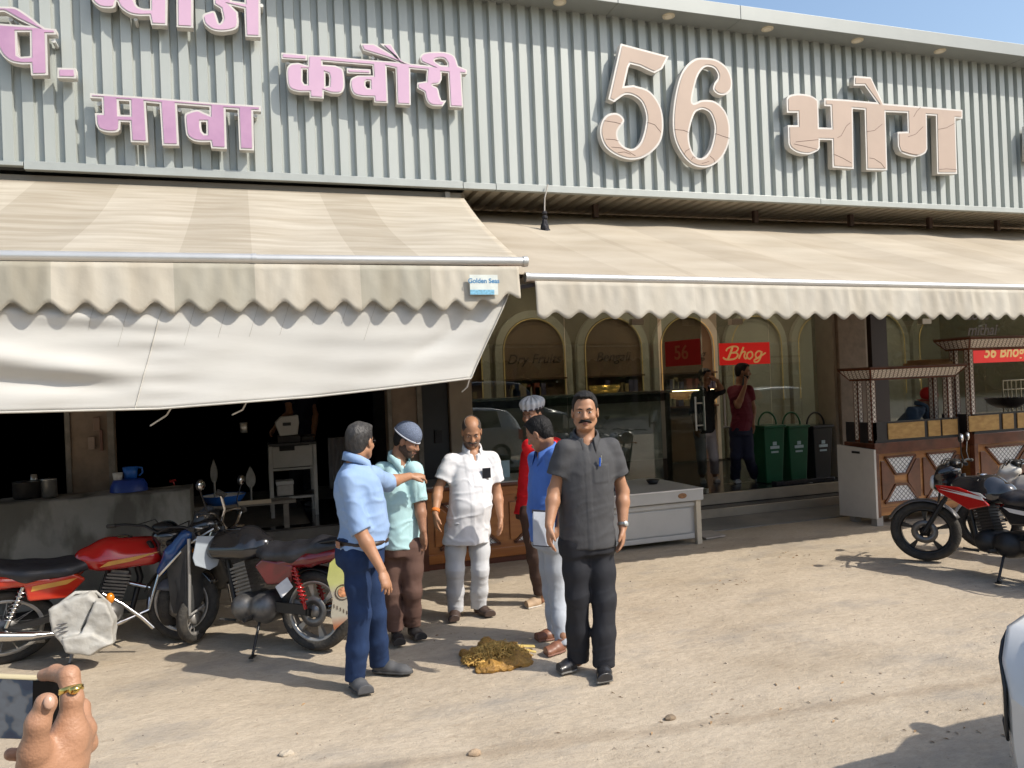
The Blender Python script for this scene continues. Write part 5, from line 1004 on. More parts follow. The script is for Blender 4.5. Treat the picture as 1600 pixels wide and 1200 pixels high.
# black and maroon motorcycle, rear wheel toward the camera
rear=atz(496,1016); sc_=.93; d=nrm(V(-.80,.60,0)); 
motorcycle('black and maroon motorcycle with its rear wheel behind the pointing man',(float(rear[0]),float(rear[1]),0),math.atan2(d[1],d[0]),sc_,dict(tank=blk_p,tail=maroon,side=maroon,guard=blk_p,cowl=blk_p,rim=alloyg,engine=engm,fork=chrome,bar=chrome,shock=redp),steer=.25,lean=.07,o=dict(spokes=6,rdisc=True,rw=.12,stand=1,exhaust=-1))
def keep(o,root):
    o.parent=root; o.matrix_parent_inverse=Matrix.LocRotScale(root.location,root.rotation_euler,root.scale).inverted()
bm_=[x for x in sc.objects if x.name.startswith('motorcycle') and 'maroon' in x.get('label','')][0]
P=[at(*p) for p in ((430,917,5.62),(449,902,5.66),(458,917,5.62),(440,935,5.58))]; n_=V(0,.008,0); mb=MB(); mb.add(P+[p+n_ for p in P],[(0,1,2,3),(7,6,5,4)]+[(i,4+i,4+(i+1)%4,(i+1)%4) for i in range(4)]); keep(mb.build('number_plate',platew,None,bevel=.002),bm_)
q=at(457,917,5.55); 
# painted mud flap leaning by the wheel
mfp=[(530,866),(515,880),(511,905),(520,935),(517,960),(522,985),(548,962),(556,930),(556,880)]
mf=wthing('advert_board','torn yellow and white paper poster hanging beside the rear wheel','poster',at(535,960,5.38)); 
mb=MB(); mb.prism([tuple(at(p[0],p[1],5.38)[[0,2]]) for p in mfp],lambda p:V(p[0],5.385,p[1]),lambda p:V(p[0],5.377,p[1])); 
def poster():
    m=mk('poster_paper',(.60,.58,.52),.6,var=.08,vs=20); n=m.node_tree; L=n.links; b=n.nodes['Principled BSDF']; src=b.inputs['Base Color'].links[0].from_socket; tc=n.nodes['Texture Coordinate']; s_=n.nodes.new('ShaderNodeSeparateXYZ'); L.new(tc.outputs['Object'],s_.inputs[0])
    z0=at(525,1000,5.38)[2]; z1=at(525,866,5.38)[2]; mr=n.nodes.new('ShaderNodeMapRange'); mr.inputs[1].default_value=z0; mr.inputs[2].default_value=z1; L.new(s_.outputs[2],mr.inputs[0]); r=n.nodes.new('ShaderNodeValToRGB'); e=r.color_ramp.elements; e[0].position=0; e[0].color=(.5,.12,.04,1); e[1].position=1; e[1].color=(.62,.66,.20,1); 
    for p,cc in ((.16,(.52,.2,.1,1)),(.28,(.6,.58,.52,1)),(.55,(.6,.56,.5,1)),(.66,(.66,.70,.30,1))): q=e.new(p); q.color=cc
    L.new(mr.outputs[0],r.inputs[0]); mx=n.nodes.new('ShaderNodeMix'); mx.data_type='RGBA'; mx.blend_type='MULTIPLY'; mx.inputs[0].default_value=.9; L.new(r.outputs[0],mx.inputs[6]); L.new(src,mx.inputs[7]); L.new(mx.outputs[2],b.inputs['Base Color']); return m
mb.build('paper',poster(),mf)
mb=MB(); q=at(536,925,5.374); mb.tube([q+V(.05*math.cos(a),0,.05*math.sin(a)) for a in np.linspace(0,6.28,25)[:-1]],.0035,6,closed=True); mb.build('printed_ring',mk('ring_ink',(.10,.07,.05),.6),mf); mb=MB(); mb.ell(q,.036,.001,.036,16); mb.build('printed_disc',mk('disc_orange',(.52,.24,.12),.6,var=.6,vs=60),mf)
mb=MB()
for k in range(6): q=at(522+5*k,947+2.5*k,5.374); mb.bar(q-V(0,0,.012),q+V(0,0,.012),.006,.001,(0,1,0))
mb.build('printed_marks',MATS['ring_ink'],mf)
# moped with leg shield standing between the two
mp=wthing('moped','blue and black moped with chrome handlebar standing between the two motorcycles','moped',atz(303,1000),'motorcycles parked in the yard')
bluep=mk('blue_moped_paint',(.020,.065,.20),.25,var=.15,vs=5,coat=.5); shieldm=mk('shield_plastic',(.028,.030,.033),.45,var=.3,vs=8,tint=(.06,.06,.06)); plg=mk('pale_grey_plastic',(.36,.40,.44),.4,var=.06)
Yw=6.28; wc_=at(303,975,Yw); th=R(62); Mw=rotm(0,0,th); rw=.185
wroot=bpy.data.objects.new('wheel',None); sc.collection.objects.link(wroot); wroot.parent=mp; wroot.matrix_parent_inverse=Matrix.Translation(-Vector(mp.location)); 
T0=lambda q:V(wc_[0],Yw,rw)+Mw@V(q[0],q[2],q[1])
mb=MB(); mb.lathe([(rw-.055,-.03),(rw-.02,-.038),(rw,0),(rw-.02,.038),(rw-.055,.03),(rw-.06,0),(rw-.055,-.03)],36,T0); mb.build('tyre',rub,wroot)
mb=MB(); mb.lathe([(rw-.075,-.02),(rw-.05,-.03),(rw-.05,.03),(rw-.075,.02),(rw-.075,-.02)],36,T0); mb.lathe([(.0001,-.03),(.05,-.03),(.05,.03),(.0001,.03)],16,T0)
for k in range(12): a=k*math.pi/6; mb.tube([T0(V(.03*math.cos(a),.03*math.sin(a),0)),T0(V((rw-.07)*math.cos(a),(rw-.07)*math.sin(a),0))],.003,4,0,False)
mb.build('rim',alloyg,wroot)
A=lambda px,py,Y:at(px,py,Y)
def plate3(pts,th_,mat,name,bev=.01):
    P=[A(*p) for p in pts]; n_=nrm(np.cross(P[1]-P[0],P[2]-P[0])); n=len(P); mb=MB(); mb.add(P+[p+n_*th_ for p in P],[tuple(range(n)),tuple(range(n,2*n))[::-1]]+[(i,(i+1)%n,n+(i+1)%n,n+i) for i in range(n)]); return mb.build(name,mat,mp,bevel=bev,seg=3)
plate3([(294,848,6.16),(262,880,6.30),(268,938,6.34),(274,958,6.34),(294,958,6.18)],.02,shieldm,'leg_shield'); plate3([(296,848,6.16),(326,884,6.34),(327,925,6.36),(312,948,6.30),(296,960,6.18)],.02,shieldm,'leg_shield')
mb=MB(); mb.tube([A(295,842,6.15),A(296,905,6.14),A(296,962,6.16)],.012,8); mb.tube([A(296,962,6.17),A(318,946,6.28)],.010,6); mb.build('shield_edge',mk('shield_edge_metal',(.40,.39,.37),.35,.5),mp)
S=SDF(A(285,850,6.3)-.5,A(285,850,6.3)+.5,.009); S.chain([A(252,892,6.35),A(270,865,6.30),A(290,838,6.28)],[.035,.06,.05],.03); S.cut(A(270,870,6.2),A(270,870,6.2)-A(270,870,6.3)); S.build('front_panel',bluep,mp)
mb=MB(); mb.tube([A(248,900,6.26),A(262,885,6.22),A(292,852,6.18),A(334,826,6.20)],.011,8); mb.tube([A(248,898,6.26),A(240,925,6.24),A(233,952,6.22)],.011,8); mb.build('side_trim',chrome,mp)
S=SDF(A(300,815,6.3)-.4,A(300,815,6.3)+.4,.009); S.chain([A(298,838,6.32),A(318,812,6.35),A(326,798,6.38)],[.055,.065,.045],.03); S.build('fork_cowl',mk('dark_cowl',(.045,.05,.06),.4,var=.2,vs=6),mp)
plate3([(308,838,6.10),(338,838,6.14),(352,848,6.16),(340,884,6.14),(328,891,6.12),(305,884,6.08),(301,872,6.08)],.012,plg,'number_board',.006)
mb=MB(); mb.tube([A(345,772,6.30),A(351,795,6.30),A(346,815,6.32),A(355,828,6.35),A(370,818,6.55),A(376,800,6.6)],.012,8); mb.tube([A(345,830,6.32),A(330,812,6.3)],.012,8); hb=mb.build('handlebar',chrome,mp)
mb=MB(); mb.tube([A(338,768,6.30),A(347,772,6.30),A(352,776,6.3)],.022,8); mb.build('grip',rub,hb); mb=MB(); mb.tube([A(372,802,6.6),A(384,796,6.65)],.018,8); mb.build('grip',rub,hb)
mb=MB(); mb.tube([V(wc_[0],Yw,rw),A(303,945,6.3),A(318,880,6.35),A(335,820,6.35)],.024,8); mb.build('fork',frm,mp)
S=SDF(A(340,850,6.75)-.7,A(340,850,6.75)+.7,.012); S.chain([A(330,860,6.5),A(345,905,6.7),A(372,905,7.2)],[.05,.07,.07],.05); S.chain([A(352,838,6.75),A(385,845,7.25)],[.05,.08],.05); S.build('body',shieldm,mp)
# black motorcycle on the right
fr=atz(1446,876); loc,rz=place(fr,(.10,-.99),1.0)
kb=motorcycle('black motorcycle with red and white stripes in front of the food carts',loc,rz,1.0,dict(tank=mk('glossy_black_tank',(.02,.021,.024),.10,coat=.8,var=.05),tail=blk_p,side=blk_p,guard=mk('dark_silver_guard',(.13,.125,.125),.35,.4),cowl=blk_p,rim=alloyb,shroud=redp,graphic=whitst,engine=engb,casing=engb,fork=engb,stripe=whitst,exh=engb),steer=.55,lean=.06,o=dict(spokes=5,shroud=True,stand=1,exhaust=-1,fw=.10))
kb.scale=(1.,1.,.93)
# pale scooter behind it, cut by the right edge
loc2=(loc[0]+.86,loc[1]+.12,0.)
whb=motorcycle('pale grey motorcycle with a dark visor partly hidden at the right edge',loc2,rz,.95,dict(tank=mk('pale_grey_paint',(.42,.40,.37),.3,coat=.4),tail=blk_p,side=blk_p,guard=platew,cowl=mk('pale_cowl',(.46,.44,.40),.3,coat=.4),rim=alloyb,engine=engb,exh=engb),steer=.6,lean=.05,o=dict(mirrors=False))
whb.scale=(.95,.95,.86)
# ================================================================ PEOPLE
def skin(name,c): return mk(name,c,.5,var=.10,vs=14,bump=.05,bs=60,spec=.4)
eyew=mk('eye_white',(.55,.52,.48),.3,var=0); eyed=mk('eye_dark',(.012,.008,.006),.2,var=0); hairb=mk('black_hair',(.009,.008,.008),.55,var=.5,vs=70,stretch=(1,1,.3),bump=.5,bs=150,spec=.25)
hairg=mk('grey_black_hair',(.045,.041,.038),.5,var=.5,vs=60,stretch=(1,1,.3),bump=.3,bs=150,tint=(.012,.011,.011)); hairs=mk('short_grey_hair',(.10,.08,.07),.6,var=.5,vs=60,bump=.5,bs=120,tint=(.03,.022,.018)); lipm=mk('lips',(.20,.075,.055),.45,var=.1)
def cloth(name,c,rough=.85,var=.05,bump=.22,tint=None): return mk(name,c,rough,var=var,vs=9,bump=bump,bs=17,spec=.25,tint=tint,stretch=(1,1,.6))
def hand(S,wr,tip,pn,side,curl=.35,s=1.,spread=1.,thumb=.6):
    # wr wrist, tip approximate fingertip, pn direction the palm faces, side direction of the thumb
    wr=np.asarray(wr,float); d=nrm(np.asarray(tip,float)-wr); pn=nrm(pn-d*(pn@d)); sd=nrm(np.cross(d,pn)); sd=sd if sd@np.asarray(side,float)>0 else -sd
    S.cone(wr,wr+d*.055*s,.024*s,.034*s,.012,(pn,.62)); S.cone(wr+d*.055*s-sd*.002,wr+d*.09*s,.036*s,.038*s,.01,(pn,.52))
    for i,(o,l,r) in enumerate(((.030,.070,.0092),(.0105,.078,.0096),(-.010,.072,.0092),(-.029,.056,.0082))):
        p=wr+(d*(.088-.004*abs(i-1.2))+sd*o)*s; a=curl*(.8+.18*i); dr=nrm(d+sd*(o*2.2*spread))
        for k,f in enumerate((.45,.31,.24)):
            dr=nrm(dr*math.cos(a*(.55 if k==0 else 1))+pn*math.sin(a*(.55 if k==0 else 1))); q=p+dr*l*f*s; S.cone(p,q,(r-.0006*k)*s,(r-.0006*(k+1))*s,.004); p=q
    p=wr+(d*.026+sd*.022+pn*.004)*s; q=p+nrm(d*.75+sd*.62*thumb+pn*.25)*.042*s; S.cone(p,q,.0145*s,.0118*s,.01); S.cone(q,q+nrm(d*.95+sd*.15+pn*.3)*.036*s,.0115*s,.0088*s,.004)
def frame(f,up=(0,0,1),roll=0.):
    f=nrm(f); r=nrm(np.cross(f,up)); u=np.cross(r,f)
    if roll: r,u=r*math.cos(roll)+u*math.sin(roll),u*math.cos(roll)-r*math.sin(roll)
    return np.array([r,f,u]).T       # columns: right, forward, up
def head(S,c,F,s,wide=1.,jaw=1.):
    T=lambda x,y,z:c+F@(np.array([x*wide,y,z])*s)
    E=lambda p,r,k,op='u':S.ell(T(*p),np.array(r)*s*np.array([wide,1,1]),k,F,op)
    E((0,-.012,.036),(.074,.096,.083),.02); E((0,.020,-.030),(.061,.068,.082),.03); E((0,.046,-.088),(.033*jaw,.034,.028),.03)
    S.cone(T(-.05,-.005,-.06),T(-.02,.05,-.09),.022*s,.02*s,.03); S.cone(T(.05,-.005,-.06),T(.02,.05,-.09),.022*s,.02*s,.03)
    S.cone(T(-.034,.076,.018),T(.034,.076,.018),.013*s,.013*s,.014)
    for sx in (-1,1):
        E((sx*.031,.094,.000),(.019,.016,.011),.012,'s'); E((sx*.031,.070,-.001),(.0145,.0145,.0125),.004)
        E((sx*.038,.058,-.030),(.026,.026,.022),.02); E((sx*.077,-.004,-.010),(.010,.021,.032),.006); E((sx*.083,.004,-.008),(.005,.011,.018),.004,'s')
    S.cone(T(0,.083,.006),T(0,.104,-.032),.0085*s,.0135*s,.010)
    for sx in (-1,1): E((sx*.0125,.096,-.036),(.010,.012,.009),.006)
    E((0,.090,-.064),(.023,.012,.0065),.005); E((0,.088,-.073),(.020,.012,.007),.004); E((0,.097,-.0685),(.021,.006,.0018),.003,'s'); E((0,.080,-.098),(.016,.014,.012),.012)
    return T
def hairobj(c,F,s,kind,mat,root,wide=1.,lowcap=.04,tcap=.1):
    if kind is None: return
    S=SDF(c-.17*s,c+.18*s,.0045)
    T=lambda x,y,z:c+F@(np.array([x*wide,y,z])*s)
    t=.0095 if kind!='bald' else .005
    S.ell(T(0,-.016,.036+t*.45),np.array([(.074+t*.75)*wide,.096+t,.083+t])*s,.01,F); S.ell(T(0,-.05,-.02),np.array([.066*wide,.058,.07])*s,.03,F)
    if kind in('full','side'): S.ell(T(.010,.042,.092),np.array([.054*wide,.040,.026])*s,.02,F)
    sl,P=S.sub(c-.4,c+.4); q=[P[i]-c[i] for i in range(3)]; lx,ly,lz=[(q[0]*F[0,j]+q[1]*F[1,j]+q[2]*F[2,j])/s for j in range(3)]
    if kind=='bald': line=np.interp(ly,[-.1,-.06,.0,.03,.06,.09],[-.07,-.06,-.02,.01,.08,.2])
    else: line=np.interp(ly,[-.1,-.06,-.035,-.01,.015,.035,.055,.075,.10],[-.078,-.072,-.06,.012,-.012,.020,.070,.088,.094])
    if kind!='bald': line=line+np.where(ly>.015,.016*np.exp(-((np.abs(lx)-.047)/.017)**2)+.004*np.sin(lx*210+1),0)
    d=(line-lz)*.75*s; S.f[sl]=smax(S.f[sl],d,.006)
    if kind=='bald': S.ell(T(0,.02,.115),np.array([.058*wide,.095,.06])*s,.012,F,'s')
    fr=210
    S.disp(lambda P:(.0018 if kind!='bald' else .0012)*wob(P,(1,1,.6),fr,int(abs(c[0])*100))+(.0026*wob(P,(1,1,.35),95,int(abs(c[1])*100)) if kind!='bald' else 0))
    if kind=='cap': S.cut(T(0,-.016,lowcap),F@nrm(np.array([0,tcap,1.])),.004)
    S.build('hair',mat,root,1)
def headparts(c,F,s,root,wide=1.,mous=None,beard=None,brow=hairb,glasses=False):
    T=lambda x,y,z:c+F@(np.array([x*wide,y,z])*s)
    for sx in (-1,1):
        mb=MB(); mb.ell(T(sx*.031,.0745,-.001),.0125*s,.0118*s,.0075*s,12,0,F); mb.ell(T(sx*.031,.0835,-.001),.0055*s,.0040*s,.0058*s,10,1,F); mb.build('eye',[eyew,eyed],root)
        mb=MB(); mb.tube([T(sx*.014,.0915,.017),T(sx*.030,.0895,.022),T(sx*.048,.076,.016)],[.0034*s,.0045*s,.0025*s],6); mb.build('eyebrow',brow,root)
    mb=MB(); mb.ell(T(0,.0915,-.0645),.021*s,.0115*s,.0045*s,12,0,F); mb.ell(T(0,.0895,-.0725),.018*s,.0115*s,.0052*s,12,0,F); mb.build('lips',lipm,root)
    if mous:
        S=SDF(c-.2,c+.2,.003); S.chain([T(-.037,.073,-.064),T(-.020,.091,-.054),T(0,.099,-.0485),T(.020,.091,-.054),T(.037,.073,-.064)],[.005*s,.0088*s,.0095*s,.0088*s,.005*s],.004); S.disp(lambda P:.0012*wob(P,(1,1,1),300,5)); S.build('moustache',mous,root,1)
    if beard:
        S=SDF(c-.2,c+.2,.004); k=.0035*s
        S.ell(T(0,.020,-.030),np.array([.061*wide,.068,.082])*s+k,.02,F); S.ell(T(0,.046,-.088),np.array([.033,.034,.028])*s+k,.03,F); S.cone(T(-.05,-.005,-.06),T(-.02,.05,-.09),.022*s+k,.02*s+k,.03); S.cone(T(.05,-.005,-.06),T(.02,.05,-.09),.022*s+k,.02*s+k,.03)
        sl,P=S.sub(c-.4,c+.4); q=[P[i]-c[i] for i in range(3)]; lx,ly,lz=[(q[0]*F[0,j]+q[1]*F[1,j]+q[2]*F[2,j])/s for j in range(3)]
        line=np.interp(np.abs(lx),[0,.02,.03,.05,.07],[-.078,-.075,-.05,-.03,.0]); S.f[sl]=smax(S.f[sl],np.maximum(lz-line,-.02-ly)*s,.006); S.build('beard',beard,root,1)
    if glasses:
        mb=MB()
        for sx in (-1,1):
            mb.tube([T(sx*.031+.021*math.cos(a),.098,.0+.016*math.sin(a)) for a in np.linspace(0,6.28,17)[:-1]],.0016*s,6,closed=True); mb.tube([T(sx*.052,.096,.004),T(sx*.074,.05,.004),T(sx*.08,-.01,.002)],.0018*s,6)
        mb.tube([T(-.010,.1,.002),T(.010,.1,.002)],.0016*s,6); mb.build('spectacles',mk('dark_frame',(.02,.015,.015),.3),root)
def collar(c,f,mat,root,r=.062,s=1.,open_=.55,drop=.045,lean=.03,h=.038):
    f=nrm(V(f[0],f[1],0)); sd=V(-f[1],f[0],0); P=[]; n=36
    for i in range(n+1):
        a=open_+(2*math.pi-2*open_)*i/n; fr=max(0,math.cos(a)); dx=f*math.cos(a)*r*1.08+sd*math.sin(a)*r; dirv=nrm(dx); tip=max(0,1-min(i,n-i)/5.)
        zb=-lean*math.cos(a)-.012; row=[c+dx+V(0,0,zb-.02),c+dx*1.02+V(0,0,zb+h*(1-.35*fr)),c+dx*1.12+V(0,0,zb+h*.92*(1-.35*fr)),c+dx*1.28+dirv*.010*tip+V(0,0,zb-.002-drop*.25-drop*tip-.012*fr),]
        P.append([tuple(q) for q in row])
    mb=MB(); mb.grid(P); o=mb.build('collar',mat,root,solid=.004); return o
def shoe(heel,toe,gz,mat,root,s=1.,h=.085,sole=None,name='shoe'):
    d=nrm(V(toe[0]-heel[0],toe[1]-heel[1],0)); L=.265*s; hl=V(heel[0],heel[1],gz); up=V(0,0,1)
    S=SDF(hl-.2,hl+d*L+.2,.005)
    S.cone(hl+d*.035*s+up*.030,hl+d*.12*s+up*.034,.036*s,.042*s,.015); S.cone(hl+d*.12*s+up*.030,hl+d*.20*s+up*.024,.044*s,.042*s,.015,(up,.75)); S.cone(hl+d*.20*s+up*.022,hl+d*.235*s+up*.018,.041*s,.030*s,.015,(up,.62))
    S.cone(hl+d*.04*s+up*.045,hl+d*.055*s+up*h,.036*s,.040*s,.015); S.cut(hl+up*.004,-up); S.cut(hl+up*(h+.004),up)
    o=S.build(name,mat,root)
    if sole:
        S=SDF(hl-.2,hl+d*L+.2,.005); S.cone(hl+d*.035*s+up*.01,hl+d*.12*s+up*.01,.041*s,.043*s,.015); S.cone(hl+d*.12*s+up*.01,hl+d*.20*s+up*.01,.047*s,.046*s,.015); S.cone(hl+d*.20*s+up*.01,hl+d*.235*s+up*.01,.044*s,.033*s,.015); S.cut(hl+up*.002,-up); S.cut(hl+up*.016,up,.002); S.build('sole',sole,o,1)
    return hl+d*.05*s+up*.09*s
TSEC=((-.10,.180,.135,0),(0,.178,.132,0),(.25,.170,.128,.0),(.5,.174,.130,0),(.70,.182,.124,0),(.80,.178,.112,0),(.87,.158,.096,0),(.94,.118,.076,0),(1.0,.078,.064,0))
def person(label,J,o):
    g=o.get('gz',0.); s=o.get('s',1.); Y0=o['Y']; f=nrm(V(o['f'][0],o['f'][1],0)); yaw=math.atan2(f[0],-f[1]); wid=V(-f[1],f[0],0); up=V(0,0,1)
    K={}
    for k,v in J.items():
        if k[:4] in('heel','toeA','toeB'): K[k]=atz(v[0],v[1],g) if len(v)==2 else V(*v)
        elif len(v)==4: K[k]=V(*v[:3])
        else: K[k]=at(v[0],v[1],v[2] if len(v)>2 else Y0)
    base=(K['heelA']+K['heelB'])/2; base[2]=g
    root=wthing('person',label,'person',base,o.get('group')); sk_=o['skin']; pants=o['pants']; shirt=o['shirt']
    an={}
    for q in 'AB': an[q]=shoe(K['heel'+q],K['toe'+q],g,o['shoe'],root,s*o.get('ss',1.08),o.get('sh',.085),o.get('sole'))
    c=K['head']; F=frame(o['hf'],roll=o.get('hroll',0.)); hs=o.get('hs',s); wide=o.get('wide',1.)
    allp=np.array(list(K.values())+list(an.values())); lo=allp.min(0)-.2; hi=allp.max(0)+.2; lo[2]=g-.02
    pel,neck=K['pel'],K['neck']
    # ---- body: one continuous skin
    B=SDF(lo,hi,o.get('res',.005)); T=head(B,c,F,hs,wide,o.get('jaw',1.))
    nk=c+F@(np.array([0,-.035,-.07])*hs); B.chain([neck-up*.03,neck+(nk-neck)*.5+up*.01,nk],[.062*s,.052*s,.052*s],.02); tr=o.get('trim',1.)
    sec=[(pel+(neck-pel)*t+f*(o.get('belly',0)*max(0,1-abs(t-.28)/.4)),(a-.02)*s*o.get('w',1),(b-.02)*s*o.get('dp',1)) for t,a,b,_ in TSEC]
    B.loft(sec,yaw,2.2,.03)
    for q in 'AB':
        sh,el,wr=K['sh'+q]-up*.02,K['el'+q],K['wr'+q]; B.cone(sh,(sh+neck)/2-up*.03,.042*s,.038*s,.02); mid=el+(wr-el)*.3
        B.chain([sh,sh+(el-sh)*.5,el],[.038*s*tr,.040*s*tr,.041*s*tr],.02); B.chain([el,mid,wr],[.041*s*tr,.043*s*tr,.0275*s*tr],.02)
        pn=o.get('pn'+q,(wid if q=='A' else -wid)); hand(B,wr,K['tip'+q],np.asarray(pn,float),np.asarray(o.get('td'+q,f),float),o.get('curl'+q,.3),s*.98)
        B.chain([K['hip'+q],K['kn'+q],an[q]],[.08*s,.055*s,.038*s],.03); B.cone(an[q],an[q]+up*-.05,.036*s,.034*s,.02)
    B.build('body',sk_,root)
    # ---- head details
    hairobj(c,F,hs,o.get('hair'),o.get('hairm',hairb),root,wide,*o.get('hcap',(.04,.1))); headparts(c,F,hs,root,wide,o.get('mous'),o.get('beard'),o.get('brow',hairb),o.get('glasses',False))
    # ---- trousers
    S=SDF((lo[0],lo[1],g),(hi[0],hi[1],pel[2]+.25),.007); pw=o.get('pw',1.); w=o.get('w',1.)*s; dp=o.get('dp',1.)*s
    wtop=o.get('waist',.08 if o.get('tuck') else .02)
    S.loft([(pel-up*.10+f*.0,.178*w,.125*dp),(pel-up*.03,.182*w,.130*dp),(pel+up*wtop*.6+f*o.get('belly',0)*.4,.176*w,.128*dp),(pel+up*wtop+f*o.get('belly',0)*.6,.172*w,.126*dp)],yaw,2.3)
    for q in 'AB':
        hp,kn,a=K['hip'+q],K['kn'+q],an[q]; cf=o.get('cuff',.055); end=a*(1-0)+V(0,0,cf-.09)
        S.chain([hp,hp+(kn-hp)*.5,kn],[.096*s*pw,.084*s*pw,.074*s*pw],.035); S.chain([kn,kn+(end-kn)*.5,end],[.074*s*pw,.071*s*pw*o.get('flare',1),.068*s*pw*o.get('flare',1)],.03)
        S.cut(end+up*.01,-up,.004,lo=end-V(.12,.12,.15),hi=end+V(.12,.12,.04))
    sd_=int(abs(pel[0]*77))
    def pw_(P):
        near=0
        for q in 'AB':
            kz=K['kn'+q][2]; az=an[q][2]; near=near+np.exp(-((P[2]-kz)/.10)**2)+1.3*np.exp(-((P[2]-az-.03)/.09)**2)
        near=near+np.exp(-((P[2]-pel[2]+.05)/.10)**2)
        return -.0035*near*np.maximum(0,.4-np.abs(wob(P,(.7,.7,1.7),30,sd_)))+.0045*wob(P,(1,1,.10),34,sd_+1)-.004*np.maximum(0,.25-np.abs(wob(P,(1,1,.3),26,sd_+2)))+.001
    S.disp(pw_); S.build('trousers',pants,root,1)
    # ---- shirt
    hem=o.get('hem',-.12); S=SDF((lo[0],lo[1],pel[2]-.45),(hi[0],hi[1],neck[2]+.10),.0065)
    sec=[]
    for t,a,b,_ in TSEC:
        t2=hem if t==-.10 else t; bl=o.get('belly',0)*max(0,1-abs(t2-.28)/.42); fl=o.get('flareS',1.) if t2<0 else 1.
        a_=a*o.get('w',1)*s*fl*o.get('ease',1.); b_=b*o.get('dp',1)*s*fl*o.get('ease',1.)
        sec.append((pel+(neck-pel)*t2+f*bl,a_,b_))
    sl=o.get('sleeve',.62); sr=o.get('sr',1.)
    for q in 'AB':
        sh,el,wr=K['sh'+q]-up*.012,K['el'+q],K['wr'+q]
        lq=o.get('sleeve'+q,sl)
        if lq<=1:
            e=sh+(el-sh)*lq; S.cone(sh,sh+(e-sh)*.5,.054*s*(1+(sr-1)*.4),.062*s*sr,.02); S.cone(sh+(e-sh)*.5,e,.062*s*sr,.066*s*sr,.02); d=nrm(el-sh); S.cut(e-d*.012,d,.003,lo=e-.10,hi=e+.10); S.cone(e-d*.04,e+d*.02,.049*s*tr,.056*s*sr,.004,None,'s')
        else:
            e=el+(wr-el)*(lq-1); d=nrm(wr-el); S.cone(sh,el,.058*s*sr,.057*s*sr,.03); S.cone(el,e,.057*s*sr,.053*s*sr,.02)
            if o.get('roll'): S.cone(e-d*.05,e-d*.012,.060*s,.060*s,.006)
            S.cut(e-d*.008,d,.003,lo=e-.09,hi=e+.09)
    for q in 'AB': sh=K['sh'+q]-up*.012; S.cone(sh+nrm(K['el'+q]-sh)*.03,sh,.060*s,.056*s,.03); S.cone(sh,(sh+neck)/2-up*.016,.056*s,.054*s,.03)
    S.loft(sec,yaw,2.25,.03)
    nb=neck+(nk-neck)*.6; S.cone(neck+up*.02+f*.03,nb+up*.06+f*.03,.050*s,.07*s,.01,None,'s')
    if o.get('vneck',True): S.cone(neck+f*.085*s-up*.055,neck+f*.075+up*.03,.008,.04*s,.01,None,'s')
    hz=pel[2]+(neck[2]-pel[2])*hem
    def sw(P):
        u=(P[0]-pel[0])*wid[0]+(P[1]-pel[1])*wid[1]; v=(P[0]-pel[0])*f[0]+(P[1]-pel[1])*f[1]; tz=(P[2]-pel[2])/(neck[2]-pel[2])
        wk=o.get('wr',1.); cr_=wk; d=wk*(.006*wob(P,(.8,.8,.9),14,sd_+3)+.0038*wob(P,(1,1,.25),33,sd_+4))-.002
        cr=o.get('crease',.020)*wk; r1=wob(P,(.5,.5,1.5),20,sd_+7); r2=wob(P,(1.,.8,.9),24,sd_+9)
        d=d-cr*np.maximum(0,.30-np.abs(r1))*(.35+.65*np.exp(-((tz-.22)/.28)**2))-cr*.8*np.maximum(0,.26-np.abs(r2))+.002
        if o.get('tuck'): d=d-.010*np.exp(-((tz-.04)/.05)**2)*(.6+.4*np.sin(u*60+1))
        if o.get('placket',True): d=d-.0025*((np.abs(u)<.016)&(v>.03))
        if o.get('pocket') is not None:
            pu,pt=o['pocket']; d=d-.0038*((np.abs(u-pu*s)<.052*s)&(np.abs(tz-pt)<.095)&(v>.03)).astype(float)
        return d
    S.disp(sw)
    if o.get('hemcurve'): 
        sl_,P=S.sub(lo,hi); u=(P[0]-pel[0])*wid[0]+(P[1]-pel[1])*wid[1]; S.f[sl_]=smax(S.f[sl_],hz+o['hemcurve']*np.cos(np.clip(u/.19,-1,1)*math.pi*.5)*-1+o['hemcurve']-P[2],.004)
    so_=S.build('shirt',shirt,root,1)
    if o.get('collar',True): collar(neck+(nk-neck)*.28+f*.004,f,shirt,root,.070*s,s*1.1,o.get('copen',.5),lean=o.get('clean',.03))
    if o.get('belt'):
        b0=pel+up*(wtop-.035)+f*o.get('belly',0)*.5; mb=MB(); mb.tube([b0+wid*.176*w*math.cos(a)*1.01+f*.128*dp*math.sin(a)*1.03 for a in np.linspace(0,6.28,41)[:-1]],.016,8,closed=True); mb.build('belt',mk('belt_leather',(.035,.018,.010),.4),root)
    return root,K,F,T,an,wid,f
def band(c,d,r,h,mat,root,name,th=.004,face=None):
    d=nrm(d); x=nrm(np.cross(d,(0.3,1,.2))); y=np.cross(d,x); mb=MB(); M=np.array([x,y,d]).T
    mb.lathe([(r,-h/2),(r+th,-h/2),(r+th,h/2),(r,h/2)],20,lambda q:c+M@q); o_=mb.build(name,mat,root)
    if face is not None:
        fn=nrm(face-d*(face@d)); M2=np.array([nrm(np.cross(fn,d)),d,fn]).T; mb=MB(); mb.lathe([(.017,0),(.018,.006),(.014,.009),(.0001,.009)],18,lambda q:c+fn*(r+.001)+M2@q); mb.build('dial',mk('watch_dial',(.45,.45,.42),.25,.5),o_)
    return o_
sk1=skin('skin_warm',(.36,.185,.105)); sk2=skin('skin_brown',(.29,.145,.085)); sk3=skin('skin_deep',(.235,.115,.068))
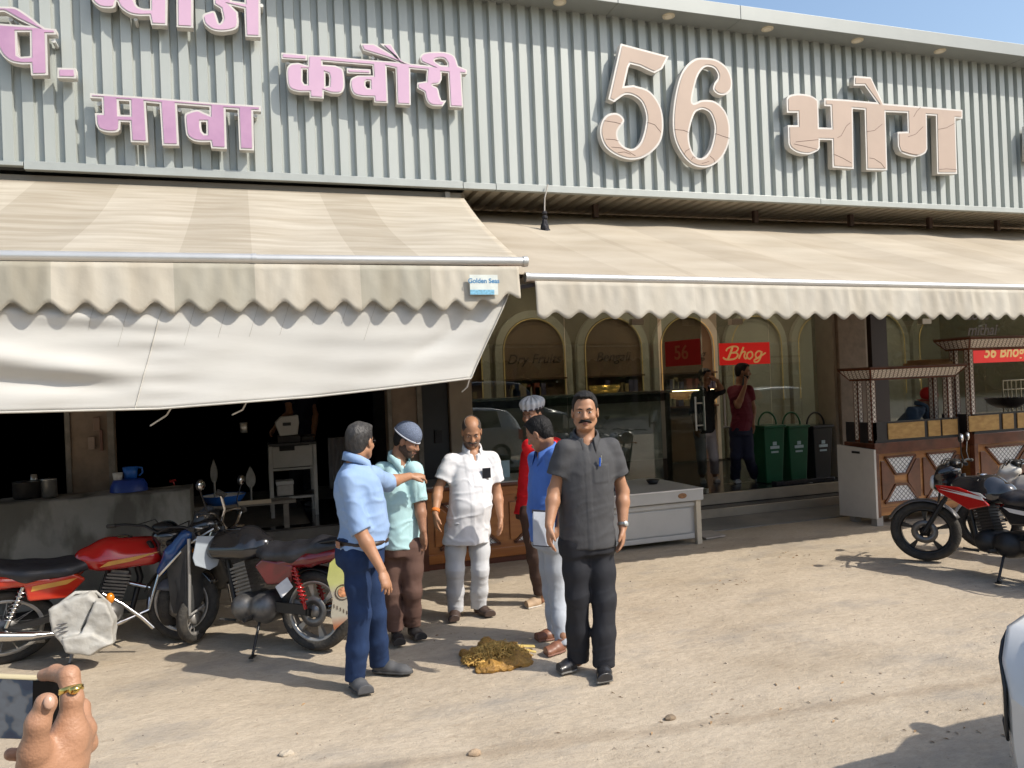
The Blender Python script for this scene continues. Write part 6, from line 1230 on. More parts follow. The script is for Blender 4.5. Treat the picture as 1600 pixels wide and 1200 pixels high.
blackshoe=mk('black_leather',(.018,.018,.02),.35,var=.2,vs=30,coat=.2); greysole=mk('grey_sole',(.16,.155,.145),.8); brnshoe=mk('brown_leather',(.20,.085,.050),.45,var=.15,vs=20); tanshoe=mk('tan_canvas',(.36,.25,.155),.7,var=.1); greyshoe=mk('grey_canvas',(.075,.076,.080),.75,var=.1,vs=30); palesole=mk('pale_sole',(.48,.44,.38),.7); whiteshoe=mk('white_shoe',(.55,.53,.50),.6)
# --- man in the dark shirt
r_,K,F,T,an,wid,f=person('moustached man in a dark grey shirt and black trousers looking at the camera',dict(head=(914,643,4.5),neck=(915,689,4.5),shA=(883,700,4.5),shB=(953,697,4.5),elA=(866,768,4.52),wrA=(858,821,4.42),tipA=(860,864,4.38),elB=(973,768,4.5),wrB=(973,824,4.42),tipB=(969,872,4.38),pel=(917,838,4.5),hipA=(899,850,4.5),hipB=(936,850,4.5),knA=(902,930,4.5),knB=(944,936,4.45),heelA=(915,1041),toeA=(868,1053),heelB=(943,1047),toeB=(946,1072)),
  dict(Y=4.5,f=(-.22,-.97),hf=(-.42,-.90,-.02),s=1.0,hs=1.02,skin=sk1,shirt=cloth('dark_grey_shirt',(.060,.060,.063),.75),pants=cloth('black_trousers',(.020,.021,.026),.7,bump=.07),shoe=blackshoe,sole=greysole,hair='side',mous=hairb,w=1.0,dp=1.0,hem=-.10,pocket=(.085,.67),sleeve=.66,sr=1.12,wr=.6,tdA=(-.2,-1,0),tdB=(-.2,-1,0),curlA=.35,curlB=.28,cuff=.03,copen=.42))
band(K['wrB']+(K['elB']-K['wrB'])*.08,K['elB']-K['wrB'],.030,.020,mk('watch_strap',(.35,.34,.32),.3,.8),r_,'wristwatch',face=V(.2,-.9,.2))
pk=K['pel']+(K['neck']-K['pel'])*.80+wid*.060+f*.128
mb=MB(); pen=wthing('pen','blue capped pen clipped in the dark shirt pocket','pen',pk); mb.tube([pk-V(0,0,.03),pk+V(.004,0,.022)],.0055,8); mb.build('barrel',mk('pen_blue',(.02,.10,.5),.3),pen); mb=MB(); mb.tube([pk+V(.012,-.002,-.01),pk+V(.014,-.002,.035)],.003,6); mb.build('clip',mk('pen_clip',(.6,.58,.5),.3,.7),pen)
# --- man pointing, blue shirt and jeans
r_,K,F,T,an,wid,f=person('man in light blue shirt and jeans pointing with outstretched arm seen from behind',dict(head=(563,690,4.95),neck=(556,722,4.95),shA=(546,748,4.80),shB=(580,741,5.12),elA=(563,830,4.74),wrA=(596,890,4.66),tipA=(608,925,4.60),elB=(606,754,5.30),wrB=(640,744,5.42),tipB=(672,744,5.46),pel=(561,856,4.93),hipA=(557,872,4.84),hipB=(577,870,5.03),knA=(562,958,4.82),knB=(587,960,5.0),heelA=(549,1070),toeA=(583,1092),heelB=(583,1049),toeB=(634,1052)),
  dict(Y=4.95,f=(.93,.25),hf=(.62,.74,-.05),s=.96,hs=.97,skin=sk1,shirt=cloth('light_blue_shirt',(.27,.38,.58),.8,tint=(.225,.335,.53)),pants=cloth('blue_jeans',(.018,.040,.105),.85,tint=(.010,.022,.062)),shoe=greyshoe,sole=mk('dark_sole',(.05,.05,.05),.8),hair='full',hairm=hairg,glasses=True,w=1.02,dp=1.16,belly=.045,hem=.03,tuck=True,sleeve=1.05,roll=True,sr=1.08,sleeveB=1.12,pnA=(-.5,.85,0),tdA=(.8,-.3,.2),pnB=(.3,.4,-.9),tdB=(.1,-.5,.8),curlA=.32,curlB=.75,belt=True,cuff=.03,pw=.94))
mb=MB(); q=at(532,857,4.84); mb.obox(K['pel']+V(0,0,.045)-f*.155*.96-wid*.03,.002,.030,.02,np.array([f,wid,V(0,0,1)]).T); mb.build('leather_patch',mk('patch_leather',(.35,.17,.10),.7),r_)
# --- teal shirt, hairnet cap
r_,K,F,T,an,wid,f=person('young man in mint shirt and brown trousers wearing a blue hairnet cap',dict(head=(637,688,5.65),neck=(622,722,5.68),shA=(597,732,5.74),shB=(646,733,5.60),elA=(586,785,5.86),wrA=(588,828,5.86),tipA=(590,856,5.86),elB=(656,790,5.60),wrB=(661,829,5.54),tipB=(663,858,5.58),pel=(630,846,5.66),hipA=(617,856,5.70),hipB=(645,856,5.63),knA=(613,925,5.66),knB=(645,925,5.60),heelA=(617,997),toeA=(626,1012),heelB=(640,990),toeB=(660,1002)),
  dict(Y=5.65,f=(.50,-.86),hf=(.72,-.55,-.42),s=.94,hs=.96,skin=sk2,shirt=cloth('mint_shirt',(.42,.62,.64),.8,tint=(.37,.57,.60)),pants=cloth('brown_trousers',(.115,.066,.052),.8),shoe=mk('black_sandal',(.02,.018,.018),.5),hair='cap',hcap=(.03,.18),beard=mk('short_beard',(.055,.032,.022),.8,var=.4,vs=90),w=.86,dp=.86,hem=-.07,hemcurve=-.04,sleeve=.9,cuff=.06,pocket=(.08,.64),copen=.62,pw=.95))
capm_=mk('hairnet_blue',(.13,.16,.23),.8,var=.25,vs=120,bump=.4,bs=160); cr_=mk('hairnet_rim',(.42,.44,.50),.8)
def cap(c,F,s,mat,rimm,root,name='cap',puff=0.,low=.035,tilt=.10,rows=0):
    S=SDF(c-.2,c+.22,.0045); T=lambda x,y,z:c+F@(np.array([x,y,z])*s); S.ell(T(0,-.016,.045),np.array([.088,.112,.096+puff])*s,.01,F)
    if puff: S.ell(T(0,-.016,.095),np.array([.098,.118,.052])*s,.02,F)
    n=F@nrm(np.array([0,-tilt,-1.])); S.cut(T(0,0,low),n,.004)
    if rows:
        sl,P=S.sub(c-.4,c+.4); q=[P[i]-c[i] for i in range(3)]; lx,ly=[(q[0]*F[0,j]+q[1]*F[1,j]+q[2]*F[2,j]) for j in (0,1)]; an_=np.arctan2(lx,ly+.016); S.f[sl]+=.006*np.cos(an_*rows)
    o=S.build(name,mat,root,1); up_=-n; x=F[:,0]; y=nrm(np.cross(up_,x)); mb=MB()
    mb.tube([T(0,-.016,low+.004)+(x*.089*math.cos(a)+y*.112*math.sin(a))*s*.985 for a in np.linspace(0,6.28,41)[:-1]],.006*s,6,closed=True); mb.build('cap_rim',rimm,o); return o
cap(K['head'],F,.99,capm_,cr_,r_,low=.030,tilt=.18)
# --- man in white kurta
r_,K,F,T,an,wid,f=person('balding man in white kurta and trousers looking down at the heap',dict(head=(737,674,5.95),neck=(738,707,5.98),shA=(704,718,5.97),shB=(768,714,5.97),elA=(684,766,5.97),wrA=(680,802,5.86),tipA=(685,842,5.83),elB=(777,770,5.97),wrB=(782,808,5.88),tipB=(782,842,5.86),pel=(730,815,5.95),hipA=(713,830,5.95),hipB=(748,830,5.95),knA=(711,890,5.92),knB=(750,890,5.92),heelA=(713,960),toeA=(709,973),heelB=(742,956),toeB=(773,966)),
  dict(Y=5.95,f=(.02,-1),hf=(-.18,-.86,-.45),s=.93,hs=.98,skin=sk1,shirt=cloth('white_kurta',(.64,.64,.66),.85,bump=.14),pants=cloth('white_trousers',(.52,.53,.55),.85),shoe=mk('dark_brown_shoe',(.055,.035,.028),.45),hair='bald',hairm=hairs,mous=hairs,beard=mk('stubble',(.16,.10,.07),.8,var=.3,vs=90),w=1.03,dp=1.12,belly=.06,hem=-.30,flareS=1.10,sleeve=.70,sr=1.14,pocket=(.085,.62),cuff=.03,pw=1.0,crease=.022,copen=.6,clean=.035))
band(K['wrA']+(K['elA']-K['wrA'])*.10,K['elA']-K['wrA'],.029,.028,mk('orange_thread',(.62,.17,.025),.7,var=.2,vs=60),r_,'wrist_thread',.005)
pk=K['pel']+(K['neck']-K['pel'])*.74+wid*.085+f*.140
ph=wthing('phone','dark phone poking out of the white kurta pocket','phone',pk); mb=MB(); mb.obox(pk+V(0,0,-.015),.034,.005,.04,np.array([wid,f,V(0,0,1)]).T); mb.build('body',mk('phone_dark',(.02,.02,.022),.2),ph,bevel=.003)
# --- cook in red shirt with white cap
r_,K,F,T,an,wid,f=person('cook in red shirt and brown trousers wearing a pleated white cap',dict(head=(832,647,6.05),neck=(842,684,6.08),shA=(828,696,5.98),shB=(868,692,6.22),elA=(840,744,6.18),wrA=(856,780,6.25),tipA=(868,790,6.28),elB=(884,745,6.32),wrB=(868,782,6.30),tipB=(852,795,6.28),pel=(832,792,6.02),hipA=(828,806,5.95),hipB=(845,804,6.12),knA=(836,870,5.98),knB=(862,872,6.15),heelA=(855,943),toeA=(810,953),heelB=(884,934),toeB=(852,940)),
  dict(Y=6.05,f=(-.85,-.52),hf=(-.80,-.56,-.16),s=.98,hs=.97,skin=sk2,shirt=cloth('red_shirt',(.60,.012,.018),.8),pants=cloth('dark_brown_trousers',(.058,.034,.026),.8),shoe=tanshoe,sole=palesole,hair='cap',hcap=(.05,.05),w=.88,dp=.86,hem=-.10,sleeve=.7,collar=False,placket=False,cuff=.075,vneck=False,pw=.9))
cap(K['head'],F,.99,mk('white_cook_cap',(.48,.49,.51),.85,var=.2,vs=30),mk('dark_cap_band',(.06,.05,.06),.8),r_,puff=.006,low=.05,tilt=.05,rows=14)
# --- man in blue shirt with book
r_,K,F,T,an,wid,f=person('man in mid blue shirt and pale grey trousers bending his head down',dict(head=(842,677,5.15),neck=(852,709,5.17),shA=(838,716,5.36),shB=(868,712,5.0),elA=(846,772,5.42),wrA=(838,822,5.34),tipA=(832,856,5.3),elB=(884,775,4.98),wrB=(874,828,4.96),tipB=(852,846,4.94),pel=(858,833,5.13),hipA=(856,850,5.22),hipB=(866,850,5.05),knA=(862,925,5.22),knB=(872,930,5.06),heelA=(880,996),toeA=(834,1002),heelB=(890,1013),toeB=(842,1028)),
  dict(Y=5.15,f=(-.95,-.05),hf=(-.66,.62,-.44),s=.93,hs=.95,skin=sk2,shirt=cloth('mid_blue_shirt',(.085,.18,.50),.8,tint=(.07,.15,.43)),pants=cloth('pale_grey_trousers',(.40,.43,.48),.85),shoe=brnshoe,sole=mk('reddish_sole',(.22,.11,.08),.8),hair='full',w=.95,dp=1.0,belly=.02,hem=-.10,sleeve=.75,pnB=(.1,1,0),tdB=(-.8,-.2,.5),curlB=.5,cuff=.035,pw=.92))
bkp=[at(*p,4.93) for p in ((832,799),(866,801),(864,853),(833,851))]; nb_=wthing('notebook','white file with dark spine held against the hip of the man in blue','file',bkp[3])
n_=nrm(np.cross(bkp[1]-bkp[0],bkp[3]-bkp[0])); mb=MB(); mb.add([p for p in bkp]+[p-n_*.018 for p in bkp],[(0,1,2,3),(4,7,6,5),(0,4,5,1),(1,5,6,2),(2,6,7,3),(3,7,4,0)]); mb.build('cover',mk('file_white',(.50,.54,.62),.5),nb_)
mb=MB(); mb.bar(bkp[0]+n_*.001,bkp[1]+n_*.001,.024,.024); mb.bar(bkp[3]+n_*.001,bkp[2]+n_*.001,.020,.016); mb.build('spine',mk('file_spine',(.02,.022,.035),.5),nb_)
mb=MB(); q=at(842,830,4.925); mb.bar(q,q+V(.008,0,.02),.006,.002,(0,1,0)); mb.build('ink_mark',mk('ink',(.03,.04,.10),.5),nb_)
# --- two men at the door
r_,K,F,T,an,wid,f=person('man in maroon t-shirt and navy trousers talking on a phone outside the glass door',dict(head=(1161,581,9.4),neck=(1156,602,9.42),shA=(1143,609,9.46),shB=(1170,608,9.36),elA=(1153,634,9.28),wrA=(1164,604,9.22),tipA=(1168,590,9.24),elB=(1177,637,9.40),wrB=(1176,662,9.34),tipB=(1174,678,9.32),pel=(1157,668,9.42),hipA=(1150,674,9.44),hipB=(1166,674,9.38),knA=(1150,712,9.40),knB=(1169,712,9.34),heelA=(1147,753),toeA=(1160,758),heelB=(1178,751),toeB=(1192,754)),
  dict(Y=9.4,gz=.272,f=(.60,-.80),hf=(.75,-.62,-.10),s=.99,skin=sk2,res=.006,shirt=cloth('maroon_tshirt',(.135,.018,.032),.8),pants=cloth('navy_trousers',(.020,.022,.045),.8),shoe=whiteshoe,hair='full',w=1.02,dp=1.1,belly=.03,hem=-.06,collar=False,placket=False,vneck=False,pnA=(-.7,.5,0),curlA=.6,cuff=.03))
q=K['tipA']+V(-.02,.03,-.04); pf=wthing('phone','phone held to the ear of the man in maroon','phone',q); mb=MB(); mb.obox(q,.008,.036,.075,rotm(.25,0,.7)); mb.build('body',mk('phone_dark',(.02,.02,.022),.2),pf,bevel=.004)
person('man in black shirt and light grey trousers shading his eyes behind the glass door',dict(head=(1102,589,9.52),neck=(1100,609,9.54),shA=(1087,617,9.55),shB=(1114,615,9.52),elA=(1083,645,9.55),wrA=(1087,668,9.48),tipA=(1090,684,9.46),elB=(1127,610,9.35),wrB=(1121,595,9.36),tipB=(1111,588,9.38),pel=(1101,671,9.54),hipA=(1094,677,9.54),hipB=(1109,677,9.54),knA=(1096,714,9.5),knB=(1115,714,9.5),heelA=(1097,753),toeA=(1104,761),heelB=(1116,752),toeB=(1127,757)),
  dict(Y=9.54,gz=.272,f=(.22,-.97),hf=(.30,-.93,-.10),s=.96,skin=sk2,res=.006,shirt=cloth('black_shirt',(.017,.018,.021),.8),pants=cloth('light_grey_trousers',(.36,.32,.33),.85),shoe=mk('pale_sandal',(.45,.38,.34),.7),hair='full',w=.92,dp=.9,hem=-.08,sleeve=1.1,pnB=(0,.5,-.8),curlB=.2,cuff=.12,pw=.95))
# --- worker bending behind the cart
r_,K,F,T,an,wid,f=person('worker in denim blue shirt and red cap bending over the nearer food cart',dict(head=(1451,622,7.90),neck=(1438,634,7.93),shA=(1424,642,7.82),shB=(1443,636,8.10),elA=(1428,668,7.80),wrA=(1446,684,7.78),tipA=(1456,688,7.78),elB=(1456,664,8.05),wrB=(1466,684,7.95),tipB=(1474,690,7.92),pel=(1396,684,7.93),hipA=(1396,694,7.86),hipB=(1402,692,8.03),knA=(1404,738,7.88),knB=(1409,736,8.03),heelA=(1400,782),toeA=(1412,786),heelB=(1408,777),toeB=(1420,779)),
  dict(Y=7.93,f=(.85,-.45),hf=(.80,-.42,-.45),s=.95,skin=sk2,res=.006,shirt=cloth('denim_shirt',(.060,.095,.15),.85),pants=cloth('dark_jeans',(.02,.025,.04),.85),shoe=blackshoe,hair='cap',hcap=(-.045,-.35),w=.95,dp=1.0,hem=-.05,sleeve=.8,copen=.6))
cap(K['head'],F,1.0,mk('red_cap',(.50,.012,.012),.7,var=.1),mk('red_cap_rim',(.35,.01,.01),.7),r_,low=-.045,tilt=-.35)
# --- worker in the dark kitchen
person('kitchen worker in dark clothes reaching down to the white machine',dict(head=(462,574,10.0),neck=(464,602,10.0),shA=(449,612,9.9),shB=(484,610,10.05),elA=(452,645,9.72),wrA=(430,668,9.5),tipA=(421,680,9.42),elB=(492,648,10.0),wrB=(490,680,9.85),tipB=(486,698,9.8),pel=(470,686,10.0),hipA=(461,692,9.98),hipB=(480,692,10.02),knA=(462,740,9.98),knB=(482,740,10.0),heelA=(461,789),toeA=(457,795),heelB=(483,788),toeB=(482,795)),
  dict(Y=10,gz=.436,f=(-.3,-.95),hf=(-.4,-.85,-.4),s=1.0,skin=sk2,res=.007,shirt=cloth('navy_work_shirt',(.012,.014,.03),.85),pants=cloth('black_work_trousers',(.015,.015,.018),.85),shoe=blackshoe,hair='full',w=.95))
# ================================================================ DUNG HEAP
c=atz(776,1030); dgm=mk('wet_dung',(.46,.25,.05),.55,var=.55,vs=26,bump=.7,bs=70,tint=(.20,.10,.02))
dh=wthing('dung_heap','heap of wet golden brown dung and straw on the ground between the men','heap',c)
S=SDF(c-V(.36,.36,.03),c+V(.36,.36,.2),.006)
for (px,py,rx,ry,rz_) in ((760,1030,.15,.13,.075),(745,1028,.10,.09,.06),(762,1018,.085,.08,.095),(800,1030,.13,.12,.06),(800,1022,.07,.07,.08),(780,1042,.17,.08,.045),(820,1036,.06,.06,.04),(728,1022,.05,.035,.025)):
    q=atz(px,py); S.ell(q+V(0,0,.005),(rx,ry,rz_),.03)
S.disp(lambda P:.014*wob(P,(1,1,1),42,11)+.010*np.abs(wob(P,(1,1,1),75,12))+.004*wob(P,(1,1,1),170,14)); S.cut(c+V(0,0,-.012),(0,0,-1)); S.build('dung',dgm,dh,1)
stw=mk('straw_fibre',(.55,.34,.09),.7,var=.45,vs=30); mb=MB(); r=np.random.RandomState(3)
for k in range(750):
    a=r.rand()*6.28; rr=r.rand()**.6; x=c[0]+.22*rr*math.cos(a)+.0; y=c[1]+.13*rr*math.sin(a); zz=.012+.082*(1-rr**2); l=.02+.06*r.rand(); b=r.rand()*6.28; d=V(math.cos(b),math.sin(b),.3*r.normal())*l; p=V(x,y,zz); bnd=V(r.normal(),r.normal(),abs(r.normal()))*.012
    mb.tube([p-d*.5,p+bnd,p+d*.5+V(0,0,-.01)],.0018+.0026*r.rand(),4,0,False)
tag(mb.build('straw',stw,dh),kind='stuff')
pale=mk('pale_husk',(.55,.42,.14),.6,var=.2,vs=15)
for p,q,w_ in (((806,1017),(836,1014),.018),((822,1024),(838,1023),.013)):
    mb=MB(); a=atz(*p)+V(0,0,.035);b=atz(*q)+V(0,0,.018); mb.bar(a,b,w_*2,.012); mb.build('husk',pale,dh,bevel=.006)
# ================================================================ PHOTOGRAPHER with a phone, just left of the camera
def cp(px,py,d): return CC+ray(px,py)*d
skp=mk('skin_photographer',(.37,.195,.115),.46,var=.07,vs=35,bump=.14,bs=260,spec=.45)
wrist=cp(72,1275,.83); 
pg=thing('person','raised right hand with a gold ring of a person holding up a phone','person',(-.42,.30,0)); WS.add(pg.name)
S=SDF(np.minimum(cp(-60,1020,.72),cp(200,1330,.95))-.05,np.maximum(cp(-60,1020,.72),cp(200,1330,.95))+.05,.0021)
u=.8/1210
S.cone(cp(40,1420,.86),wrist,.028,.026,.02); S.cone(wrist,cp(92,1200,.815),.027,.026,.02); S.cone(cp(82,1215,.80),cp(108,1152,.812),.024,.019,.018); S.cone(cp(96,1205,.83),cp(130,1142,.840),.020,.0125,.016); S.cone(cp(56,1235,.79),cp(54,1172,.775),.0215,.0145,.018)
S.cone(cp(54,1172,.772),cp(59,1130,.768),.0125,.0113,.007); S.cone(cp(59,1130,.768),cp(71,1102,.772),.0110,.0095,.005); S.ell(cp(72,1099,.771),(.0098,.0098,.0098),.004)
S.cone(cp(108,1152,.812),cp(113,1092,.812),.0150,.0108,.012); S.cone(cp(113,1092,.812),cp(108,1056,.820),.0104,.0104,.005); S.cone(cp(108,1056,.820),cp(86,1051,.836),.0098,.0086,.004); S.cone(cp(86,1051,.836),cp(68,1055,.842),.0082,.0068,.004)
S.cone(cp(128,1142,.842),cp(126,1106,.862),.0112,.0103,.007); S.cone(cp(126,1106,.862),cp(92,1100,.885),.0095,.008,.004)
S.cone(cp(137,1162,.852),cp(133,1132,.872),.0105,.0095,.007); S.cone(cp(133,1132,.872),cp(92,1130,.895),.009,.0078,.004)
S.cone(cp(96,1220,.85),cp(60,1180,.89),.011,.009,.008); S.cone(cp(60,1180,.89),cp(16,1179,.875),.0080,.0068,.004)
for a,b in (((116,1120,.795),(124,1112,.797)),((113,1062,.807),(120,1060,.810)),((60,1128,.754),(70,1126,.755)),((61,1132,.753),(70,1131,.754)),((70,1190,.757),(84,1165,.775))): S.cone(cp(*a),cp(*b),.0012,.0012,.002,None,'s')
S.disp(lambda P:.0007*wob(P,(1,1,1),150,6)); hv,hq=S.mesh()
# remaining body out of frame on the left, joined to the arm
Yb=.30; B=SDF((-.95,-.15,0),(.05,.95,1.72),.011); nk=V(-.50,.26,1.40)
Fh=frame(V(.25,.95,-.05)); head(B,V(-.50,.27,1.56),Fh,.96); B.chain([nk-V(0,0,.05),V(-.50,.25,1.50)],[.062,.055],.03)
B.loft([(V(-.50,.25,.80)+(nk-V(-.50,.25,.80))*t,a-.02,b-.02) for t,a,b,_ in TSEC],.25,2.2,.03)
elb=V(-.36,.62,1.14); shr=V(-.34,.22,1.34); fa=cp(40,1420,.86)
B.chain([shr,elb],[.055,.042],.03); B.chain([elb,fa+(wrist-fa)*.3],[.043,.031],.02); B.chain([V(-.66,.30,1.34),V(-.72,.36,1.08),V(-.60,.52,1.10)],[.055,.042,.03],.03); hand(B,V(-.60,.52,1.10),V(-.56,.66,1.2),V(.5,-.3,.5),V(0,0,1),.5)
for sx in (-.09,.09): B.chain([V(-.50+sx,.25,.84),V(-.50+sx,.26,.46),V(-.50+sx,.22,.06)],[.08,.055,.04],.03)
bv,bq=B.mesh(); me=bpy.data.meshes.new('body'); me.from_pydata([tuple(v) for v in hv]+[tuple(v) for v in bv],[],[tuple(q) for q in hq]+[tuple(int(i)+len(hv) for i in q) for q in bq]); me.polygons.foreach_set('use_smooth',[True]*len(me.polygons)); me.update()
bo_=link('body',me,pg,skp); md=bo_.modifiers.new('smooth','SMOOTH'); md.factor=.5; md.iterations=2
Sh=SDF((-.95,-.15,.6),(.05,.95,1.55),.011); Sh.chain([shr,elb,elb+(fa-elb)*.25],[.068,.062,.058],.03); Sh.chain([V(-.66,.30,1.34),V(-.72,.36,1.12)],[.068,.062],.03); Sh.loft([(V(-.50,.25,.80)+(nk-V(-.50,.25,.80))*t,a,b) for t,a,b,_ in TSEC],.25,2.2,.03); Sh.build('shirt',cloth('photographer_shirt',(.25,.27,.30)),pg)
Sh=SDF((-.85,0,.05),(-.15,.5,.95),.012); Sh.loft([(V(-.5,.25,.74),.178,.13),(V(-.5,.25,.9),.172,.128)],.25)
for sx in (-.09,.09): Sh.chain([V(-.50+sx,.25,.82),V(-.50+sx,.26,.46),V(-.50+sx,.22,.07)],[.098,.075,.062],.03)
Sh.build('trousers',cloth('photographer_trousers',(.04,.04,.05)),pg)
hairobj(V(-.50,.27,1.56),Fh,.96,'full',hairb,pg)
for sx in (-.09,.09): shoe(V(-.50+sx,.17,0),V(-.50+sx+.03,.45,0),0,blackshoe,pg)
nail=mk('finger_nail',(.43,.26,.18),.28,var=.05); mb=MB(); q=cp(77,1097,.760); n_=nrm(CC-q+V(.12,.0,.06)); x_=nrm(np.cross(n_,(0,0,1))); mb.ell(cp(77,1097,.7632),.0052,.0072,.0026,14,0,np.array([x_,nrm(np.cross(n_,x_)),n_]).T); mb.build('thumb_nail',nail,pg)
ring=mk('gold_ring',(.80,.56,.16),.22,1.,var=.1,vs=60); a=cp(111,1074,.812); d=nrm(cp(113,1092,.812)-cp(109,1057,.820)); x_=nrm(np.cross(d,(0.2,1,.3))); y_=np.cross(d,x_); Mr=np.array([x_,y_,d]).T
mb=MB(); mb.lathe([(.0102,-.0032),(.0120,-.0024),(.0120,.0024),(.0102,.0032)],24,lambda q:cp(111,1078,.815)+Mr@q); rg=mb.build('ring',ring,pg); mb=MB(); qc=cp(116,1078,.805); mb.ell(qc,.0062,.0045,.0045,12,0,Mr); mb.build('ring_crest',ring,rg)
# the phone
pa,pb,pc,pd=cp(-160,1050,.85),cp(97,1061,.85),cp(95,1160,.855),cp(-160,1152,.855); n_=nrm(np.cross(pb-pa,pd-pa)); n_=n_ if n_@(CC-pa)>0 else -n_
pho=wthing('phone','smartphone in a cream case held up sideways with a dark picture on its screen','phone',(pa+pc)/2)
def slab(a,b,c_,d_,t0,t1,mat,name,par,bev=.002):
    P=[a,b,c_,d_]; mb=MB(); mb.add([p+n_*t0 for p in P]+[p+n_*t1 for p in P],[(0,1,2,3),(7,6,5,4)]+[(i,4+i,4+(i+1)%4,(i+1)%4) for i in range(4)]); return mb.build(name,mat,par,bevel=bev,seg=3)
slab(pa,pb,pc,pd,-.010,-.001,mk('phone_case',(.52,.44,.27),.45,var=.05),'case',pho,.004); 
ex=nrm(pb-pa); ey=nrm(pd-pa); i_=.0028; A_,B_,C_,D_=pa+ex*i_+ey*i_,pb-ex*i_+ey*i_,pc-ex*i_-ey*i_,pd+ex*i_-ey*i_
slab(A_,B_,C_,D_,-.001,.0006,mk('phone_black_glass',(.006,.006,.007),.35,var=0,spec=.2),'bezel',pho,.001)
def scrm():
    m=bpy.data.materials.new('phone_screen'); m.use_nodes=True; n=m.node_tree; L=n.links; b=n.nodes['Principled BSDF']; b.inputs['Base Color'].default_value=(.01,.012,.015,1); b.inputs['Roughness'].default_value=.15
    tc=n.nodes.new('ShaderNodeTexCoord'); z=n.nodes.new('ShaderNodeTexNoise'); z.inputs['Scale'].default_value=42; z.inputs['Detail'].default_value=2; L.new(tc.outputs['Object'],z.inputs[0]); r=n.nodes.new('ShaderNodeValToRGB'); e=r.color_ramp.elements; e[0].position=.40; e[0].color=(.018,.035,.075,1); e[1].position=.60; e[1].color=(.16,.18,.21,1); q=e.new(.5); q.color=(.035,.065,.11,1); q=e.new(.54); q.color=(.13,.14,.16,1); L.new(z.outputs[0],r.inputs[0]); L.new(r.outputs[0],b.inputs['Emission Color']); b.inputs['Emission Strength'].default_value=.45; return m
wd_=np.linalg.norm(pb-pa); k=(97-56)/257.
slab(A_+ex*.012,B_-ex*wd_*k,C_-ex*wd_*k,D_+ex*.012,.0006,.0009,scrm(),'screen',pho,0)
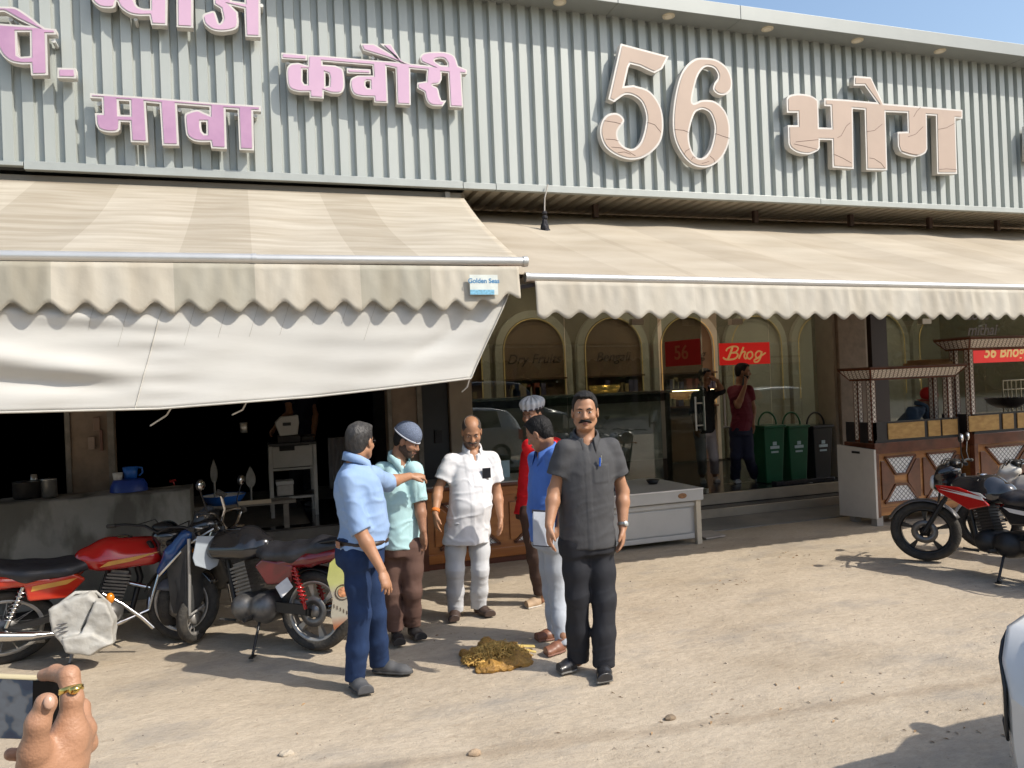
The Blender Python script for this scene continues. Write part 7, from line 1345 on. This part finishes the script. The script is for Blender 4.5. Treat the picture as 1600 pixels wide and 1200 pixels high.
# ================================================================ CARS
def car(label,loc,rz,pm,scale=1.,group='cars parked by the road',tall=0.):
    root=thing('car',label,'car',loc,rz,group,scale); glassd=mk('car_glass',(.02,.024,.028),.05,var=0,coat=.8); L_=3.75; tr=mk('car_trim_black',(.018,.018,.019),.5)
    X=np.array([-1.88,-1.86,-1.72,-1.5,-1.15,-.6,0,.45,.80,1.05,1.45,1.72,1.84,1.88]); ZR=np.array([.80,.95,1.20,1.42,1.50,1.53,1.52,1.46,1.25,1.04,.97,.88,.74,.62])+tall*np.array([0,0,.6,1,1,1,1,1,.7,.2,0,0,0,0]); ZS=np.array([.80,.88,.93,.95,.95,.94,.93,.92,.92,.93,.90,.84,.72,.60]); W=np.array([.60,.70,.78,.81,.82,.83,.83,.83,.825,.82,.80,.74,.66,.58]); WR=np.array([.55,.60,.60,.62,.63,.64,.64,.63,.65,.70,.68,.62,.55,.50])
    def sec(x,t):   # t 0 sill .. 1 shoulder .. 2 roof edge .. 3 centre
        zr,zs,w_,wr=(np.interp(x,X,q) for q in (ZR,ZS,W,WR))
        if t<=1: y=w_*(.94+.06*math.sin(math.pi*.5*min(1,t*1.6))); z=.24+(zs-.24)*t
        elif t<=2: u_=t-1; y=w_+(wr-w_)*u_**.85; z=zs+(zr-.045-zs)*u_
        else: u_=t-2; y=wr*math.cos(u_*math.pi/2); z=zr-.045+.045*math.sin(u_*math.pi/2)
        return y,max(z,.24)
    xs_=np.linspace(-1.88,1.88,70); ts=np.concatenate([np.linspace(0,1,8),np.linspace(1.15,2,7),np.linspace(2.15,3,6)]); P=[]
    for x in xs_: row=[(x,)+sec(x,t) for t in ts]; P.append(row+[(q[0],-q[1],q[2]) for q in row[::-1]])
    mb=MB(); mb.grid(P); n=len(P[0]); mb.add(P[0],[tuple(range(n))]); mb.add(P[-1],[tuple(range(n))[::-1]]); body=mb.build('body',pm,root)
    def pane(x0,x1,t0,t1,name,cut0=0.,cut1=0.):
        for sg in (1,-1):
            G=[]
            for i in range(9):
                row=[]
                for j in range(7):
                    t=t0+(t1-t0)*j/6; xx=x0+(x1-x0)*i/8; xx=xx+ (cut0*(1-i/8)+cut1*i/8)*(j/6); y,z=sec(xx,t); row.append((xx,sg*(y+.006),z+.002))
                G.append(row)
            mb=MB(); mb.grid(G); mb.build(name,glassd,root)
    pane(-.28,.62,1.08,1.92,'side_window',0,-.35); pane(-1.22,-.34,1.08,1.92,'side_window',.05,0)
    for nm,(x0,x1) in (('windscreen',(.50,1.02)),('rear_window',(-1.50,-1.78))):
        G=[]
        for i in range(7):
            x=x0+(x1-x0)*i/6; row=[]
            zr=np.interp(x,X,ZR); wr=np.interp(x,X,WR)*.92
            for y in np.linspace(-wr,wr,9): row.append((x+(.012 if nm=='windscreen' else -.012),y,zr+.010-.045*(1-math.sin(math.acos(min(1,abs(y)/(wr/.92)))))))
            G.append(row)
        mb=MB(); mb.grid(G); mb.build(nm,glassd,root)
    for x in (-1.18,1.15):
        for y in (.72,-.72):
            w_=bpy.data.objects.new('wheel',None); sc.collection.objects.link(w_); w_.parent=root; T=lambda q:V(x,y,.29)+V(q[0],q[2],q[1]); mb=MB(); mb.lathe([(.19,-.09),(.27,-.10),(.29,-.07),(.29,.07),(.27,.10),(.19,.09)],30,T); mb.build('tyre',rub,w_); sg=1 if y>0 else -1; mb=MB(); mb.lathe([(.19,sg*.07),(.17,sg*.085),(.06,sg*.06),(.0001,sg*.085)],24,T); mb.build('rim',alloyg,w_)
    hl=mk('head_lamp',(.50,.46,.40),.08,var=.1,vs=8,coat=.8)
    for sg in (1,-1):
        G=[[(lambda yz:(x+.008,sg*(yz[0]+.008),yz[1]))(sec(x,t)) for t in np.linspace(.42,.95,6)] for x in np.linspace(1.46,1.865,8)]; mb=MB(); mb.grid(G); h_=mb.build('headlight',hl,root)
        ed=[G[0][j] for j in range(6)]+[G[i][5] for i in range(1,8)]+[G[7][j] for j in range(4,-1,-1)]+[G[i][0] for i in range(6,0,-1)]; mb=MB(); mb.tube([V(*p) for p in ed],.007,6,closed=True); mb.build('headlight_seal',tr,h_)
        mb=MB(); mb.ell((.62,sg*.93,.98),.07,.10,.065,14); mm=mb.build('mirror',pm,root); mb=MB(); mb.bar(V(.62,sg*.80,.95),V(.62,sg*.88,.96),.05,.04); mb.build('mirror_arm',tr,mm)
        G=[[(lambda yz:(x-.008,sg*(yz[0]+.008),yz[1]))(sec(x,t)) for t in np.linspace(.6,.98,4)] for x in np.linspace(-1.85,-1.70,4)]; mb=MB(); mb.grid(G); mb.build('tail_light',redl,root)
    mb=MB(); mb.box(1.80,1.90,-.52,.52,.26,.40); mb.box(-1.90,-1.82,-.55,.55,.26,.42); mb.build('bumper',tr,root,bevel=.03); mb=MB(); mb.box(1.885,1.905,-.42,.42,.46,.60); mb.build('grille',tr,root); mb=MB(); mb.box(1.905,1.912,-.25,.25,.42,.52); mb.build('number_plate',platew,root)
    return root
carw=mk('white_car_paint',(.58,.58,.57),.2,var=.03,coat=.6); card=mk('dark_car_paint',(.035,.04,.048),.15,coat=.7); cars_=mk('silver_car_paint',(.40,.41,.42),.25,.4,coat=.6)
car('white hatchback whose front corner reaches in at the lower right edge',(4.345,1.57,0),R(176),carw,.90)
car('dark van parked across the yard mirrored in the shop glass',(6.7,-1.9,0),R(4),card,1.14,tall=.25)
car('white hatchback parked far right mirrored in the shop glass',(14.6,.6,0),R(8),carw,1.0)
car('silver hatchback parked by the road behind the photographer',(.8,-3.2,0),R(183),cars_,1.0)
# road and trees behind the photographer (mirrored in the glass)
mb=MB(); mb.box(-120,120,-17,-4.6,-.05,.006); struct(mb.build('road',mk('asphalt',(.05,.05,.052),.85,var=.2,vs=2,bump=.2,bs=60)))
lf=mk('leaf_green',(.045,.075,.022),.7,var=.45,vs=1.5,trans=.15); bark=mk('bark',(.12,.09,.065),.9,var=.3,vs=8)
def tree(x,y,h,seed,label):
    r=np.random.RandomState(seed); t=wthing('tree',label,'tree',(x,y,0),'trees across the road'); mb=MB(); mb.tube([V(x,y,0),V(x+.1,y,h*.3),V(x-.1,y+.1,h*.6)],[.22,.16,.07],8)
    cl=[]
    for k in range(16):
        a=r.rand()*6.28; q=V(x+h*.3*r.rand()*math.cos(a),y+h*.3*r.rand()*math.sin(a),h*(.45+.5*r.rand())); cl.append(q); mb.tube([V(x,y,h*.35),q],[.06,.02],5)
    mb.build('trunk',bark,t); mb=MB()
    for q in cl:
        for k in range(150):
            p=q+r.normal(size=3)*h*.085; d=nrm(r.normal(size=3))*.16; e=nrm(np.cross(d,r.normal(size=3)))*.07; mb.add([p-d,p+e,p+d,p-e],[(0,1,2,3)])
    mb.build('crown',lf,t)
for k,(x,y,h) in enumerate(((-6,-19,8),(1,-20,9),(7.5,-19,7.5),(13.5,-20.5,9.5),(20,-19,8),(27,-21,9),(35,-20,8.5))): tree(x,y,h,k+1,('leafy roadside tree with a round crown, number given by its place','')[0] if False else 'leafy tree beyond the road behind the photographer')

struct(MB().box(-120,120,-120,-17.2,-.05,.008).build('verge',mk('dry_grass_ground',(.06,.065,.03),.95,var=.4,vs=1)))  # dark unseen ground added to dim the distance mirrored in the glass
mb=MB(); r=np.random.RandomState(8)
for k in range(8000):
    x=-25+85*r.rand(); z=.2+6.2*r.rand()**.8; p=V(x,-25+2.2*r.normal(),z+.8*math.sin(x*.7)); d=nrm(r.normal(size=3))*.46; e=nrm(np.cross(d,r.normal(size=3)))*.26; mb.add([p-d,p+e,p+d,p-e],[(0,1,2,3)])
tag(mb.build('treeline',lf),'dense line of dark green bushes added far across the road','trees',kind='stuff')  # unseen leaf mass added to darken the horizon in the glass
wh=thing('backdrop','long low dark warehouse added behind the trees to darken the mirrored view','backing block',(10,-32,0)); mb=MB(); mb.box(-60,60,-4,4,0,6.2); mb.build('wall',mk('backdrop_wall',(.06,.055,.045),.9,var=.2,vs=.5),wh); mb=MB(); mb.box(-60.3,60.3,-4.4,4.4,6.2,6.5); mb.build('roof',mk('backdrop_roof',(.10,.10,.10),.8),wh)  # unseen dark block added so no bright sky shows through the leaves
